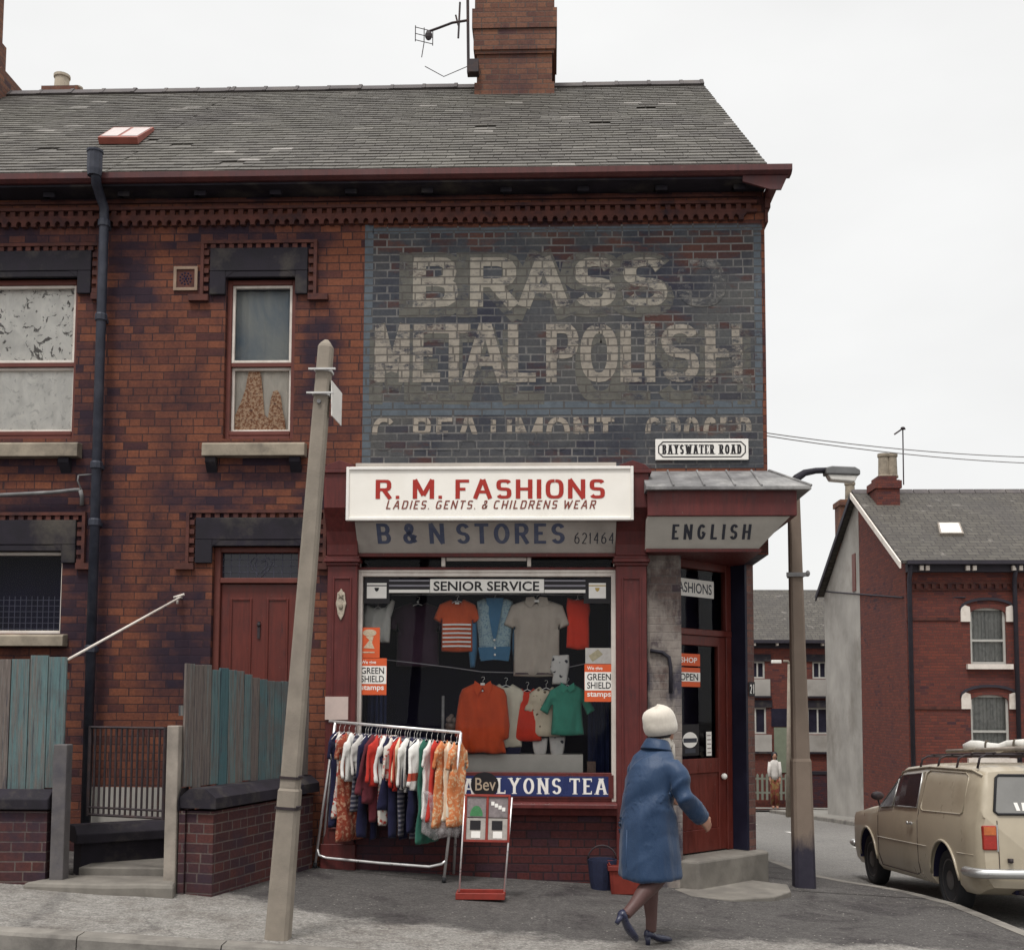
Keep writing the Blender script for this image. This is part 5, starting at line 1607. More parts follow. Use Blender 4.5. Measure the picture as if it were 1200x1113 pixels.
# door stickers
def door_card(t0, t1, za, zb, d, mat, name, lab, cat='sticker'):
    mb = MB(); cbox(mb, t0, t1, d, d+.004, za, zb); o = mb.build(name, mat); return tag(o, lab, cat)
def door_text(txt, t0, t1, za, zb, d, mat, parent, bold=.015):
    L_ = (t1-t0)*L
    mb = font_text(txt, 0, L_, 0, zb-za, bold=bold)
    on_plane(mb, C(t0, d, za), u, Vector((0,0,1))).build('lettering', mat, parent, normals=False)
z = lambda py: PZ(825, py, .62)
o = door_card(.10, .66, z(701), z(681), D+.012, M['stickerwhite'], 'shop_name_card', 'white card with dark capitals in the light over the shop door', 'sign')
door_text('FASHIONS', .13, .63, z(697), z(685), D+.0115, M['darkgreytext'], o)
for za, zb, mat, lab in ((z(781), z(767), M['orange'], 'small red sticker at the top of the shop door glass'), (z(805), z(783), M['orange'], 'red sticker with a white word band on the shop door glass')):
    o = door_card(.16, .46, za, zb, D+.012, mat, 'door_sticker', lab)
    if zb < z(782):
        mb = MB(); cbox(mb, .16, .46, D+.0105, D+.0115, za+.05, zb-.045); mb.build('white_panel', M['stickerwhite'], o)
        door_text('OPEN', .19, .43, za+.06, zb-.055, D+.0098, M['black'], o)
    else:
        door_text('SHOP', .20, .42, za+.03, zb-.035, D+.0115, M['stickerwhite'], o)
o = door_card(.20, .44, z(884), z(848), D+.014, M['black'], 'door_poster', 'black arched poster with a white badge low in the shop door glass', 'poster')
mb = MB(); pts = [C(.32+.10*math.cos(2*math.pi*i/20), D+.0135, (z(866)+.075*math.sin(2*math.pi*i/20))) for i in range(20)]; mb.add(pts, [tuple(range(20))]); mb.build('round_badge', M['stickerwhite'], o, normals=False)
mb = MB(); cbox(mb, .23, .41, D+.0125, D+.013, z(869), z(864)); cbox(mb, .25, .39, D+.0125, D+.013, z(881), z(876)); mb.build('badge_lettering', M['darkgreytext'], o)
o = door_card(.54, .61, z(885), z(857), D+.012, M['stickerwhite'], 'opening_hours_card', 'narrow upright white card low in the right of the shop door glass', 'card')
mb = MB()
for i in range(5): cbox(mb, .55, .60, D+.011, D+.0117, z(882-5*i)-.0, z(882-5*i)+.012)
mb.build('printed_lines', mat_plain('grey ink', (0.30,0.26,0.24), .6, .1, 9, 0), o)
q = C(.955, -.004, PZ(875,807,.75))
mb = MB(); cc = [(-.09,-.07),(.09,-.07),(.09,.07),(-.09,.07)]
mb.add([q+u*a*.55-nin*.004+Vector((0,0,b)) for a, b in cc]+[q+u*a*.55+Vector((0,0,b)) for a, b in cc], [(0,1,2,3),(0,4,5,1),(1,5,6,2),(2,6,7,3),(3,7,4,0)])
o = mb.build('house_number_plate', M['black']); tag(o, 'small dark plate with a white house number on the corner brickwork', 'sign')
on_plane(stroke_text('21', 0, .07, 0, .09, .014, .012, 2, 0, .35), q-u*.035-nin*.0055-Vector((0,0,.045)), u, Vector((0,0,1))).build('lettering', M['stickerwhite'], o, normals=False)
# grey sooty scar on the pillar, with a length of dead pipe
mb = MB(); yk = -.035
mb.tube([P(762,762,yk), P(776,764,yk), P(784,770,yk), P(786,782,yk), P(786,812,yk)], .018, 7); o = mb.build('wall_conduit', M['blacktar'], smooth=True); tag(o, 'bent dark conduit on the pale flaking pillar by the shop door', 'pipe')

# ------------------------------------------------------------------ clothes in the shop window
YG = .24
def garment(name, label, poly, px, py, mat, Y=YG, rot=0.0, th=.03, hang=None, group='clothes hung in the shop window', cat='garment', cell=.011, fold=.012, seed=0, tilt=0.0, hookh=.07, swing=0.0):
    c_ = P(px, py, Y)
    mb = inflate(poly, th, cell, .05, fold, 8, seed)
    w = max(a for a, b in poly) - min(a for a, b in poly)
    Mx = Matrix.Rotation(R(tilt), 4, 'Y')
    mb.xform(Matrix.Translation(c_) @ Matrix.Rotation(rot, 4, 'Z') @ Mx)
    o = mb.build(name, mat, smooth=True, org=tuple(c_)); tag(o, label, cat, group)
    if hang:
        h = hanger_mb(hang, hookh).xform(Matrix.Translation(c_ + Vector((0,.0,-.012))) @ Matrix.Rotation(rot, 4, 'Z') @ Mx)
        h.build('hanger', M['chrome'], o, smooth=True)
    return o
def patch(parent, name, poly, mat, y=-.042, org=None, th=.004):
    """a flat trim piece sewn on the front of a garment, local coordinates"""
    mb = MB(); o_ = ORG[parent.name]
    mb.prism_xz([(a, b) for a, b in poly], y-th, y); mb.v = [p + o_ for p in mb.v]
    return mb.build(name, mat, parent)
def buttons(parent, pts, y=-.05, r=.008, mat=None):
    for a, b in pts:
        mb = MB(); o_ = ORG[parent.name]; mb.ell((o_.x+a, o_.y+y, o_.z+b), r, .005, r, 8, 5); mb.build('button', mat or M['stickerwhite'], parent, smooth=True)
def m2(px): return px/123.0

F = {}
F['stripe'] = mat_fabric('orange knit with white stripes', (0.50,0.085,0.03), .12)
F['orange'] = mat_fabric('burnt orange cotton', (0.56,0.075,0.022), .15)
F['redv'] = mat_fabric('scarlet knit', (0.56,0.038,0.018), .12)
F['taupe'] = mat_fabric('taupe knit', (0.40,0.345,0.29), .10)
F['cream'] = mat_fabric('cream cotton', (0.58,0.53,0.42), .12)
F['creamdot'] = mat_fabric('cream cotton with a few dark spots', (0.58,0.50,0.37), .12, 'dots', (0.12,0.08,0.05), 17)
F['green'] = mat_fabric('sea green cotton', (0.045,0.235,0.165), .15)
F['blue'] = mat_fabric('airforce blue knit', (0.055,0.145,0.245), .12)
F['lace'] = mat_fabric('pale blue lace knit', (0.27,0.36,0.385), .12, 'speckle', (0.14,0.22,0.28), 60)
F['plum'] = mat_fabric('dark plum wool', (0.040,0.020,0.035), .2)
F['whiteb'] = mat_fabric('white blouse cotton', (0.50,0.49,0.45), .15)
F['pants'] = mat_fabric('white cotton with dark print', (0.52,0.50,0.47), .1, 'dots', (0.03,0.03,0.04), 15)
F['navyf'] = mat_fabric('navy cotton', (0.016,0.016,0.045), .3)
F['white'] = mat_fabric('white cotton', (0.72,0.70,0.66), .1)
F['whitedull'] = mat_fabric('off white cotton', (0.52,0.49,0.46), .15)
F['red'] = mat_fabric('red cotton', (0.46,0.035,0.025), .15)
F['rust'] = mat_fabric('rust brown print', (0.26,0.05,0.028), .25, 'speckle', (0.42,0.22,0.14), 26)
F['orangeprint'] = mat_fabric('orange and cream print', (0.58,0.19,0.07), .15, 'speckle', (0.62,0.42,0.25), 34)
F['peach'] = mat_fabric('peach stripe cotton', (0.62,0.44,0.30), .1, 'vstripe', (0.68,0.60,0.48), 26)
F['greenl'] = mat_fabric('bottle green cotton', (0.03,0.12,0.085), .2)
F['maroonf'] = mat_fabric('maroon check', (0.11,0.022,0.03), .2)
F['band'] = mat_fabric('white cotton with a red hem band', (0.74,0.72,0.68), .08, 'band', (0.42,0.07,0.04), -.34)
F['navyprint'] = mat_fabric('navy print', (0.02,0.02,0.05), .2, 'speckle', (0.14,0.14,0.2), 30)
F['plastic'] = mat_plain('cloudy polythene bag', (0.45,0.42,0.42), .2, .2, 12, .1, spec=.5)

g = garment('striped_top', 'orange short sleeved top with white stripes across its body', top_outline(.31,.50,.16,28,.11,.12,.04), 536, 702, F['stripe'], hang=.3, seed=1, hookh=.05)
for i in range(6):
    zz = -.245 - i*.041; mb = MB(); o_ = ORG[g.name]
    pts = [(-.135 + .27*k/10) for k in range(11)]
    for a, b in zip(pts, pts[1:]): mb.box(o_.x+a, o_.x+b+.0005, o_.y-.041-.004*math.cos(a*10), o_.y-.030, o_.z+zz-.007-.02*abs(a)+0, o_.z+zz+.009-.02*abs(a))
    mb.build('white_stripe', F['white'], g)
patch(g, 'label_tag', [(-.02,-.03),(.02,-.03),(.02,-.05),(-.02,-.05)], M['stickerwhite'], -.03)
g = garment('cardigan', 'blue cardigan with pale lace fronts and long hanging sleeves', top_outline(.36,.58,.0,0,.1,.2,.03,-.03), 580, 701, F['lace'], hang=.32, seed=2)
patch(g, 'neck_lining', [(-.085,-.0),(.085,-.0),(.02,-.36),(0,-.42),(-.02,-.36)], F['blue'], -.036, th=.006)
patch(g, 'waist_rib', [(-.155,-.47),(.155,-.46),(.135,-.60),(0,-.585),(-.13,-.60)], F['blue'], -.034, th=.008)
for sx in (-1, 1):
    mb = inflate([(sx*.20,-.06),(sx*.235,-.22),(sx*.25,-.5),(sx*.235,-.66),(sx*.19,-.66),(sx*.165,-.5),(sx*.17,-.2)][::sx], .03, .01, .04, .006, 8, 5); o_ = ORG[g.name]; mb.v = [p+o_+Vector((0,.03,0)) for p in mb.v]
    mb.build('sleeve', F['blue'], g, smooth=True)
buttons(g, [(.0,-.40),(.005,-.475),(.005,-.54)], -.052, .011)
g = garment('polo_shirt', 'large taupe short sleeved polo shirt with a collar in the middle of the window', top_outline(.46,.73,.20,24,.15,.16,.05), 629, 702, F['taupe'], Y=.2, hang=.4, seed=3, th=.035)
patch(g, 'collar', [(-.10,.012),(-.03,.02),(0,-.015),(.03,.02),(.10,.012),(.115,-.05),(.03,-.075),(0,-.02),(-.06,-.085),(-.11,-.04)], F['taupe'], -.036, th=.012)
patch(g, 'label_tag', [(-.022,-.012),(.022,-.012),(.022,-.032),(-.022,-.032)], M['stickerwhite'], -.05)
patch(g, 'hem_band', [(-.20,-.70),(.20,-.70),(.20,-.712),(-.20,-.712)], F['plum'], -.024, th=.008)
garment('sleeveless_top', 'bright red sleeveless top at the top right of the window', [(-.10,.0),(-.04,-.02),(.05,-.015),(.11,0),(.12,-.12),(.105,-.2),(.11,-.49),(0,-.50),(-.11,-.48),(-.10,-.2),(-.11,-.1)], 677, 700, F['redv'], hang=.2, seed=4, rot=R(8))
garment('white_blouse', 'crumpled off white blouse at the top left of the window', [(-.12,0),(-.02,-.03),(.07,-.02),(.13,.06),(.16,.04),(.14,-.06),(.125,-.12),(.115,-.36),(-.02,-.36),(-.13,-.30),(-.14,-.1)], 443, 709, F['whiteb'], seed=5, fold=.022, hang=.2)
garment('plum_dress', 'dark plum dress hanging in shadow beside the white blouse', top_outline(.44,.62,.2,20,.14,.14,.05), 490, 706, F['plum'], Y=.45, hang=.36, seed=6)
buttons(bpy.data.objects['plum_dress'], [(0,.005)], -.03, .012, M['chrome'])
garment('printed_pants', 'small white pants with a dark print pegged beside the polo shirt', [(-.09,0),(.07,.01),(.075,-.1),(.06,-.19),(.05,-.27),(-.09,-.27),(-.08,-.18),(-.11,-.14)], 658, 768, F['pants'], Y=.17, seed=7, th=.02)
g = garment('orange_shirt', 'big orange shirt with a pointed collar hung lowest left in the window', [(.075,0),(.20,-.06),(.225,-.12),(.255,-.40),(.245,-.52),(.20,-.54),(.225,-.66),(.1,-.67),(0,-.655),(-.1,-.665),(-.235,-.65),(-.235,-.53),(-.265,-.50),(-.26,-.38),(-.225,-.12),(-.20,-.06),(-.075,0),(-.04,-.03),(0,-.04),(.04,-.03)], 566, 800, F['orange'], Y=.2, hang=.4, seed=8, fold=.018, th=.035)
patch(g, 'collar', [(-.075,.02),(0,-.03),(.075,.02),(.09,-.05),(.05,-.13),(0,-.04),(-.05,-.13),(-.09,-.05)], F['orange'], -.036, th=.014)
patch(g, 'label_tag', [(-.02,-.0),(.02,-.0),(.02,-.022),(-.02,-.022)], M['stickerwhite'], -.052); buttons(g, [(0,-.075)], -.05, .010)
g = garment('cream_shirt', 'cream long sleeved shirt half behind the big orange shirt', top_outline(.34,.60,.44,10,.12,.13,.06), 593, 801, F['cream'], Y=.3, hang=.32, seed=9, rot=R(14), fold=.018)
garment('red_top', 'plain red short sleeved top between two cream tops', top_outline(.29,.50,.2,20,.12,.11,.05), 618, 806, F['redv'], Y=.31, hang=.26, seed=10, rot=R(-12))
g = garment('spotted_top', 'cream top with a few dark spots between the red and green tops', top_outline(.28,.47,.18,22,.11,.12,.05), 640, 804, F['creamdot'], Y=.28, hang=.26, seed=11, fold=.016)
g = garment('green_top', 'sea green short sleeved top at the lower right of the window', top_outline(.29,.48,.22,32,.11,.11,.05,.02), 665, 801, F['green'], Y=.19, hang=.26, seed=12, fold=.018, rot=R(6))
patch(g, 'collar', [(-.06,.012),(0,-.03),(.06,.012),(.07,-.05),(.02,-.08),(0,-.05),(-.04,-.09),(-.07,-.05)], F['green'], -.034, th=.012)
for px, py, w, h, mt, lab in ((633,864,.15,.19,'whitedull','pale briefs pegged under the spotted cream top'), (653,862,.16,.33,'whitedull','pale tapering stocking hanging under the green top'), (600,868,.2,.16,'navyf','dark briefs hanging under the cream shirt'), (570,886,.17,.12,'whitedull','pale crumpled bra hanging under the big orange shirt')):
    if h > .3: pol = [(-w/2,0),(w/2,0),(w*.42,-.12),(w*.1,-h),(-w*.12,-h*.98),(-w*.42,-.14)]
    else: pol = [(-w/2,0),(w/2,0),(w*.42,-h*.6),(w*.3,-h),(-w*.3,-h),(-w*.46,-h*.55)]
    garment('underwear', lab, pol, px, py, F['pants'] if h > .3 else F[mt], Y=.34, seed=int(px), th=.02, fold=.02)
# lines the clothes hang from
def line_thing(name, lab, pts, r=.004):
    mb = MB(); mb.tube(pts, r, 5); o = mb.build(name, M['whitecord'], smooth=True); return tag(o, lab, 'line', 'lines the clothes hang from')
M['whitecord'] = mat_plain('grey cord', (0.30,0.28,0.30), .7, .1, 9, 0)
mb = MB(); pa = [P(453,773,.22), P(480,776,.22), P(530,782,.22), P(565,787,.23), P(605,788,.24), P(655,784,.22), P(688,777,.2)]
mb.tube(pa, .0045, 5); tag(mb.build('clothes_line', M['whitecord'], smooth=True), 'sagging cord across the middle of the shop window carrying the lower clothes', 'line')
mb = MB(); mb.tube([P(423,697,.26), P(570,696,.26), P(717,697,.26)], .006, 6); tag(mb.build('clothes_rail', M['chrome'], smooth=True), 'thin rail behind the striped header carrying the upper clothes', 'rail')
# paper covered display step, cardboard box, pot
e = R4(543, 683, 886, 906, .3)
mb = MB(); mb.box(e[0], e[1], .28, .55, e[2], e[3]+.02); o = mb.build('display_plinth', M['cardw'] if 'cardw' in M else mat_plain('white paper', (0.50,0.47,0.42), .8, .1, 6, .05)); tag(o, 'low white papered plinth on the floor of the shop window', 'plinth')
e = R4(688, 698, 892, 906, .25)
mb = MB(); mb.box(e[0], e[1], .22, .3, e[2], e[3]); o = mb.build('small_box', mat_plain('brown printed box', (0.14,0.09,0.07), .7, .4, 60, 0)); tag(o, 'small brown box standing right of the white plinth', 'box')
mb = MB(); c_ = P(529, 848, .3); mb.lathe([(.02,-.06),(.055,-.055),(.06,0),(.05,.01),(.045,-.02),(.01,-.04)], c_, 12); 
o = mb.build('china_bowl', mat_plain('brown china', (0.16,0.11,0.09), .4, .3, 30, 0), smooth=True); tag(o, 'small brown china bowl behind the end of the street clothes rail', 'bowl')
mb = MB()
for a, b, r_ in ((-.02,.04,.035),(.03,.035,.03),(.0,.07,.025)): mb.ell((c_.x+a, c_.y, c_.z+b), r_, r_, r_, 9, 6)
mb.build('contents', mat_plain('mixed dried flowers', (0.20,0.15,0.13), .8, .5, 80, .2), o, smooth=True)
mb = MB(); mb.box(P(518,800,.3).x, P(521,800,.3).x, .29, .32, PZ(519,880,.3), PZ(519,815,.3)); tag(mb.build('display_stand', M['lead']), 'thin grey upright stand in the left half of the shop window', 'stand')
# ------------------------------------------------------------------ clothes rail on the pavement
g_l = P(369, 1014, -.12); g_r = P(520, 1029, -.52)
t_l = P(393, 845.5, -.20); t_r = P(540, 858, -.55)
g_l.z = H(g_l.x, 0) + .02; g_r.z = H(g_r.x, 0) + .02
rail = thing('garment_rail', 'chrome tube garment rail on the pavement packed with children\'s clothes', 'clothes rail', ((g_l+g_r)/2))
mb = MB(); mb.tube([t_l + (t_l-t_r)*.05, t_r + (t_r-t_l)*.0], .0135, 10); mb.build('top_rail', M['chrome'], rail, smooth=True)
for a, b in ((g_l, t_l), (g_r, t_r)):
    mb = MB(); mb.tube([a, b], .0125, 8); lg = mb.build('leg', M['chrome'], rail, smooth=True)
    mb = MB(); mb.tube([a-Vector((0,0,.02)), a+(b-a).normalized()*.03], .019, 8); mb.build('rubber_foot', M['rubber'], lg, smooth=True)
    mb = MB(); q = Vector((a.x+.05, a.y+.42, a.z)); q.y = min(q.y, -.06); mb.tube([q, b], .0125, 8); mb.build('leg', M['chrome'], rail, smooth=True)
mb = MB(); k = g_l.lerp(t_l, .075); k2 = g_r.lerp(t_r, .11)
mb.tube([g_l.lerp(t_l,.12), k.lerp(k2,.02), k.lerp(k2,.08)-Vector((0,0,.02)), k.lerp(k2,.5)-Vector((0,0,.03)), k.lerp(k2,.88)-Vector((0,0,.03)), k.lerp(k2,.97)+Vector((0,0,.0)), k2+Vector((0,0,.03))], .012, 8)
mb.build('lower_bar', M['chrome'], rail, smooth=True)

M['bluecloth'] = F['navyf']
F['multi'] = mat_fabric('red and white print', (0.62,0.58,0.52), .1, 'speckle', (0.42,0.05,0.035), 22)
F['check'] = mat_fabric('dark checked cotton', (0.03,0.03,0.05), .2, 'hstripe', (0.16,0.15,0.17), 24)
F['creamred'] = mat_fabric('cream cotton with red stripes', (0.66,0.54,0.38), .1, 'vstripe', (0.45,0.07,0.04), 20)
F['bw'] = mat_fabric('black and white stripes', (0.03,0.03,0.04), .1, 'vstripe', (0.55,0.53,0.5), 22)
# (position along the rail, kind, length, width, fabric, label)
RK = [
 (.035,'dress',.86,.30,'navyf','dark navy coat first on the rail at the left end'),
 (.075,'dress',.78,.30,'multi','long red and white print dress second on the rail'),
 (.115,'dress',.98,.32,'rust','long rust brown print dress near the left end of the rail'),
 (.165,'shirt',.44,.32,'white','white blouse with loose sleeves, leftmost white one on the rail'),
 (.205,'dress',.70,.28,'check','dark checked dress between two white blouses on the rail'),
 (.25,'shirt',.38,.32,'whitedull','short off white blouse with a drooping cuff'),
 (.295,'shirt',.42,.28,'navyf','navy shirt beside the short off white blouse'),
 (.335,'shirt',.62,.28,'maroonf','dark maroon top left of the bright red one on the rail'),
 (.375,'shirt',.46,.33,'red','bright red long sleeved top on the rail'),
 (.42,'shirt',.44,.28,'white','white shirt just right of the bright red top'),
 (.455,'dress',.66,.26,'navyf','long navy dress in the middle of the rail'),
 (.49,'shirt',.40,.28,'multi','red and white print blouse in the middle of the rail'),
 (.53,'shirt',.48,.28,'red','narrow red top pressed beside a cream one'),
 (.565,'shirt',.42,.30,'creamred','cream shirt with red stripes on the rail'),
 (.605,'shirt',.46,.28,'white','white shirt just right of the striped cream one'),
 (.64,'shirt',.48,.26,'bw','black and white striped top on the rail'),
 (.685,'shirt',.46,.32,'band','white tunic with a red band near its hem'),
 (.735,'dress',.92,.28,'greenl','long bottle green dress hanging lowest on the rail'),
 (.775,'dress',.70,.28,'white','long white dress beside the bottle green one'),
 (.82,'dress',.72,.30,'red','long red dress half hidden under polythene'),
 (.875,'dress',.76,.34,'orangeprint','long orange print dress near the right end of the rail'),
 (.925,'dress',.70,.26,'peach','peach and cream striped dress second from the right end'),
 (.97,'dress',.74,.28,'orangeprint','narrow orange print dress at the right end of the rail'),
]
rnd = random.Random(4)
def rack_item(t, kind, ln, w, fab, lab, i):
    c_ = t_l.lerp(t_r, t) - Vector((0,0,.075))
    rot = R(rnd.uniform(52, 66))
    if kind == 'shirt': pol = top_outline(w, ln, ln*.72, 9, .09, .09, .09, .01)
    else: pol = top_outline(w*.8, ln, .0 if i % 2 else .16, 12, .08, .08, .08, .05)
    mb = inflate(pol, .026, .013, .05, .016, 9, i)
    tilt = rnd.uniform(-3, 3)
    Mx = Matrix.Translation(c_) @ Matrix.Rotation(rot, 4, 'Z') @ Matrix.Rotation(R(tilt), 4, 'Y')
    mb.xform(Mx)
    nm = {'shirt': 'child_blouse', 'dress': 'child_dress'}[kind]
    o = mb.build(nm, F[fab], smooth=True, org=tuple(c_)); tag(o, lab, 'top' if kind == 'shirt' else 'dress', 'clothes on the pavement rail')
    hanger_mb(w*.8, .082).xform(Matrix.Translation(c_ + Vector((0,0,-.008))) @ Matrix.Rotation(rot, 4, 'Z')).build('hanger', M['chrome'], o, smooth=True)
    return o
for i, a in enumerate(RK): rack_item(*a, i)
# cuffs and tails that poke out lower down
for i, (t, ln, fab, lab) in enumerate(((.27,.95,'navyf','long black trousers hanging low behind the blouses'), (.355,.80,'maroonf','maroon trousers showing below the bright red top'), (.435,.82,'multi','red and white print pyjama trousers in the middle of the rail'), (.51,.92,'navyf','navy trousers hanging low in the middle'), (.585,.90,'check','dark checked trousers right of the middle of the rail'), (.66,.86,'navyf','black trousers just left of the banded white tunic'))):
    c_ = t_l.lerp(t_r, t) - Vector((0,-.05,.08)); w = .26
    pol = [(-w*.42,0),(w*.42,0),(w*.5,-ln*.4),(w*.5,-ln),(w*.12,-ln*1.01),(.0,-ln*.45),(-w*.12,-ln*.98),(-w*.5,-ln*.97),(-w*.5,-ln*.4)]
    mb = inflate(pol, .024, .014, .045, .016, 9, i+40); mb.xform(Matrix.Translation(c_) @ Matrix.Rotation(R(56), 4, 'Z'))
    o = mb.build('child_trousers', F[fab], smooth=True, org=tuple(c_)); tag(o, lab, 'trousers', 'clothes on the pavement rail')
    hanger_mb(w*.9, .082).xform(Matrix.Translation(c_ + Vector((0,-.05,-.005))) @ Matrix.Rotation(R(56), 4, 'Z')).build('hanger', M['chrome'], o, smooth=True)
# polythene cover at the right
c_ = t_l.lerp(t_r, .86) - Vector((0,.03,.52))
mb = inflate([(-.17,0),(.16,.02),(.20,-.3),(.16,-.42),(.05,-.39),(-.06,-.43),(-.18,-.36)], .05, .014, .06, .03, 12, 77); mb.xform(Matrix.Translation(c_) @ Matrix.Rotation(R(20),4,'Z'))
n = N('thin polythene'); tr = n.t.nodes.new('ShaderNodeBsdfTransparent'); tr.inputs[0].default_value=(.95,.95,.95,1)
pr_ = n.t.nodes.new('ShaderNodeBsdfPrincipled'); pr_.inputs['Base Color'].default_value=(.6,.56,.56,1); pr_.inputs['Roughness'].default_value=.25
ms = n.t.nodes.new('ShaderNodeMixShader'); n.set(ms.inputs[0], n.step(n.noise(14,4,.7), .35, .7, .12, .6)); n.t.links.new(tr.outputs[0], ms.inputs[1]); n.t.links.new(pr_.outputs[0], ms.inputs[2]); n.t.links.new(ms.outputs[0], n.out.inputs[0])
o = mb.build('polythene_cover', n.m, smooth=True, org=tuple(c_)); tag(o, 'cloudy polythene bag drooping round the dresses at the right end of the rail', 'cover')

# ------------------------------------------------------------------ red display stand
M['redframe'] = mat_plain('chipped red frame paint', (0.24,0.032,0.022), .5, .25, 10, .1, dirt=(0.14,0.04,0.03), dirt_amt=.5)
y0_, y1_ = -1.22, -1.12
bl, br, tl, tr_ = P(538,1040,y0_), P(591,1040,y0_), P(545,932,y1_), P(600,934,y1_)
gz = H(bl.x, y0_)
st = thing('display_stand', 'red framed wire display stand of pictured goods on the pavement', 'stand', ((bl.x+br.x)/2, y0_, gz))
for a, b in ((bl, tl), (br, tr_)):
    mb = MB(); a2 = a.copy(); a2.z = gz+.05; mb.tube([a2, b], .008, 6); mb.build('upright', M['chrome'], st, smooth=True)
mb = MB(); x0_, x1_ = PX(535,1045,y0_), PX(592,1045,y0_)
mb.box(x0_, x1_, y0_-.10, y0_-.085, gz+.004, gz+.055); mb.box(x0_, x1_, y0_+.10, y0_+.115, gz+.004, gz+.055); mb.box(x0_, x0_+.015, y0_-.0849, y0_+.0999, gz+.004, gz+.055); mb.box(x1_-.015, x1_, y0_-.0849, y0_+.0999, gz+.004, gz+.055)
mb.box(x0_+.016, x1_-.016, y0_-.08, y0_+.09, gz+.004, gz+.02)
mb.build('base_tray', M['redframe'], st, bevel=.003)
q0, q1, q2, q3 = P(543,986,y0_+.05), P(597,987,y0_+.05), P(600.5,932,y1_), P(545,930,y1_)
ux = (q1-q0); uw = ux.length; ux.normalize(); uzz = (q3-q0); uh = uzz.length; uzz.normalize(); nn = uzz.cross(ux).normalized()
if nn.y < 0: nn = -nn
def sp_(a, b, d=0): return q0 + ux*(a*uw) + uzz*(b*uh) + nn*d
def sbox(mb, a0, a1, b0, b1, d0, d1):
    v = [sp_(a,b,d) for b in (b0,b1) for d in (d0,d1) for a in (a0,a1)]
    return mb.add([v[0],v[1],v[3],v[2],v[4],v[5],v[7],v[6]], [(0,3,2,1),(4,5,6,7),(0,1,5,4),(1,2,6,5),(2,3,7,6),(3,0,4,7)])
mb = MB()
sbox(mb,0,.05,0,1,-.012,.012); sbox(mb,.95,1,0,1,-.012,.012); sbox(mb,.0501,.9499,.95,1,-.012,.012); sbox(mb,.0501,.9499,0,.05,-.012,.012); sbox(mb,.475,.525,.0501,.9499,-.008,.008)
mb.build('frame', M['redframe'], st, bevel=.002)
pnl = mat_plain('grey picture card', (0.20,0.17,0.17), .6, .3, 30, 0)
for i, (a0, a1, b0, b1) in enumerate(((.055,.47,.52,.945),(.53,.945,.52,.945),(.055,.47,.055,.5),(.53,.945,.055,.5))):
    mb = MB(); sbox(mb,a0,a1,b0,b1,.0,.006); pc = mb.build('picture_card', pnl if i < 2 else mat_plain('pale picture card', (0.36,0.33,0.30), .6, .2, 30, 0), st)
    mb = MB(); am = (a0+a1)/2; bm_ = (b0+b1)/2
    if i == 0:
        pts = [sp_(am+.14*math.cos(t_*math.pi/10), b0+.02+.22*math.sin(t_*math.pi/10), -.002) for t_ in range(11)]; mb.add(pts, [tuple(range(11))]); mb.build('printed_picture', mat_plain('printed green', (0.05,0.18,0.07), .6, .3, 60, 0), pc, normals=False)
    elif i == 1:
        for k_ in range(4): sbox(mb, a0+.05+k_*.08, a0+.12+k_*.08, b0+.25-.04*k_, b0+.33-.04*k_, -.003, -.001)
        mb.build('printed_picture', M['stickerwhite'], pc)
    else:
        sbox(mb, am-.1, am+.1, b0+.03, b0+.17, -.003, -.001); mb.build('price_ticket', M['stickerwhite'], pc)
        mb = MB(); sbox(mb, am-.13, am+.1, b0+.2, b1-.05, -.003, -.001); mb.build('printed_picture', M['black'], pc)

# crate and dark basket by the wall
xa, xb = PX(713,1030,-.45), PX(747,1030,-.45); gz = H(xa,-.4)
cr_ = thing('plastic_crate', 'orange red crate on the pavement beside the shop doorway', 'crate', ((xa+xb)/2, -.4, gz))
mb = MB(); zt = gz+.25
def open_box(mb, x0, x1, y0, y1, z0, z1, t=.012, fl=.02):
    v0 = [(x0+fl,y0+fl,z0),(x1-fl,y0+fl,z0),(x1-fl,y1-fl,z0),(x0+fl,y1-fl,z0)]; v1 = [(x0,y0,z1),(x1,y0,z1),(x1,y1,z1),(x0,y1,z1)]
    v2 = [(x0+t,y0+t,z1),(x1-t,y0+t,z1),(x1-t,y1-t,z1),(x0+t,y1-t,z1)]; v3 = [(x0+fl+t,y0+fl+t,z0+t),(x1-fl-t,y0+fl+t,z0+t),(x1-fl-t,y1-fl-t,z0+t),(x0+fl+t,y1-fl-t,z0+t)]
    f = [(3,2,1,0)]
    for b_ in (0,4,8):
        f += [(b_+i, b_+(i+1)%4, b_+4+(i+1)%4, b_+4+i) for i in range(4)]
    f += [(12,13,14,15)]
    return mb.add(v0+v1+v2+v3, f)
open_box(mb, xa, xb+.06, -.60, -.30, gz, zt); mb.build('crate_body', mat_plain('scuffed orange red plastic', (0.17,0.025,0.016), .55, .3, 8, .1), cr_)
mb = MB(); mb.box(xa-.012, xb+.072, -.613, -.601, zt-.05, zt-.01); mb.box(xa-.012, xa-.001, -.6, -.29, zt-.05, zt-.01); mb.box(xa+.02, xa+.03, -.598, -.588, gz+.01, zt-.06); 
mb.build('rim', mat_plain('worn red rim', (0.14,0.02,0.015), .5, .15, 8, .1), cr_, bevel=.003)
mb = MB(); mb.box(xa+.03, xb+.03, -.57, -.33, gz+.02, zt-.04); mb.build('contents', mat_fabric('folded dark cloth', (0.06,0.02,0.02), .3), cr_, bevel=.03)
c_ = P(706, 1030, -.36); gz = H(c_.x, -.3)
bk = thing('wire_basket', 'dark blue round basket on the pavement against the shop wall', 'basket', (c_.x, -.32, gz))
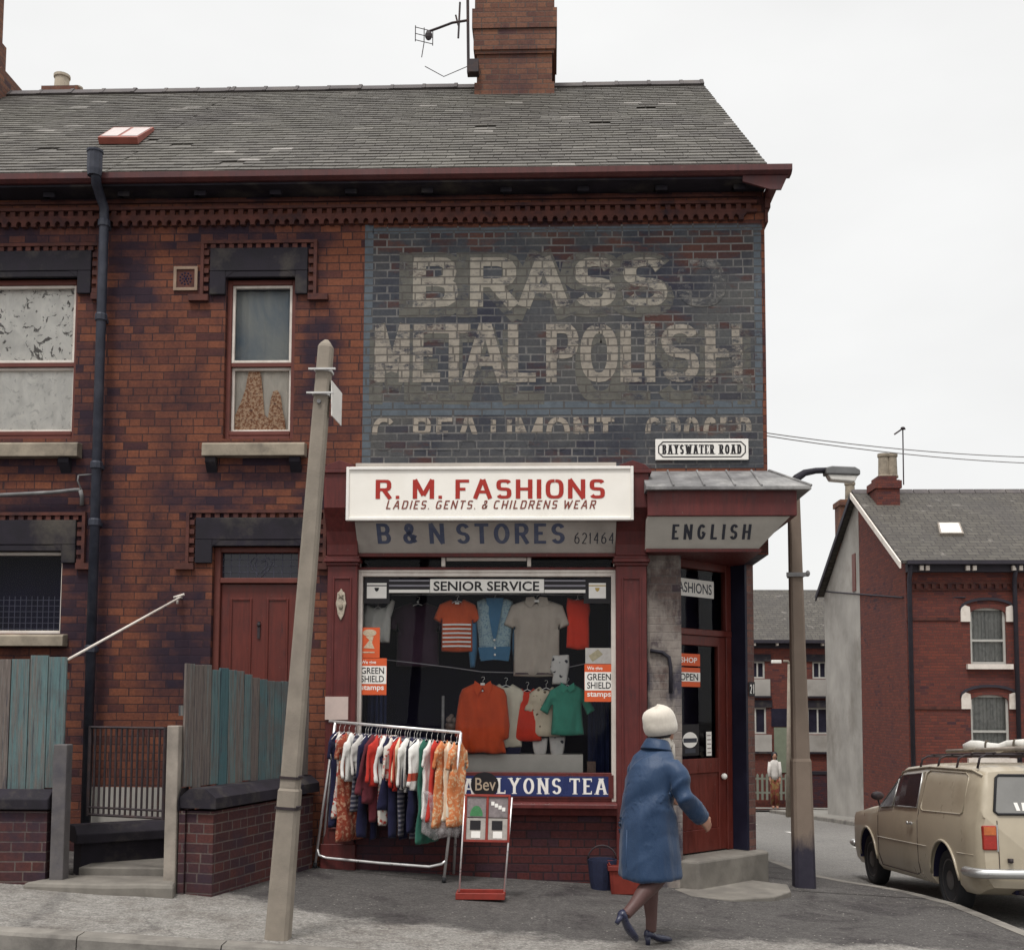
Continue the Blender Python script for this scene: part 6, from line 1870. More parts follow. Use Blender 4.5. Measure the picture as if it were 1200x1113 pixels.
mb = MB(); mb.lathe([(.10,gz),(.115,gz+.1),(.13,gz+.26),(.12,gz+.26),(.105,gz+.1),(.09,gz+.02),(.005,gz+.02)], (c_.x,-.32,0), 16); mb.build('basket_body', mat_plain('dark blue basketwork', (0.018,0.022,0.05), .7, .3, 40, .5), bk)
mb = MB(); mb.tube([(c_.x+.125*math.cos(a*math.pi/8), -.32, gz+.26+.12*math.sin(a*math.pi/8)) for a in range(9)], .008, 6); mb.build('handle', M['iron'], bk, smooth=True)

# ------------------------------------------------------------------ leaning concrete post
YP = -3.08
pb, pt = P(325.5, 1108, YP), P(382, 408, YP)
pb.z = H(pb.x, YP) - .01; pt.y += .0
po = thing('concrete_post', 'tall leaning concrete post with a small white plate near its top', 'post', tuple(pb))
ax = (pt-pb).normalized(); ux_ = Vector((ax.z,0,-ax.x)); uy_ = Vector((0,1,0))
def post_rings(mb, a, b, w0, w1, n=6, ch=.28):
    rs = []
    for i in range(n+1):
        t = i/n; c = a.lerp(b, t); w = w0+(w1-w0)*t; k = w*ch
        o8 = [(-w+k,-w),(w-k,-w),(w,-w+k),(w,w-k),(w-k,w),(-w+k,w),(-w,w-k),(-w,-w+k)]
        rs.append([c + ux_*p + uy_*q for p, q in o8])
    return mb.rings(rs)
mb = MB(); kk = pb.lerp(pt, .245)
post_rings(mb, pb, kk, .075, .068); post_rings(mb, kk+ax*.001, kk+ax*.02, .0685, .058, 1); post_rings(mb, kk+ax*.021, pt, .060, .047, 8)
for i, r_ in enumerate((.047,.041,.028)): post_rings(mb, pt+ax*(.0005+.018*i), pt+ax*(.018*(i+1)), r_, (.041,.028,.012)[i], 1)
mb.build('post_shaft', M['concrete'], po)
for py in (437, 466):
    c = pb.lerp(pt, (1108-py)/700); mb = MB(); post_rings(mb, c-ax*.008, c+ax*.008, .058, .058, 1); mb.box(c.x-.09,c.x+.09,c.y-.075,c.y-.06,c.z-.006,c.z+.006); mb.build('steel_band', mat_plain('galvanised band', (0.55,0.54,0.52), .5, .2, 20, .1), po)
for py in (921, 956):
    c = pb.lerp(pt, (1108-py)/700); mb = MB(); post_rings(mb, c-ax*.008, c+ax*.008, .078 if py > 935 else .067, .078 if py > 935 else .067, 1); mb.tube([c+Vector((.07,-.08,.01)), c+Vector((.1,-.1,.015))], .008, 6); mb.build('iron_band', M['iron'], po)
mb = MB(); c = pb.lerp(pt, (1108-476)/700); mb.tube([c+Vector((-.005,-.066,0)), c+Vector((-.005,-.05,0))], .014, 8); mb.build('bolt', M['lead'], po)
# plate on the right side of the post, seen nearly edge on
c0 = P(386.5, 448, YP-.0); c1 = P(388, 490, YP); 
pl = [P(388,446,YP-.03), P(400,461,YP+.30), P(399,499,YP+.30), P(388,487,YP-.03)]
mb = MB(); dn = Vector((.006,.0,0)); mb.add([p for p in pl]+[p+dn for p in pl], [(0,1,2,3),(7,6,5,4),(0,4,5,1),(1,5,6,2),(2,6,7,3),(3,7,4,0)])
pla = mb.build('sign_plate', M['stickerwhite'], po)
mb = MB(); 
def pp(a, b): return pl[0].lerp(pl[1], a).lerp(pl[3].lerp(pl[2], a), b) - Vector((.0015,0,0))
for a0,a1,b0,b1 in ((.12,.88,.08,.14),(.12,.88,.86,.92),(.2,.45,.28,.44),(.55,.8,.28,.44),(.25,.75,.55,.68)):
    mb.quad(pp(a0,b0),pp(a1,b0),pp(a1,b1),pp(a0,b1))
mb.build('plate_marks', M['black'], pla, normals=False)

# ------------------------------------------------------------------ garden walls, fences, gate
def coping(mb, pa, pb_, w, zt, h=.15, over=.04):
    d = (pb_-pa); d.z = 0; d.normalize(); nr = Vector((d.y,-d.x,0))
    a = pa - d*over; b = pb_ + d*over; hw = w/2+over
    pr = [(-hw,zt-h),(-hw,zt-h*.45),(-hw*.45,zt),(hw*.45,zt),(hw,zt-h*.45),(hw,zt-h)]
    vs = [a + nr*p + Vector((0,0,q-a.z)) for p, q in pr] + [b + nr*p + Vector((0,0,q-b.z)) for p, q in pr]
    n_ = len(pr); return mb.add(vs, [tuple(range(n_)), tuple(range(2*n_-1,n_-1,-1))] + [(i,i+n_,(i+1)%n_+n_,(i+1)%n_) for i in range(n_)])
YW = -1.8
def wall_box(mb, pa, pb_, w, z0, z1):
    d = (pb_-pa); d.z = 0; L_ = d.length; d.normalize(); nr = Vector((d.y,-d.x,0))*w/2
    vs = [pa-nr,pb_-nr,pb_+nr,pa+nr]
    return mb.add([Vector((p.x,p.y,z0)) for p in vs]+[Vector((p.x,p.y,z1)) for p in vs], [(0,3,2,1),(4,5,6,7),(0,1,5,4),(1,2,6,5),(2,3,7,6),(3,0,4,7)])
# right garden wall: short front return then back to the house
xf0, xf1 = PX(209,990,YW), PX(251,990,YW)
zc = PZ(228, 950, YW); zct = PZ(228, 928, YW)
gw = thing('garden_wall', 'low brick garden wall with black stone coping between the gateway and the shop', 'wall', (xf1, -1, H(xf1,-1)))
w_ = .23
A0 = Vector((xf1-w_/2, YW+.0, 0)); B0 = Vector((PX(367,990,-.12)-w_/2, -.11, 0))
mb = MB()
mb.box(xf0, xf1-w_-.001, YW, YW+w_, -.2, zc)
wall_box(mb, A0, B0, w_, -.2, zc)
mb.build('wall_brickwork', M['brick_garden'], gw)
mb = MB(); coping(mb, A0+Vector((0,.0,0)), B0, w_, zct+.03); 
mb.prism_yz([(YW-.04,zc),(YW-.04,zc+.08),(YW+.04,zct+.028),(YW+w_-.03,zct+.028),(YW+w_+.04,zc+.08),(YW+w_+.04,zc)], xf0-.0, xf1-w_-.045)
mb.build('coping', M['sootstone'], gw, bevel=.008)
def mat_planks():
    n = N('weathered turquoise planks'); x, y, z = n.sep(n.pos())
    isl = n.island()
    v = n.comb(n.math('MULTIPLY', x, 19), n.math('MULTIPLY', y, 19), n.math('MULTIPLY', z, .8))
    gr = n.noise(2.2, 6, .7, v); gr2 = n.noise(6, 5, .7, v)
    paint = n.mix(isl, (0.062,0.118,0.130), (0.150,0.215,0.210))
    wood = n.mix(gr2, (0.055,0.045,0.045), (0.24,0.20,0.175))
    wear = n.math('ADD', n.math('MULTIPLY', gr, .7), n.math('MULTIPLY', isl, .3))
    c = n.mix(n.step(wear, .455, .585), paint, wood)
    c = n.mix(n.step(n.noise(3, 5, .7, v), .55, .64, 0, .85), c, (0.03,0.032,0.045))
    c = n.mix(n.step(n.noise(1.9, 6, .7), .50, .68, 0, .7), c, n.mix(gr, (0.05,0.045,0.05), (0.17,0.145,0.13)))
    c = n.mix(.6, c, n.ramp(gr2, [(.25,.55),(.75,1.4)]), 'MULTIPLY')
    return n.done(c, .85, n.bump(gr2, .6, .01), spec=.2)
M['planks'] = mat_planks()
def fence(lab, pa, pb_, zb, za, zb_top, name='board_fence', pw=.105, seed=1):
    rnd = random.Random(seed)
    d = (pb_-pa); L_ = d.length; d.normalize(); nr = Vector((d.y,-d.x,0))
    o = thing(name, lab, 'fence', (pa.x, pa.y, zb))
    mb = MB(); k = max(1, round(L_/pw))
    for i in range(k):
        a, b = i/k*L_+.003, (i+1)/k*L_-.003
        t = (i+.5)/k; zt = za+(zb_top-za)*t + rnd.uniform(-.02,.02); z0 = zb + rnd.uniform(-.03,.01); off = rnd.uniform(-.004,.004)
        c = pa + d*((a+b)/2) + nr*off; c = Vector((c.x, c.y, (z0+zt)/2))
        mb.obox(c, d*((b-a)/2), nr*.011, Vector((0,0,(zt-z0)/2)))
    mb.build('planking', M['planks'], o, bevel=.002)
    for zz in (zb+.18, min(za,zb_top)-.2):
        mb = MB(); c = pa.lerp(pb_, .5) - nr*.037; c.z = zz; mb.obox(c, d*(L_/2-.01), nr*.022, Vector((0,0,.04))); mb.build('rail', M['planks'], o)
    return o
pa = Vector((PX(215,850,YW+.06), YW+.06, 0)); pb_ = Vector((PX(361,850,-.16), -.16, 0))
fence('weathered grey and turquoise board fence rising from the coping in front of the side door', pa, pb_, zct+.03, PZ(215,774,YW+.06), PZ(360,806,-.16))
# left side
xl1 = PX(54,990,YW)
lw_ = thing('garden_wall', 'low dark brick garden wall at the left edge under turquoise boards', 'wall', (xl1-1.5, YW, H(xl1,YW)))
mb = MB(); mb.box(-8.5, xl1, YW, YW+w_, -.2, PZ(25,950,YW)); mb.build('wall_brickwork', M['brick_garden'], lw_)
mb = MB(); zt = PZ(25,925,YW); mb.prism_yz([(YW-.04,zt-.15),(YW-.04,zt-.07),(YW+.05,zt),(YW+w_-.03,zt),(YW+w_+.04,zt-.07),(YW+w_+.04,zt-.15)], -8.5, xl1+.02); mb.build('coping', M['sootstone'], lw_, bevel=.008)
fence('wide turquoise board fence at the left edge standing on black coping', Vector((-8.4,YW+.1,0)), Vector((PX(77,850,YW+.1),YW+.1,0)), zt+.004, PZ(25,772,YW+.1), PZ(76,770,YW+.1), pw=.15, seed=7)
# gate posts
def gpost(lab, px0, px1, pyt, Y, mat):
    a, b = PX(px0,950,Y), PX(px1,950,Y); z1 = PZ((px0+px1)/2, pyt, Y); mb = MB(); g_ = H(a,Y)
    mb.box(a, b, Y, Y+.11, g_-.05, z1); o = mb.build('gate_post', mat, bevel=.008); return tag(o, lab, 'post', 'gate posts')
M['oldwood'] = mat_plain('bleached bare wood', (0.27,0.235,0.20), .85, .3, 6, .4, dirt=(0.09,0.075,0.07), dirt_amt=.6)
M['oldwood2'] = mat_plain('dark weathered wood', (0.11,0.10,0.10), .85, .3, 6, .4, dirt=(0.05,0.05,0.07), dirt_amt=.6)
gp1 = gpost('pale bare wooden gate post beside the turquoise and grey fence', 193, 207, 850, YW-.02, M['oldwood'])
gp2 = gpost('dark weathered gate post beside the left turquoise fence', 60, 76, 872, YW-.02, M['oldwood2'])
# iron gate, ajar
yg0, yg1 = YW+.06, YW+.32
ga, gb = P(194, 852, yg0), P(106, 850, yg1)
gzb = PZ(150, 958, (yg0+yg1)/2)
gt = thing('iron_gate', 'rusty black iron bar gate standing ajar between the two gate posts', 'gate', (ga.x, yg0, gzb))
gztop = (ga.z+gb.z)/2
dirg = Vector((gb.x-ga.x, yg1-yg0, 0))
fr = MB()
for zz, th_ in ((gztop-.01,.012),(gzb+.07,.010),(gzb+.012,.012)):
    fr.tube([Vector((ga.x,yg0,zz)), Vector((ga.x,yg0,zz))+dirg], th_, 6)
for t in (0.0, 1.0):
    fr.tube([Vector((ga.x,yg0,gzb))+dirg*t, Vector((ga.x,yg0,gztop))+dirg*t], .014, 6)
fr.build('gate_frame', M['iron'], gt)
for i in range(1, 14):
    mb = MB(); p = Vector((ga.x,yg0,0))+dirg*(i/14); mb.tube([Vector((p.x,p.y,gzb+.012)), Vector((p.x,p.y,gztop-.012))], .009, 6); mb.build('bar', M['iron'], gt)
# path threshold, steps and dwarf wall inside
xg0, xg1 = PX(60,1020,YW), PX(196,1020,YW)
g_ = H((xg0+xg1)/2, YW)
mb = MB()
mb.prism_xy([(xg0-.15,YW-.16),(xg0+.5,YW-.22),(xg1-.1,YW-.18),(xg1+.12,YW-.2),(xg1,YW+.25),(xg0,YW+.25)], g_-.2, g_+.075)
o = mb.build('threshold_slab', M['step'], bevel=.03); tag(o, 'worn broken stone threshold slab across the gateway', 'step')
mb = MB(); mb.box(xg0+.1, xg1-.02, YW+.26, -.01, g_-.2, g_+.13); o = mb.build('garden_path', M['step'], bevel=.01); tag(o, kind='structure')
za_ = PZ(140, 966, YW+.55)
dw = thing('dwarf_wall', 'low dwarf wall with black coping just inside the iron gate', 'wall', ((xg0+xg1)/2, YW+.6, g_))
pa, pb_ = Vector((PX(88,990,YW+.5), YW+.55, 0)), Vector((PX(200,975,YW+.95), YW+1.0, 0))
mb = MB(); wall_box(mb, pa, pb_, .26, g_-.1, za_-.14); mb.build('wall_brickwork', M['sootstone'], dw)
mb = MB(); coping(mb, pa, pb_, .27, za_, .14, .05); mb.build('coping', M['sootstone'], dw, bevel=.008)
# garden floor behind the walls
mb = MB(); mb.box(-8.5, xg0+.09, YW+.24, -.01, g_-.3, g_+.02); mb.box(xg1-.01, A0.x-.12, YW+.24, -.01, g_-.3, g_+.02); tag(mb.build('garden_floor', M['pave_far']), kind='structure')
# diagonal prop
mb = MB(); a, b = P(79, 773, YW+.1), P(211, 700, -.05)
mb.tube([a, b], .011, 6); o = mb.build('wooden_prop', M['white'], smooth=True); tag(o, 'thin pale diagonal rod from the left fence up to the brick wall', 'rod')
mb = MB(); mb.tube([b+Vector((-.06,0,.0)), b+Vector((.04,.0,.03))], .012, 6); mb.tube([b+Vector((-.02,0,.0)), b+Vector((-.025,.0,-.06))], .011, 6); mb.tube([b, b+Vector((0,.06,0))], .008, 6); mb.build('wall_hook', M['white'], o, smooth=True)

# ------------------------------------------------------------------ street lamp by the corner
lb = P(942, 1019, .55); lb.z = H(lb.x, .55) - .02
YL = .55
lt = P(929.5, 566, YL)
lp = thing('street_lamp', 'brown concrete street lamp with a black painted foot at the shop corner', 'street lamp', tuple(lb))
ax = (lt-lb).normalized(); ux_ = Vector((ax.z,0,-ax.x)); uy_ = Vector((0,1,0))
z1 = lb.lerp(lt, .155); z2 = lb.lerp(lt, .31)
mb = MB(); post_rings(mb, lb, z1, .098, .095, 2); bs = mb.build('lamp_foot', M['foot'], lp)
mb = MB(); post_rings(mb, z1+ax*.0, z2, .0945, .089, 2); post_rings(mb, z2+ax*.001, z2+ax*.03, .089, .078, 1); post_rings(mb, z2+ax*.031, lt, .0775, .052, 10); mb.build('lamp_post', M['foot'], lp)
mb = MB(); c = lb.lerp(lt, (1019-671)/(1019-566)); post_rings(mb, c-ax*.02, c+ax*.02, .074, .074, 1); mb.box(c.x-.105,c.x+.105,c.y-.085,c.y-.07,c.z-.02,c.z+.02); mb.ell((c.x+.1,c.y-.08,c.z+.01),.022,.02,.03,8,6); mb.build('bracket_band', M['lead'], lp)
mb = MB(); mb.tube([lt, P(934,560,YL), P(943,554,YL), P(956,551.5,YL), P(972,551,YL)], [.05,.04,.034,.03,.03], 8); mb.build('lamp_arm', M['blacktar'], lp, smooth=True)
mb = MB(); a, b = P(966,551,YL), P(1006,553,YL); zl = a.z
mb.prism_xz([(a.x,zl-.05),(a.x,zl+.015),(a.x+.06,zl+.03),(b.x-.05,zl+.02),(b.x,zl-.01),(b.x,zl-.06)], YL-.075, YL+.075); lh = mb.build('lamp_head', mat_plain('grey lamp casing', (0.15,0.15,0.15), .5, .2, 10, .1), lp, bevel=.012)
mb = MB(); mb.prism_xz([(a.x+.02,zl-.051),(b.x-.02,zl-.061),(b.x-.05,zl-.125),(a.x+.05,zl-.105)], YL-.06, YL+.06); mb.build('diffuser', mat_plain('milky lamp bowl', (0.62,0.60,0.56), .3, .1, 10, 0), lh, bevel=.01)
# ------------------------------------------------------------------ parked estate van
M['vanpaint'] = mat_plain('faded sand car paint', (0.39,0.335,0.25), .33, .12, 2.5, .03, spec=.45, dirt=(0.20,0.155,0.10), dirt_amt=.6, coat=.25)
M['vanglass'] = mat_plain('car glass with reflection grey', (0.19,0.185,0.175), .07, .2, 3, 0, spec=.6)  # grey base colour stands in for light reflected in the rear window
M['vandark'] = mat_plain('dark car window', (0.018,0.018,0.025), .06, .2, 3, 0, spec=.5)
M['bright'] = mat_plain('bright metal trim', (0.55,0.55,0.54), .34, .05, 9, 0, metal=.8, spec=.6)
VX, VY = 4.50, -.42
gz0, gz1 = H(3.9, .4)-.115, H(3.9, 2.9)-.115
slope = math.atan2(gz1-gz0, 2.5)
van = thing('estate_van', 'sand coloured estate van with a roof rack parked along the side street kerb', 'van', (VX, VY, gz0 + (.4-VY)*0 - math.tan(slope)*(.4-VY)), rot=(slope, 0, R(.6)))
T_belt = [(0,.90),(2.9,.885),(3.3,.86),(3.9,.80),(4.15,.74),(4.22,.66)]
T_w = [(0,.725),(.06,.765),(.25,.795),(.6,.80),(3.2,.79),(3.9,.755),(4.12,.69),(4.22,.58)]
T_roof = [(0,.925),(.10,1.315),(.28,1.365),(1.4,1.395),(2.25,1.36),(2.42,1.30),(2.95,.93),(3.3,.905),(3.9,.845),(4.15,.77),(4.22,.68)]
T_edge = [(0,.71),(.1,.655),(.3,.675),(2.0,.675),(2.3,.65),(2.45,.62),(2.95,.72),(3.3,.715),(3.9,.66),(4.22,.50)]
def vsec(u_):
    w = interp(T_w, u_); zb = interp(T_belt, u_); zr = interp(T_roof, u_); we = min(interp(T_edge, u_), w*.97)
    ze = max(zr - .05, zb+.012); lift = interp([(0,.30),(.2,.22),(3.9,.20),(4.22,.34)], u_)
    return w, zb, zr, we, ze, lift
def vring(u_):
    w, zb, zr, we, ze, z0 = vsec(u_)
    wb = w*.968
    half = [(w*.6,z0),(w*.9,z0+.005),(w*.965,z0+.07),(w*.995,z0+.2),(w,(z0+.2+zb)/2),(w*.99,zb-.06),(wb,zb)]
    for s in (.33,.66): half.append((wb+(we-wb)*s+.012*math.sin(math.pi*s), zb+(ze-zb)*s))
    half += [(we,ze),(we*.94,ze+(zr-ze)*.6),(we*.75,ze+(zr-ze)*.86),(we*.4,zr-(zr-ze)*.03)]
    right = [(a,b) for a,b in half]
    return [(a,u_,b) for a,b in right] + [(0,u_,zr)] + [(-a,u_,b) for a,b in reversed(right)] + [(0,u_,z0)]
def vside(u_, s, out=.004, sg=-1):
    w, zb, zr, we, ze, z0 = vsec(u_); wb = w*.968
    return Vector((sg*(wb+(we-wb)*s+.012*math.sin(math.pi*s)+out), u_, zb+(ze-zb)*s))
def vlow(u_, z_, out=.003, sg=-1):
    w, zb, zr, we, ze, z0 = vsec(u_)
    tab = [(z0+.07,w*.965),(z0+.2,w*.995),((z0+.2+zb)/2,w),(zb-.06,w*.99),(zb,w*.968)]
    return Vector((sg*(interp(tab, z_)+out), u_, z_))
mb = MB(); us = [0,.03,.06,.10,.16,.22,.28,.4,.55,.7,.85,1,1.15,1.3,1.5,1.7,1.9,2.1,2.25,2.34,2.42,2.55,2.7,2.85,2.95,3.05,3.2,3.35,3.5,3.65,3.8,3.9,4.0,4.08,4.15,4.19,4.22]
mb.rings([vring(q) for q in us])
body = mb.build('body_source', M['vanpaint'], van, smooth=True)
WU, WR = (.82, 3.28), .30
cutters = []
for wu in WU:
    mb = MB(); mb.rings([[(sx, wu+.365*math.cos(2*math.pi*i/32), .29+.365*math.sin(2*math.pi*i/32)) for i in range(32)] for sx in (-1.2, -.50)]); mb.rings([[(sx, wu+.365*math.cos(2*math.pi*i/32), .29+.365*math.sin(2*math.pi*i/32)) for i in range(32)] for sx in (.50, 1.2)])
    c_ = mb.build('cutter', M['vandark'], van); cutters.append(c_)
    md = body.modifiers.new('b', 'BOOLEAN'); md.object = c_; md.operation = 'DIFFERENCE'; md.solver = 'EXACT'
vb = evaluated(body, 'body', M['vanpaint'], van, smooth=True)
for c_ in cutters: bpy.data.objects.remove(c_)
try: vb.data.set_sharp_from_angle(angle=R(42))
except Exception: pass
for wu in WU:
    mb = MB()
    for sg in (-1, 1):
        rr_ = [(wu+.361*math.cos(math.pi*i/20), .29+.361*math.sin(math.pi*i/20)) for i in range(21)]
        for (a,b),(c,d) in zip(rr_, rr_[1:]): mb.quad((sg*.51,a,b),(sg*.765,a,b),(sg*.765,c,d),(sg*.51,c,d))
        mb.add([(sg*.508,a,b) for a,b in rr_]+[(sg*.508,wu-.36,.2),(sg*.508,wu+.36,.2)], [tuple(range(23))])
    mb.build('wheel_well', M['dark'], van, normals=False)
    for sg in (-1, 1):
        wh = MB(); xo = sg*.755
        wh.rings([[ (sg*x_, wu+r_*math.cos(2*math.pi*i/28), .29+r_*math.sin(2*math.pi*i/28)) for i in range(28)] for x_, r_ in ((.60,.22),(.60,.275),(.62,.292),(.72,.292),(.745,.275),(.75,.215),(.735,.205))])
        o = wh.build('wheel', M['rubber'], van, smooth=True)
        wh = MB(); wh.rings([[ (sg*x_, wu+r_*math.cos(2*math.pi*i/24), .29+r_*math.sin(2*math.pi*i/24)) for i in range(24)] for x_, r_ in ((.72,.204),(.738,.20),(.735,.185),(.715,.17),(.72,.12),(.74,.08),(.745,.04),(.745,.005))])
        wh.build('rim', mat_plain('dull wheel rim', (0.09,0.085,0.085), .45, .2, 10, 0, metal=.3), o, smooth=True)
        # arch lip
        mb = MB(); mb.tube([vlow(wu+.368*math.cos(a), .29+.368*math.sin(a), .004, sg) for a in [math.pi*(.03+.94*i/18) for i in range(19)]], .013, 6); mb.build('arch_lip', M['vanpaint'], van, smooth=True)
for sg in (-1, 1):
    # blank side panel with its pressed edge, door window, quarter light
    lp_ = [vside(a, b, .003, sg) for a, b in ((.34,.10),(.34,.86),(.42,.93),(1.35,.93),(1.42,.86),(1.46,.10),(1.40,.05),(.40,.05))]
    mb = MB(); mb.tube(lp_, .006, 5, closed=True); mb.build('panel_moulding', M['vanpaint'], van, smooth=True)
    mb = MB()
    cols = [1.56,1.75,1.95,2.15,2.30]
    g0 = [vside(a, .10, .006, sg) for a in cols]; g1 = [vside(a, .88, .006, sg) for a in cols]
    ss = [.10,.23,.36,.49,.62,.75,.88]
    for s0, s1 in zip(ss, ss[1:]):
        for i in range(4): mb.quad(vside(cols[i],s0,.009,sg), vside(cols[i+1],s0,.009,sg), vside(cols[i+1],s1,.009,sg), vside(cols[i],s1,.009,sg))
    wdo = mb.build('door_window', M['vandark'], van, normals=False)
    mb = MB(); mb.tube(g0+g1[::-1], .009, 5, closed=True); mb.build('window_seal', M['bright'], wdo, smooth=True)
    mb = MB(); q = [vside(2.34,.10,.016,sg), vside(2.80,.10,.016,sg), vside(2.36,.85,.016,sg)]; mb.add(q,[(0,1,2)]); wq = mb.build('quarter_light', M['vandark'], van, normals=False)
    mb = MB(); mb.tube(q, .008, 5, closed=True); mb.build('window_seal', M['bright'], wq, smooth=True)
    mb = MB(); mb.tube([vside(1.51,.9,.0015,sg), vside(1.51,.02,.0015,sg)]+[vlow(1.51,z_,.001,sg) for z_ in (.8,.6,.4,.30)]+[vlow(1.62,.27,.001,sg), vlow(2.78,.27,.001,sg)]+[vlow(2.83,z_,.001,sg) for z_ in (.4,.6,.8)]+[vside(2.83,.05,.0015,sg)], .0045, 4); mb.build('door_seam', M['iron'], van)
    mb = MB(); mb.tube([vlow(q_,.575,.002,sg) for q_ in (.12,.3,.45)], .004, 4); mb.build('swage_line', M['vanpaint'], van); mb = MB(); mb.tube([vlow(q_,.575,.002,sg) for q_ in (1.25,1.8,2.3,2.85)], .004, 4); mb.build('swage_line', M['vanpaint'], van)
    mb = MB(); a = vlow(1.66,.775,.02,sg); mb.ell(a, .012, .06, .016, 10, 6); mb.ell(a+Vector((0,.10,-.0)), .012, .02, .02, 8, 5); mb.build('door_handle', M['bright'], van, smooth=True)
    mb = MB(); b = Vector((sg*.70, 3.02, .90)); mb.tube([b-Vector((0,0,.01)), b+Vector((sg*.03,-.02,.09))], .01, 6); mb.ell(b+Vector((sg*.035,-.03,.12)), .075, .035, .05, 12, 8); mi = mb.build('wing_mirror', M['iron'], van, smooth=True)
    # rain gutter
    mb = MB(); mb.tube([vside(q_,1.0,.006,sg) for q_ in (.12,.3,.8,1.4,2.0,2.3,2.42)], .010, 5); mb.build('rain_gutter', M['vanpaint'], van, smooth=True)
    # tail lamp
    mb = MB(); mb.box(sg*.615, sg*.735, -.018, .05, .625, .835); tl_ = mb.build('tail_lamp', mat_plain('red lamp lens', (0.30,0.02,0.012), .2, .2, 30, 0, spec=.5), van, bevel=.012)
    mb = MB(); mb.box(sg*.625, sg*.728, -.022, -.0181, .755, .825); mb.build('indicator_lens', mat_plain('amber lamp lens', (0.45,0.12,0.03), .2, .2, 30, 0, spec=.5), tl_)
    mb = MB(); mb.box(sg*.605, sg*.615 if sg < 0 else sg*.606, -.012, .03, .615, .845); mb.build('lamp_trim', M['bright'], tl_)
    mb = MB(); mb.ell((sg*.52, 4.205, .62), .10, .03, .10, 14, 8); mb.build('headlight', M['bright'], van, smooth=True)
# tailgate: window, seam, handle, plate
def rear(x_, z_, out=.006):
    return Vector((x_, (z_-.925)/.39*.10 - out if z_ > .925 else -out, z_))
mb = MB(); rows = [.94,1.05,1.16,1.265]; 
for za, zb in zip(rows, rows[1:]):
    wa, wb = .62-.06*(za-.94)/.33, .62-.06*(zb-.94)/.33
    mb.quad(rear(-wa,za),rear(wa,za),rear(wb,zb),rear(-wb,zb))
rw_ = mb.build('rear_window', M['vanglass'], van, normals=False)
mb = MB(); mb.tube([rear(a,b,.008) for a, b in ((-.595,.935),(.595,.935),(.622,.96),(.565,1.25),(.54,1.272),(-.54,1.272),(-.565,1.25),(-.622,.96))], .012, 6, closed=True); mb.build('window_seal', M['rubber'], rw_, smooth=True)
mb = MB()
for k_ in range(3): mb.obox(rear(-.42+k_*.06,1.0,.0075), Vector((.016,0,.0)), Vector((0,.0006,0)), Vector((.008*(k_-1),.01,.035)))
mb.build('window_sticker', M['stickerwhite'], rw_)
mb = MB(); mb.tube([rear(a,b,.003) for a, b in ((-.60,.43),(-.60,.60),(-.605,.88))], .004, 4); mb.tube([rear(a,b,.003) for a, b in ((.60,.43),(.60,.60),(.605,.88))], .004, 4); mb.tube([rear(-.60,.43,.003), rear(.60,.43,.003)], .004, 4); mb.build('tailgate_seam', M['iron'], van)
mb = MB(); mb.box(-.53,-.49,-.03,-.001,.52,.555); mb.ell((-.51,-.03,.535),.02,.02,.02,8,6); mb.build('fuel_cap', M['iron'], van)
mb = MB(); mb.box(-.26,.26,-.012,-.001,.50,.61); pl_ = mb.build('number_plate', mat_plain('yellow plate', (0.55,0.42,0.10), .5, .1, 9, 0), van)
mb = MB(); mb.tube([(-.82,.20,.43),(-.81,.02,.43),(-.76,-.06,.43),(-.55,-.085,.43),(.55,-.085,.43),(.76,-.06,.43),(.81,.02,.43),(.82,.20,.43)], .045, 8); 
for p in mb.v: p.z = .43 + (p.z-.43)*.95
mb.build('rear_bumper', M['bright'], van, smooth=True)
mb = MB(); mb.tube([(-.72,4.02,.42),(-.70,4.20,.42),(-.5,4.27,.42),(.5,4.27,.42),(.70,4.20,.42),(.72,4.02,.42)], .04, 8); mb.build('front_bumper', M['bright'], van, smooth=True)
mb = MB(); mb.quad((-.60,2.46,1.285),(.60,2.46,1.285),(.69,2.93,.955),(-.69,2.93,.955))
for p in mb.v: p.z += .012
mb.build('windscreen', M['vandark'], van, normals=False)
mb = MB(); mb.box(-.6,.6,.3,3.9,.22,.30); mb.box(-.45,.45,.05,.35,.24,.34); mb.build('underside', M['dark'], van)
mb = MB(); mb.tube([(-.4,-.05,.26),(-.4,.5,.27)], .025, 8); mb.build('exhaust_pipe', M['iron'], van, smooth=True)
# roof rack
mb = MB()
for u_ in (.22,.72,1.22,1.72):
    z_ = 1.455; 
    mb.tube([(-.665,u_,1.33),(-.64,u_,z_-.03),(-.58,u_,z_),(.58,u_,z_),(.64,u_,z_-.03),(.665,u_,1.33)], .011, 6)
for x_ in (-.52,-.26,0,.26,.52): mb.tube([(x_,.16,1.47),(x_,1.80,1.47)], .009, 6)
for u_ in (.22,.72,1.22,1.72):
    pass
rk = mb.build('roof_rack', M['iron'], van, smooth=True)
mb = MB()
for i, (x_, w_) in enumerate(((-.38,.09),(-.12,.09))): mb.box(x_-w_/2, x_+w_/2, .1, 1.9, 1.495, 1.52)
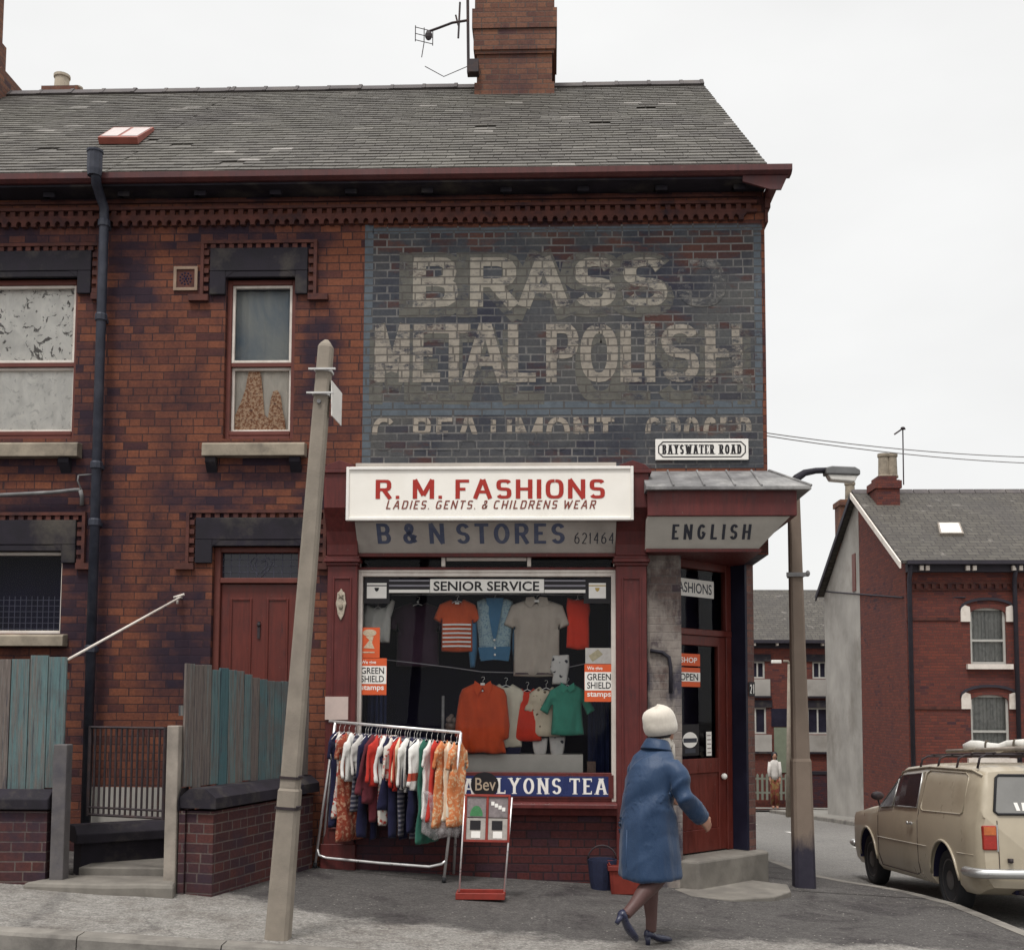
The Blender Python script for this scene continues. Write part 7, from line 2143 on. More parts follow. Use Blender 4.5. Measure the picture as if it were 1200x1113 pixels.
# load: pale roll of sheeting, tied
Vm = lambda p: Matrix.Translation(van.location) @ van.rotation_euler.to_matrix().to_4x4() @ Vector(p)
pa, pb_ = Vm((-.40, 1.25, 1.535)), Vm((.50, .45, 1.575))
mb = MB(); k_ = 14
pts = [pa.lerp(pb_, i/k_) + Vector((0,0,.02*math.sin(i*1.3))) for i in range(k_+1)]
mb.tube(pts, [.03,.045,.05,.055,.05,.042,.046,.05,.055,.05,.047,.047,.05,.042,.03], 12)
for i, p in enumerate(mb.v): p += Vector((noise.noise(p*7), noise.noise(p*7+Vector((9,0,0))), noise.noise(p*7+Vector((0,9,0)))))*.022
roll = mb.build('rolled_sheet', mat_fabric('pale canvas', (0.62,0.60,0.56), .12), smooth=True); tag(roll, 'pale rolled canvas sheet tied across the roof rack of the van', 'roll')
mb = MB()
for t in (.2,.42,.68): c = pa.lerp(pb_, t); d = (pb_-pa).normalized(); s_ = d.orthogonal().normalized(); q = d.cross(s_); mb.tube([c+s_*.056*math.cos(2*math.pi*i/14)+q*.056*math.sin(2*math.pi*i/14) for i in range(14)], .010, 5, closed=True)
mb.build('rope', mat_plain('tarred rope', (0.08,0.065,0.05), .9, .3, 40, .2), roll, smooth=True)
la, lb_ = Vm((-.30, 1.95, 1.51)), Vm((-.30, .1, 1.51)); la2, lb2 = Vm((.06, 1.95, 1.51)), Vm((.06, .1, 1.51))
mb = MB(); mb.tube([la, lb_], .022, 6); mb.tube([la2, lb2], .022, 6)
for i in range(1, 7): mb.tube([la.lerp(lb_, i/7), la2.lerp(lb2, i/7)], .012, 6)
tag(mb.build('wooden_ladder', M['oldwood'], smooth=True), 'wooden ladder lying flat along the roof rack of the van', 'ladder')

# ------------------------------------------------------------------ woman walking past
PX0 = PX(765, 1105, -2.70)
gz = H(PX0, -2.7)
PX0 += .01
woman = thing('person', 'person in a blue knee length coat and white knitted hat walking past the shop', 'person', (PX0, -2.66, gz), rot=(0,0,R(38)))
skin = N('warm skin'); f_ = skin.noise(20,4,.6); skin = skin.done(skin.mix(f_, (0.30,0.15,0.10), (0.42,0.23,0.16)), .6, None, spec=.3)
M['skin'] = skin
M['stocking'] = mat_plain('brown nylon stocking', (0.085,0.044,0.040), .5, .12, 14, .05)
M['shoe'] = mat_plain('navy leather', (0.018,0.020,0.045), .3, .2, 20, .05, spec=.5)
M['hat'] = None
n = N('cream wool hat'); v = n.obj(); x, y, z = n.sep(v)
rib = n.noise(60, 3, .6, n.scale(v, (1,1,.5)))
M['hat'] = n.done(n.mix(rib, (0.50,0.45,0.385), (0.64,0.585,0.505)), .95, n.bump(n.math('ADD', rib, n.noise(14, 3, .6, v)), .35, .006), spec=.1, sheen=.3)
n = N('blue coat cloth'); v = n.obj(); x, y, z = n.sep(v)
fo = n.noise(4.0, 2, .5, n.scale(v, (1.3,1.3,.6)), .3); fi_ = n.noise(160, 2, .5, v)
cc = n.mix(n.noise(3, 4, .6, v), (0.010,0.027,0.070), (0.019,0.047,0.104))
cc = n.mix(n.step(fi_, .4, .6, 0, .35), cc, (0.028,0.055,0.10))
M['coat'] = n.done(cc, .5, n.bump(n.math('ADD', fo, n.math('ADD', n.math('MULTIPLY', fi_, .05), n.math('MULTIPLY', n.noise(13, 4, .6, n.scale(v, (1.2,1.2,.55)), .6), .35))), .6, .03), spec=.3, sheen=.1)
# joints (forward, left, up)
hipL, kneeL, ankL = (.0,.085,.80), (.075,.09,.47), (.055,.085,.085)
hipR, kneeR, ankR = (-.02,-.085,.80), (-.05,-.09,.47), (-.33,-.085,.265)
shL, elL, wrL = (.03,.175,1.27), (.04,.205,1.03), (.22,.10,1.00)
shR, elR, wrR = (.03,-.175,1.27), (.06,-.235,1.02), (.245,-.215,.87)
def V3(p): return Vector(p)
def limb(mb, pts, rs, n=12):
    P_ = [V3(p) for p in pts]; out = []; rr = []
    for i in range(len(P_)-1):
        for k in range(6): out.append(P_[i].lerp(P_[i+1], k/6)); rr.append(rs[i]+(rs[i+1]-rs[i])*k/6)
    out.append(P_[-1]); rr.append(rs[-1]); mb.tube(out, rr, n)
mb = MB()
mb.rings([[(cx_+a*math.cos(2*math.pi*i/18), b*math.sin(2*math.pi*i/18), z_) for i in range(18)] for z_, cx_, a, b in ((.74,-.03,.09,.14),(.85,-.03,.12,.165),(.98,-.01,.10,.13),(1.12,.0,.105,.13),(1.24,.02,.085,.13),(1.30,.03,.055,.09),(1.335,.035,.05,.06))])
limb(mb, [(.03,0,1.30),(.065,0,1.41)], [.056,.050])
hd = Vector((.085,0,1.475))
mb.ell(hd, .092, .073, .112, 18, 12); mb.ell(hd+Vector((.03,0,-.055)), .065, .055, .06, 14, 9)
mb.ell(hd+Vector((.095,0,-.015)), .022, .014, .024, 9, 6); mb.ell(hd+Vector((.088,0,-.068)), .013, .028, .010, 9, 5); mb.ell(hd+Vector((.075,0,-.10)), .02, .025, .018, 9, 6)
for s in (-1, 1):
    mb.ell(hd+Vector((.082,s*.032,.008)), .012, .016, .010, 8, 5); mb.ell(hd+Vector((-.0,s*.074,-.015)), .02, .012, .032, 8, 6)
for hip, kn, an in ((hipL,kneeL,ankL),(hipR,kneeR,ankR)):
    k2 = V3(kn).lerp(V3(an), .3); cal = k2 + Vector((-.018,0,0))
    limb(mb, [hip, kn, tuple(cal), tuple(V3(kn).lerp(V3(an), .75)), an], [.088,.056,.054,.036,.032])
for sh, el, wr in ((shL,elL,wrL),(shR,elR,wrR)): limb(mb, [(sh[0], sh[1]*.8, sh[2]-.06), el, wr], [.042,.038,.027])
# hands
for wr, el, sd_ in ((wrL,elL,1),(wrR,elR,-1)):
    w_ = V3(wr); d = (w_-V3(el)).normalized(); side = Vector((0,sd_,0)); side = (side - d*side.dot(d)).normalized(); pn = d.cross(side)
    pal = w_ + d*.045
    mb.obox(pal, d*.045, side*.014, pn*.036)
    for i in range(4):
        b_ = pal + d*.042 + pn*(-.028+.0187*i); ln = (.060,.072,.068,.052)[i]
        mid = b_ + d*ln*.55 - side*.010; tip = mid + d*ln*.4 - side*.026
        mb.tube([b_-d*.01, b_, mid, tip], [.0085,.0085,.0078,.0062], 7)
    s2 = -1
    b_ = pal - d*.01 + pn*(.032*s2); mb.tube([b_, b_+d*.03+pn*.018*s2, b_+d*.055+pn*.020*s2-side*.012], [.011,.0095,.007], 7)
body_o = remeshed(mb, 'body', M['skin'], woman, voxel=.0075, smooth_it=3)
# stockings: skin tight over the legs
mb = MB()
for hip, kn, an in ((hipL,kneeL,ankL),(hipR,kneeR,ankR)):
    k2 = V3(kn).lerp(V3(an), .3); cal = k2 + Vector((-.018,0,0)); m_ = MB()
    limb(m_, [tuple(V3(hip).lerp(V3(kn), .3)), kn, tuple(cal), tuple(V3(kn).lerp(V3(an), .75)), an], [.086,.060,.058,.040,.036], 14); mb = m_
    remeshed(mb, 'stocking', M['stocking'], woman, voxel=.009, smooth_it=3)
# coat
mb = MB()
ring = []
for z_, cx_, a, b in ((.47,-.035,.204,.214),(.485,-.035,.211,.220),(.56,-.04,.206,.213),(.70,-.048,.198,.202),(.85,-.052,.188,.190),(1.0,-.045,.164,.168),(1.12,-.03,.152,.168),(1.22,-.008,.136,.176),(1.285,.014,.110,.162),(1.325,.028,.080,.118),(1.35,.036,.066,.080),(1.375,.04,.068,.074),(1.395,.045,.072,.076)):
    rr = []
    for i in range(48):
        an_ = 2*math.pi*i/48; fl = max(0, (1.15-z_))
        k_ = 1 + fl*(.085*noise.noise(Vector((math.cos(an_)*2.2, math.sin(an_)*2.2, z_*.9))) + .04*math.sin(7*an_+z_*2))
        rr.append((cx_+a*k_*math.cos(an_), b*k_*math.sin(an_), z_))
    ring.append(rr)
mb.rings(ring)
for sh, el, wr in ((shL,elL,wrL),(shR,elR,wrR)):
    e2 = V3(el).lerp(V3(wr), .93)
    s0 = V3(sh) + Vector((0,-.035 if sh[1] > 0 else .035,-.045))
    limb(mb, [tuple(s0), tuple(V3(sh).lerp(V3(el), .4)), el, tuple(V3(el).lerp(V3(wr),.5)), tuple(e2)], [.070,.068,.063,.059,.055], 14)
coat = remeshed(mb, 'coat', M['coat'], woman, voxel=.011, smooth_it=5)
for v in coat.data.vertices:
    p = v.co; q = p.z + .9*p.y; dpt = .8*noise.noise(Vector((p.x*5, p.y*5, p.z*2.0))) + (1-abs(2.2*noise.noise(Vector((p.x*2+4, p.y*2, q*6.5))))) * (.25+max(0, 1-abs(p.z-1.02)/.32)) + .5*(1-abs(2.2*noise.noise(Vector((p.x*9+4, p.y*9, p.z*1.6))))) * max(0, min(1,(1.0-p.z)/.3))
    v.co += v.normal * (dpt-.3) * .020
mb = MB(); cr2 = []
for z_, a, b in ((1.345,.074,.085),(1.322,.094,.122),(1.335,.092,.116),(1.385,.079,.084),(1.395,.070,.074),(1.36,.064,.068)):
    cr2.append([(.042+a*math.cos(2*math.pi*i/28)-(.012 if a > .09 else 0), b*math.sin(2*math.pi*i/28), z_-.012*math.cos(2*math.pi*i/28)) for i in range(28)])
mb.rings(cr2, False, False); mb.build('collar', M['coat'], coat, smooth=True)
mb = MB(); mb.tube([(-.243,-.004,.49),(-.246,-.002,.6),(-.238,0,.80)], .006, 5); mb.build('back_seam', M['coat'], coat, smooth=True)
mb = MB()
for (z_, k_) in ((0,0),): 
    o2 = V3(wrR).lerp(V3(elR), .16); d = (V3(wrR)-V3(elR)).normalized(); mb.tube([o2, o2+d*.035], [.061,.059], 16)
mb.build('cuff', M['coat'], coat, smooth=True)
# hat, hair, scarf
mb = MB(); hc = hd + Vector((-.022,0,.045)); rr = []
for i, (z_, r_) in enumerate(((-.088,.094),(-.078,.107),(-.058,.114),(-.034,.1165),(-.016,.1145),(-.004,.1135),(.016,.112),(.036,.109),(.056,.101),(.072,.089),(.085,.071),(.0935,.048),(.0975,.024),(.0985,.003))):
    rr.append([(hc.x + r_*1.08*math.cos(2*math.pi*j/32)*(1+.015*math.sin(5*2*math.pi*j/32+i)) - .25*z_, hc.y + r_*.93*math.sin(2*math.pi*j/32), hc.z + z_ + .018*math.cos(2*math.pi*j/32)) for j in range(32)])
mb.rings(rr, False); mb.build('hat', M['hat'], woman, smooth=True)
mb = MB(); mb.rings([[(hd.x-.02+a*math.cos(2*math.pi*j/24), b*math.sin(2*math.pi*j/24), z_) for j in range(24) ] for z_, a, b in ((1.405,.066,.062),(1.42,.086,.078),(1.45,.092,.083),(1.50,.09,.08))]); 
for p in mb.v:
    if p.x > hd.x+.02: p.x = hd.x+.02
mb.build('hair', mat_plain('dark grey hair', (0.03,0.026,0.03), .6, .3, 60, .3), woman, smooth=True)
mb = MB()
sc = []
for z_, a, b, cx_ in ((1.335,.085,.08,.075),(1.36,.082,.076,.07),(1.39,.074,.068,.066),(1.41,.064,.06,.064)):
    sc.append([(cx_+a*math.cos(2*math.pi*j/22), b*math.sin(2*math.pi*j/22), z_ + .02*math.cos(2*math.pi*j/22)) for j in range(22)])
mb.rings(sc); mb.prism_xz([(.13,1.40),(.16,1.36),(.165,1.22),(.13,1.24)], -.05, .04); mb.build('scarf', M['hat'], woman, smooth=True)
# shoes
def shoe(an, pitch, name='shoe'):
    mb = MB(); rings_ = []
    for x_, hw, zb, zt in ((-.055,.018,.052,.085),(-.045,.029,.048,.105),(-.015,.032,.042,.098),(.02,.030,.030,.075),(.06,.034,.012,.062),(.10,.040,.004,.056),(.14,.038,.003,.045),(.168,.028,.003,.034),(.185,.012,.004,.022)):
        rings_.append([(x_, hw*math.cos(2*math.pi*j/14), (zb+zt)/2 + (zt-zb)/2*math.sin(2*math.pi*j/14)) for j in range(14)])
    mb.rings(rings_)
    mb.rings([[(-.034+a*math.cos(2*math.pi*j/10), b*math.sin(2*math.pi*j/10), z_) for j in range(10)] for z_, a, b in ((.0,.016,.015),(.025,.017,.016),(.06,.024,.025))])
    A_ = V3(an); piv = Vector((-.005, 0, .085))
    mb.xform(Matrix.Translation(A_) @ Matrix.Rotation(pitch, 4, 'Y') @ Matrix.Translation(-piv))
    mb.build(name, M['shoe'], woman, smooth=True)
shoe(ankL, 0); shoe(ankR, R(40))
# ------------------------------------------------------------------ houses across the side street
M['bark'] = mat_plain('dark timber', (0.03,0.026,0.035), .7, .3, 6, .1)
YH = 18.5
XH = PX(1065, 850, YH)
YHB = 27.0
ZHe = PZ(1066, 661, YH); YHr = (YH+YHB)/2; ZHr = PZ(1100, 579, YHr)
XHR = 24.0
gh0 = H(XH, YH) - .6
def arch_win(px0, px1, py0, py1, Y, house, wall_holes):
    x0, x1 = PX(px0,(py0+py1)/2,Y), PX(px1,(py0+py1)/2,Y); z0, z1 = PZ((px0+px1)/2,py1,Y), PZ((px0+px1)/2,py0,Y)
    wall_holes.append((x0,x1,z0,z1)); return x0,x1,z0,z1
eh = thing('end_house', 'red brick end house with a grey rendered gable across the side street', 'building', (XH+3, YH, gh0))
holes = []
wins = []
base = R4(1137, 1179, 712, 778, YH); low = R4(1138, 1183, 814, 888, YH)
dxw = 3.1
for k in range(4):
    for b in (base, low):
        wins.append((b[0]+k*dxw, b[1]+k*dxw, b[2], b[3])); holes.append(wins[-1])
mb = MB(); wall_rects(mb, XH, XHR, gh0, ZHe, holes, YH, .15)
mb.quad((XHR,YH,gh0),(XHR,YHB,gh0-.5),(XHR,YHB,ZHe),(XHR,YH,ZHe)); mb.quad((XH,YHB,gh0-.5),(XHR,YHB,gh0-.5),(XHR,YHB,ZHe),(XH,YHB,ZHe))
mb.quad((XH,YH,gh0),(XH,YHr,gh0-.5),(XH,YHr,ZHr),(XH,YH,ZHe)) 
mb.build('wall', M['brick_far'], eh, normals=False)
mb = MB(); mb.add([(XH-.004,YHr,gh0-.5),(XH-.004,YHB,gh0-.5),(XH-.004,YHB,ZHe),(XH-.004,YHr,ZHr),(XH-.004,YHr,ZHr)], [(0,1,2,3)]); mb.add([(XH-.004,YHr,gh0-.5),(XH+.02,YHr,gh0-.5),(XH+.02,YHr,ZHr),(XH-.004,YHr,ZHr)],[(0,1,2,3)]); mb.build('rendered_gable', M['render'], eh, normals=False)
M['slatefar'] = None
n = N('distant slate'); x, y, z = n.sep(n.pos()); uvf = n.comb(x, n.math('MULTIPLY', z, 1.7), 0.0)
cb, fb = n.bricktex(uvf, .30, .17, .012, (0.070,0.063,0.055), (0.098,0.089,0.076), (0.04,0.036,0.036), .2)
cb = n.mix(n.step(n.noise(.6,5,.65), .45, .62, 0, .5), cb, (0.062,0.057,0.055)); cb = n.mix(n.step(n.noise(2.5,4,.6), .62, .7, 0, .5), cb, (0.22,0.20,0.18))
M['slatefar'] = n.done(cb, .8, n.bump(n.math('SUBTRACT', n.noise(30,3), fb), .5, .02), spec=.2)
ov = .22
zo = ZHe + .06
def slope_roof(mb, x0, x1, yf, zf, yr, zr, ybk, t=.07):
    mb.add([(x0,yf,zf),(x1,yf,zf),(x1,yr,zr),(x0,yr,zr),(x1,ybk,zf),(x0,ybk,zf),(x0,yf,zf-t),(x1,yf,zf-t),(x1,yr,zr-t),(x0,yr,zr-t),(x1,ybk,zf-t),(x0,ybk,zf-t)],
      [(0,1,2,3),(3,2,4,5),(0,6,7,1),(0,3,9,6),(3,5,11,9),(1,7,8,2),(2,8,10,4),(6,9,8,7),(9,11,10,8),(5,4,10,11)])
mb = MB(); slope_roof(mb, XH-.18, XHR+.1, YH-.28, zo, YHr, ZHr+.08, YHB+.28)
er = mb.build('roof', M['slatefar'], eh)
mb = MB(); x = XH-.18
while x < XHR: mb.prism_yz([(YHr-.16,ZHr+.0),(YHr,ZHr+.15),(YHr+.16,ZHr+.0)], x, x+.43); x += .45
mb.build('ridge_tiles', M['ridge'], er)
for nm, mt, ya, za, yb__, zb__ in (('bargeboard', M['white'], YH-.3, zo-.03, YHr, ZHr+.05), ('bargeboard', M['bark'], YHB+.3, zo-.03, YHr+.001, ZHr+.05)):
    mb = MB(); x_ = XH-.20; h_ = .17
    mb.add([(x_,ya,za),(x_,yb__,zb__),(x_,yb__,zb__-h_),(x_,ya,za-h_),(x_-.04,ya,za),(x_-.04,yb__,zb__),(x_-.04,yb__,zb__-h_),(x_-.04,ya,za-h_)], [(0,1,2,3),(7,6,5,4),(0,4,5,1),(1,5,6,2),(2,6,7,3),(3,7,4,0)]); mb.build(nm, mt, er)
mb = MB(); mb.prism_yz([(YH-.40,zo-.10),(YH-.40,zo+.0),(YH-.27,zo+.0),(YH-.27,zo-.10)], XH-.05, XHR); mb.build('gutter', M['bark'], er)
mb = MB(); mb.box(XH, XHR, YH-.20, YH-.001, ZHe-.22, ZHe-.0); mb.build('fascia', M['bark'], eh)
for px in (1079,1086,1133,1141,1187,1195):
    x_ = PX(px, 669, YH-.2); mb = MB(); mb.box(x_-.045, x_+.045, YH-.30, YH-.201, ZHe-.19, ZHe-.07); mb.build('eaves_bracket', M['white'], eh)
zdf = PZ(1120, 683, YH)
mb = MB(); mb.box(XH+.02, XHR, YH-.04, YH-.001, zdf-.03, zdf+.03); mb.box(XH+.02, XHR, YH-.04, YH-.001, zdf-.19, zdf-.15); x = XH+.05
while x < XHR: mb.box(x, x+.1, YH-.06, YH-.001, zdf-.149, zdf-.031); x += .2
mb.build('dentil_course', M['moulded'], eh)
mb = MB(); zz = PZ(1100, 725, YH); mb.box(XH+.0, base[0]-.3, YH-.03, YH-.001, zz-.04, zz+.04); zz = PZ(1100, 829, YH); mb.box(XH+.0, base[0]-.3, YH-.03, YH-.001, zz-.04, zz+.04); mb.build('string_course', M['moulded'], eh)
M['netfar'] = mat_curtain('pleated net curtain', (0.20,0.20,0.19), (0.33,0.325,0.30), 7, .3, .7)
for k, (x0, x1, z0, z1) in enumerate(wins):
    rise = .17
    w = MB(); frame_mb(w, x0, x1, z0, z1, .06, YH+.05, YH+.12); zm_ = z0 + (z1-z0)*.42; w.box(x0+.06, x1-.06, YH+.05, YH+.11, zm_-.03, zm_+.03)
    wd = w.build('window', mat_plain('pale window paint', (0.40,0.39,0.36), .5, .1, 9, 0) if k == 0 else bpy.data.materials['pale window paint'], eh)
    mb = MB(); mb.quad((x0,YH+.09,z0),(x1,YH+.09,z0),(x1,YH+.09,z1),(x0,YH+.09,z1)); mb.build('pane', M['glass'], wd, normals=False)
    curtain_mb(x0, x1, z0, z1, YH+.16, .012, 9).build('net_curtain', M['netfar'], wd, normals=False)
    mb = MB(); xm_ = (x0+x1)/2; hw = (x1-x0)/2     # segmental brick head hides the square corners
    arcp = [(xm_+hw*math.cos(math.pi*(1-i/10)), z1-rise+rise*math.sin(math.pi*i/10)) for i in range(11)]
    mb.prism_xz(arcp+[(x1, z1+.002),(x0, z1+.002)], YH-.004, YH+.049); 
    mb.build('arch_head', M['brick_far'], wd)
    mb = MB(); arc2 = [(xm_+(hw+.25)*math.cos(math.pi*(1-i/10)), z1-.05+.28*math.sin(math.pi*i/10)) for i in range(11)]
    for (a,b),(c,d) in zip(arc2, arc2[1:]): mb.obox(((a+c)/2,YH-.02,(b+d)/2), ((c-a)/2,0,(d-b)/2), (0,.03,0), (0,0,.035))
    mb.build('label_mould', M['bark'], wd)
    for s0, s1 in ((x0-.24,x0-.0), (x1+.0,x1+.24)):
        mb = MB(); o_ = s0 if s0 < x0-.1 else s1
        inn = s1 if s0 < x0-.1 else s0
        mb.prism_xz([(o_, z1-.36),(inn, z1-.36),(inn, z1-.13),(inn+(inn-o_)*-.05, z1+.02),(o_+(inn-o_)*.25, z1+.08),(o_, z1-.02)], YH-.05, YH-.005); mb.build('white_quoin', M['white'], wd)
    mb = MB(); mb.box(x0-.12, x1+.12, YH-.12, YH-.001, z0-.13, z0-.001); mb.build('window_sill', M['white'], wd)
for px in (1068, 1192):
    x_ = PX(px, 800, YH-.1); mb = MB(); mb.tube([(x_,YH-.3,zo-.08),(x_,YH-.12,ZHe-.4),(x_,YH-.12,gh0)], .06, 8); mb.build('downpipe', M['bark'], eh, smooth=True)
# slot window in the gable
mb = MB(); ya_ = YHr+.35; mb.box(XH-.03, XH-.0045, ya_, ya_+.35, PZ(1004,692,ya_), PZ(1004,648,ya_)); mb.build('slot_window', M['framebrown'], eh)
mb = MB(); mb.tube([(XH-.02,YHB-.3,PZ(990,694,YHB)),(XH-.02,YHr,PZ(1010,696,YHr)),(XH-.02,YH+.2,PZ(1060,699,YH)),(XH+1.5,YH-.03,PZ(1090,700,YH))], .022, 5); mb.build('wall_cable', M['bark'], eh)
# chimneys
yk = YHr-1.0
c1 = stack(er, PX(1028,600,yk), PX(1055,600,yk), yk, yk+.8, PZ(1041,640,yk), PZ(1041,562,yk), [(PZ(1041,572,yk),PZ(1041,563,yk),.05),(PZ(1041,561.9,yk),PZ(1041,557,yk),-.06)], M['brick_far'])
for px in (1035.5, 1045):
    pot(c1, PX(px,550,yk+.4), yk+.4, PZ(1041,560,yk+.4), .16, PZ(1041,532,yk+.4)-PZ(1041,560,yk+.4), M['sill'])
yk2 = YHr+2.0
c2 = stack(er, PX(985,600,yk2), PX(985,600,yk2)+.9, yk2, yk2+.7, ZHe, PZ(990,585,yk2), [(PZ(990,592,yk2),PZ(990,586,yk2),.05)], M['brick_chim'])
pot(c2, PX(996,575,yk2+.3), yk2+.3, PZ(990,586,yk2), .16, .62, M['sill'])
am = thing('television_aerial', 'thin television aerial mast beside the chimney of the house across the street', 'aerial', (PX(1058,560,yk), yk, PZ(1058,566,yk)))
mb = MB(); a, b = P(1059,568,yk), P(1058,502,yk); mb.tube([a,b], .02, 5); mb.build('mast', M['iron'], am)
mb = MB(); mb.tube([P(1048,509,yk), b, P(1061,503,yk)], .025, 5); mb.ell(b, .07,.07,.05, 8, 5); mb.build('dipole', M['iron'], am)
skylight_pts = None
def roof_pt(px, py, yf, zf, yr, zr):
    d = ray(px, py); n_ = Vector((0, -(zr-zf), yr-yf)).normalized(); o_ = Vector((0,CAMY,EYE)); q = Vector((0,yf,zf)); return o_ + d*((q-o_).dot(n_)/d.dot(n_)), n_
pq = [roof_pt(*q, YH-.28, zo, YHr, ZHr+.08) for q in ((1101,628),(1129,628),(1124,615),(1098,615))]
mb = MB(); nn_ = pq[0][1]; pts = [p[0] for p in pq]; mb.add(pts+[p+nn_*.08 for p in pts], [(0,1,5,4),(1,2,6,5),(2,3,7,6),(3,0,4,7),(4,5,6,7)]); sk_ = mb.build('skylight', M['oldwood'], er)
mb = MB(); c_ = sum(pts, Vector())/4; mb.add([c_.lerp(p,.86)+nn_*.085 for p in pts], [(0,1,2,3)]); mb.build('skylight_pane', mat_plain('sky lit skylight glass', (0.62,0.58,0.54), .3, .1, 9, 0, spec=.5), sk_, normals=False)

# ------------------------------------------------------------------ terrace closing the far end of the street
YT = 36.0
ZTe = PZ(920, 751, YT); YTr = YT + 4.4; ZTr = PZ(920, 691, YTr)
ft = thing('far_terrace', 'long red brick terrace with a slate roof closing the far end of the side street', 'building', (12, YT, -2.5))
XT0, XT1 = -4.0, 34.0
gT = -3.2
th = []; tw = []
u0 = R4(952, 969, 775, 795, YT); l0 = R4(946, 971, 829, 860, YT)
for k in range(-3, 8):
    for b in (u0, l0): tw.append((b[0]+k*2.55, b[1]+k*2.55, b[2], b[3])); th.append(tw[-1])
gd = R4(907, 922, 832, 900, YT)
mb = MB(); wall_rects(mb, XT0, XT1, gT, ZTe, th, YT, .2); mb.quad((XT0,YT,gT),(XT0,YT+8.8,gT),(XT0,YT+8.8,ZTe),(XT0,YT,ZTe)); mb.build('wall', M['brick_far'], ft, normals=False)
mb = MB(); slope_roof(mb, XT0, XT1, YT-.3, ZTe+.03, YTr, ZTr, YT+9.1, .08); mb.build('roof', M['slatefar'], ft)
mb = MB(); mb.box(XT0, XT1, YT-.36, YT-.305, ZTe-.10, ZTe+.03); mb.box(XT0, XT1, YT-.05, YT-.001, ZTe-.30, ZTe-.06); mb.build('gutter', M['bark'], ft)
x = PX(900,757,YT)-9
for k in range(16):
    mb = MB(); xx = x + k*.93; mb.box(xx, xx+.08, YT-.3, YT-.051, ZTe-.20, ZTe-.06); mb.build('eaves_bracket', M['white'], ft)
for k, (x0, x1, z0, z1) in enumerate(tw):
    w = MB(); frame_mb(w, x0, x1, z0, z1, .07, YT+.04, YT+.12); w.box((x0+x1)/2-.03,(x0+x1)/2+.03,YT+.04,YT+.10,z0+.07,z1-.07); wd = w.build('window', bpy.data.materials['pale window paint'], ft)
    mb = MB(); mb.quad((x0,YT+.09,z0),(x1,YT+.09,z0),(x1,YT+.09,z1),(x0,YT+.09,z1)); mb.build('pane', M['glass_dark'], wd, normals=False)
    mb = MB(); mb.box(x0-.25, x1+.25, YT-.05, YT-.001, z1+.0, z1+.30); mb.build('lintel', M['sootstone'], wd)
    mb = MB(); mb.box(x0-.25, x1+.2, YT-.10, YT-.001, z0-.72, z0-.03); mb.build('pale_panel', M['render'], wd); mb = MB(); mb.box(x0-.3, x1+.25, YT-.14, YT-.001, z0-.80, z0-.721); mb.build('panel_ledge', M['sootstone'], wd)
mb = MB(); mb.box(gd[0], gd[1], YT-.03, YT-.002, PZ(914,905,YT), PZ(914,852,YT)); mb.build('front_door', mat_plain('sage green door', (0.16,0.18,0.13), .6, .1, 5, 0), ft)
mb = MB(); mb.box(gd[0]-.1, gd[1]+.1, YT-.03, YT-.002, PZ(914,851,YT), PZ(914,830,YT)); mb.build('door_fanlight', M['glass_dark'], ft)
# garden fence of pale palings before it
YF = 35.4
x0, x1 = PX(870,920,YF), PX(926,920,YF)
pf = thing('picket_fence', 'pale picket fence in front of the far terrace', 'fence', ((x0+x1)/2, YF, H(x0,YF)))
mb = MB(); x = x0
zb_, zt_ = PZ(905,937,YF), PZ(905,906,YF)
mb.box(x0, x1, YF+.02, YF+.05, zb_+.25, zb_+.33); mb.box(x0, x1, YF+.02, YF+.05, zt_-.25, zt_-.17)
i = 0
while x < x1: mb.prism_xz([(x,zb_),(x+.09,zb_),(x+.09,zt_-.06),(x+.045,zt_),(x,zt_-.06)], YF, YF+.019); x += .19
mb.build('palings', mat_plain('grey green fence paint', (0.17,0.18,0.145), .8, .15, 4, .1), pf)
x0, x1 = PX(926,920,YF), PX(973,920,YF)
gwf = thing('brick_wall', 'dark red brick garden wall in front of the far terrace', 'wall', ((x0+x1)/2, YF, H(x0,YF)))
mb = MB(); mb.box(x0, x1+6, YF, YF+.22, -3.2, PZ(950,907,YF)); mb.build('wall_brickwork', M['brick_low'], gwf); mb = MB(); mb.box(x0-.03, x1+6, YF-.03, YF+.25, PZ(950,907,YF), PZ(950,907,YF)+.12); mb.build('coping', M['sootstone'], gwf)
# tall thin street lamp far off
YLp = 27.0
a, b = P(924, 945, YLp), P(925, 778, YLp); a.z = H(a.x, YLp)-.1
fl_ = thing('street_lamp', 'thin pale street lamp far down the side street', 'street lamp', tuple(a))
mb = MB(); mb.tube([a, b], [.10,.06], 8); mb.build('lamp_post', M['concrete'], fl_, smooth=True)
mb = MB(); mb.tube([b, b+Vector((-.05,0,.1)), P(918,774.5,YLp)], .045, 6); mb.build('lamp_arm', M['concrete'], fl_, smooth=True)
c = P(909,775,YLp); mb = MB(); mb.box(c.x-.14, c.x+.18, YLp-.09, YLp+.09, c.z-.06, c.z+.05); mb.build('lamp_head', M['stickerwhite'], fl_, bevel=.02)
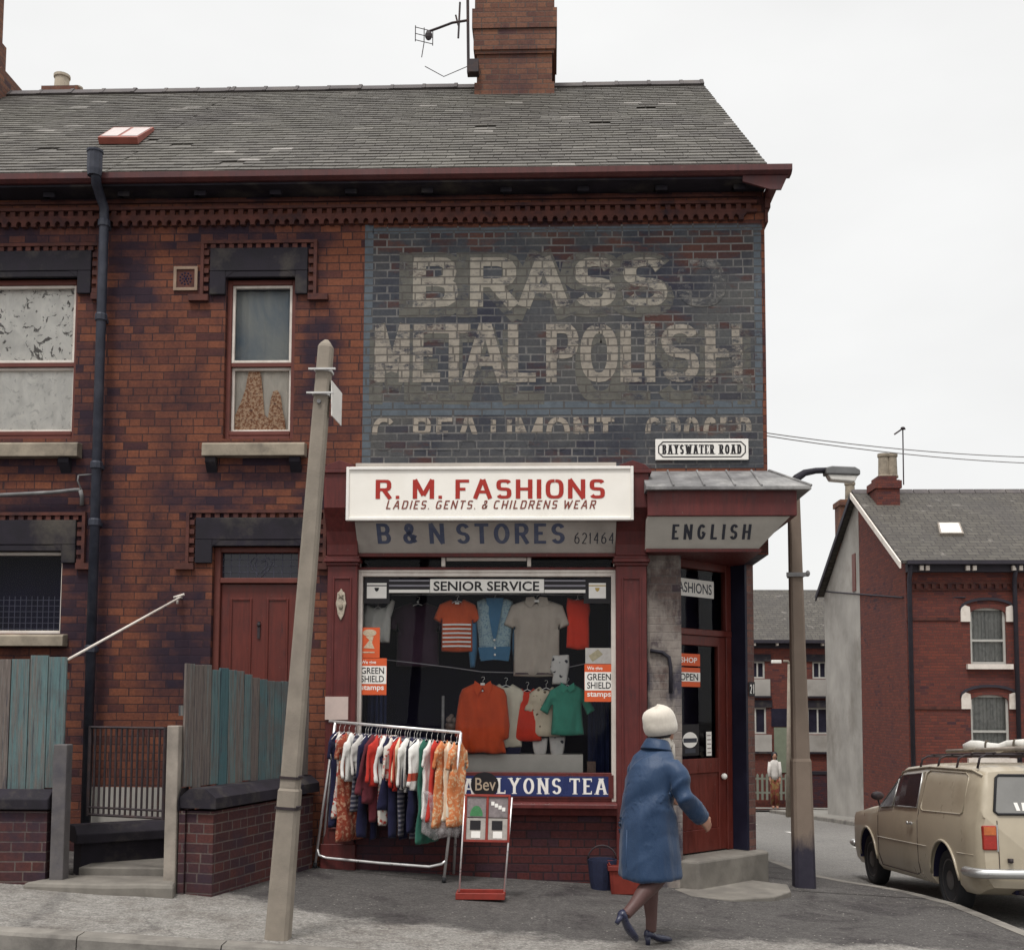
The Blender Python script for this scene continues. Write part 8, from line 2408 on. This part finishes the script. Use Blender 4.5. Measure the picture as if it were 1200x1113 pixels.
# distant pedestrian
YPd = 33.6
q = P(908, 935, YPd); q.z = H(q.x, YPd)
ps = thing('person', 'distant person in a white top with dark hair standing by the picket fence', 'person', tuple(q))
hgt = PZ(908, 881, YPd) - q.z; k_ = hgt/1.65
def PD(a, b, c): return q + Vector((a*.66,b*.8,c))*k_
mb = MB(); 
def lim(pts, rs): mb.tube([PD(*p) for p in pts], [r*k_ for r in rs], 9)
lim([(-.08,0,.05),(-.085,.0,.45),(-.08,0,.85)],[.045,.055,.08]); lim([(.08,-.1,.05),(.085,-.04,.45),(.08,0,.85)],[.045,.055,.08]); lim([(-.08,-.1,.04),(-.08,.03,.05)],[.035,.04]); lim([(.08,-.2,.04),(.08,-.07,.05)],[.035,.04])
mb.rings([[tuple(PD(a*math.cos(2*math.pi*j/12), b*math.sin(2*math.pi*j/12), z_)) for j in range(12)] for z_, a, b in ((.80,.13,.10),(.95,.16,.11),(1.1,.14,.10),(1.3,.19,.11),(1.38,.16,.08),(1.42,.06,.06))])
lim([(0,0,1.40),(0,0,1.5)],[.05,.05]); mb.ell(PD(0,-.01,1.545), .075*k_,.09*k_,.105*k_,12,9); mb.ell(PD(0,-.10,1.53), .012*k_,.02*k_,.02*k_,6,4)
for s in (-1,1): lim([(s*.18,0,1.35),(s*.24,.0,1.1),(s*.22,-.08,.88),(s*.215,-.1,.80)],[.05,.042,.03,.028])
for s in (-1,1):
    for i in range(4): lim([(s*.215+.012*(i-1.5),-.10,.80),(s*.21+.012*(i-1.5),-.12,.72)],[.010,.008])
o = remeshed(mb, 'body', M['skin'], None, .02, 2); o.parent = ps
for v in o.data.vertices: v.co -= q
def shell(name, mat, rows, extra=()):
    mb2 = MB(); mb2.rings([[tuple(PD(a*math.cos(2*math.pi*j/14), b*math.sin(2*math.pi*j/14), z_)) for j in range(14)] for z_, a, b in rows])
    for pts, rs in extra: mb2.tube([PD(*p) for p in pts], [r*k_ for r in rs], 9)
    mb2.build(name, mat, ps, smooth=True)
shell('white_top', F['whitedull'], ((.84,.17,.125),(.97,.175,.125),(1.12,.165,.115),(1.3,.205,.125),(1.39,.165,.09),(1.425,.08,.07)), [([(s*.18,0,1.36),(s*.24,0,1.1),(s*.225,-.06,.93)],[.065,.055,.05]) for s in (-1,1)])
shell('trousers', mat_fabric('red and ochre check', (0.13,0.03,0.02), .2, 'speckle', (0.15,0.09,0.035), 6), ((.80,.16,.12),(.90,.165,.12)), [([(-.08,0,.10),(-.085,0,.45),(-.08,0,.86)],[.07,.075,.095]), ([(.08,-.09,.10),(.085,-.04,.45),(.08,0,.86)],[.07,.075,.095])])
mb = MB(); mb.ell(PD(0,.015,1.565), .095*k_,.10*k_,.105*k_,12,9); mb.ell(PD(0,.05,1.46), .09*k_,.06*k_,.1*k_,10,7); mb.build('hair', M['black'], ps, smooth=True)

# ------------------------------------------------------------------ aerial on the big chimney, overhead wires
ya = YC0-.12
a0, a1 = P(549,86,ya), P(548,-12,ya)
ar = thing('television_aerial', 'black television aerial on a bracket at the left of the big chimney', 'aerial', tuple(P(549,78,ya)))
mb = MB(); mb.tube([a0,a1], .022, 6); mb.build('mast', M['iron'], ar)
mb = MB(); q0_, q1_ = P(550,74,ya), P(559,72,ya); mb.box(q0_.x-.03, q1_.x+.02, ya-.02, YC0+.0, P(550,85,ya).z, P(550,70,ya).z); mb.build('wall_bracket', M['iron'], ar)
bm0, bm1 = P(549,24,ya), P(500,38,ya)
mb = MB(); mb.tube([bm0, P(530,27,ya), P(514,33,ya), bm1], .016, 6); mb.build('boom', M['iron'], ar)
mb = MB(); mb.tube([P(537,45,ya), P(539,3,ya)], .014, 5); mb.tube([P(534,18,ya), P(537,30,ya)], .012, 5); mb.build('dipole', M['iron'], ar)
c_ = P(497,42,ya); mb = MB(); s_ = .11
for k in (-1,0,1): mb.tube([c_+Vector((-s_,-.05,k*s_*.8)), c_+Vector((s_,.05,k*s_*.8))], .006, 4); mb.tube([c_+Vector((k*s_,k*.05,-s_)), c_+Vector((k*s_,k*.05,s_))], .006, 4)
mb.ell(c_+Vector((.06,0,-.0)), .05,.03,.07,8,5); mb.build('reflector', M['iron'], ar)
mb = MB(); mb.tube([c_-Vector((.0,0,.1)), c_-Vector((.03,0,.3))], .006, 4); mb.tube([P(498,78,ya),P(520,90,ya),P(548,78,ya)], .006, 4); mb.build('loose_cable', M['iron'], ar)
M['wire'] = mat_plain('grey telephone wire', (0.20,0.19,0.19), .7, .1, 9, 0)
tp = Vector((9.15, 7.0, H(9.15, 7.0)))
for k, (pa, pb_, lab) in enumerate(((P(905,513.5,3), P(1200,533.5,5.6), 'upper of two grey telephone wires crossing the sky right of the shop'), (P(905,517,3), P(1200,540.5,5.6), 'lower of two grey telephone wires crossing the sky right of the shop'))):
    d = pb_-pa; st_ = pa - d*((pa.x-XR)/d.x); en = pa + d*((9.15-pa.x)/d.x)
    mb = MB(); mb.tube([st_.lerp(en, i/16) - Vector((0,0,.14*(1-(2*i/16-1)**2)-.10)) for i in range(17)], .007, 5)
    tag(mb.build('telephone_wire', M['wire'], smooth=True), lab, 'wire', 'telephone wires')
    if k == 0: top = en
tpo = thing('telegraph_pole', 'brown wooden telegraph pole on the far pavement carrying the telephone wires', 'pole', (9.15, en.y, H(9.15, en.y)))
mb = MB(); mb.tube([(9.15,en.y+.12,H(9.15,en.y)-.3),(9.15,en.y+.12,top.z+.5)], [.13,.09], 10); mb.build('pole', M['oldwood2'], tpo, smooth=True)
mb = MB(); mb.box(8.7, 9.6, en.y+.0, en.y+.03, top.z-.04, top.z+.06); mb.build('cross_arm', M['oldwood2'], tpo)
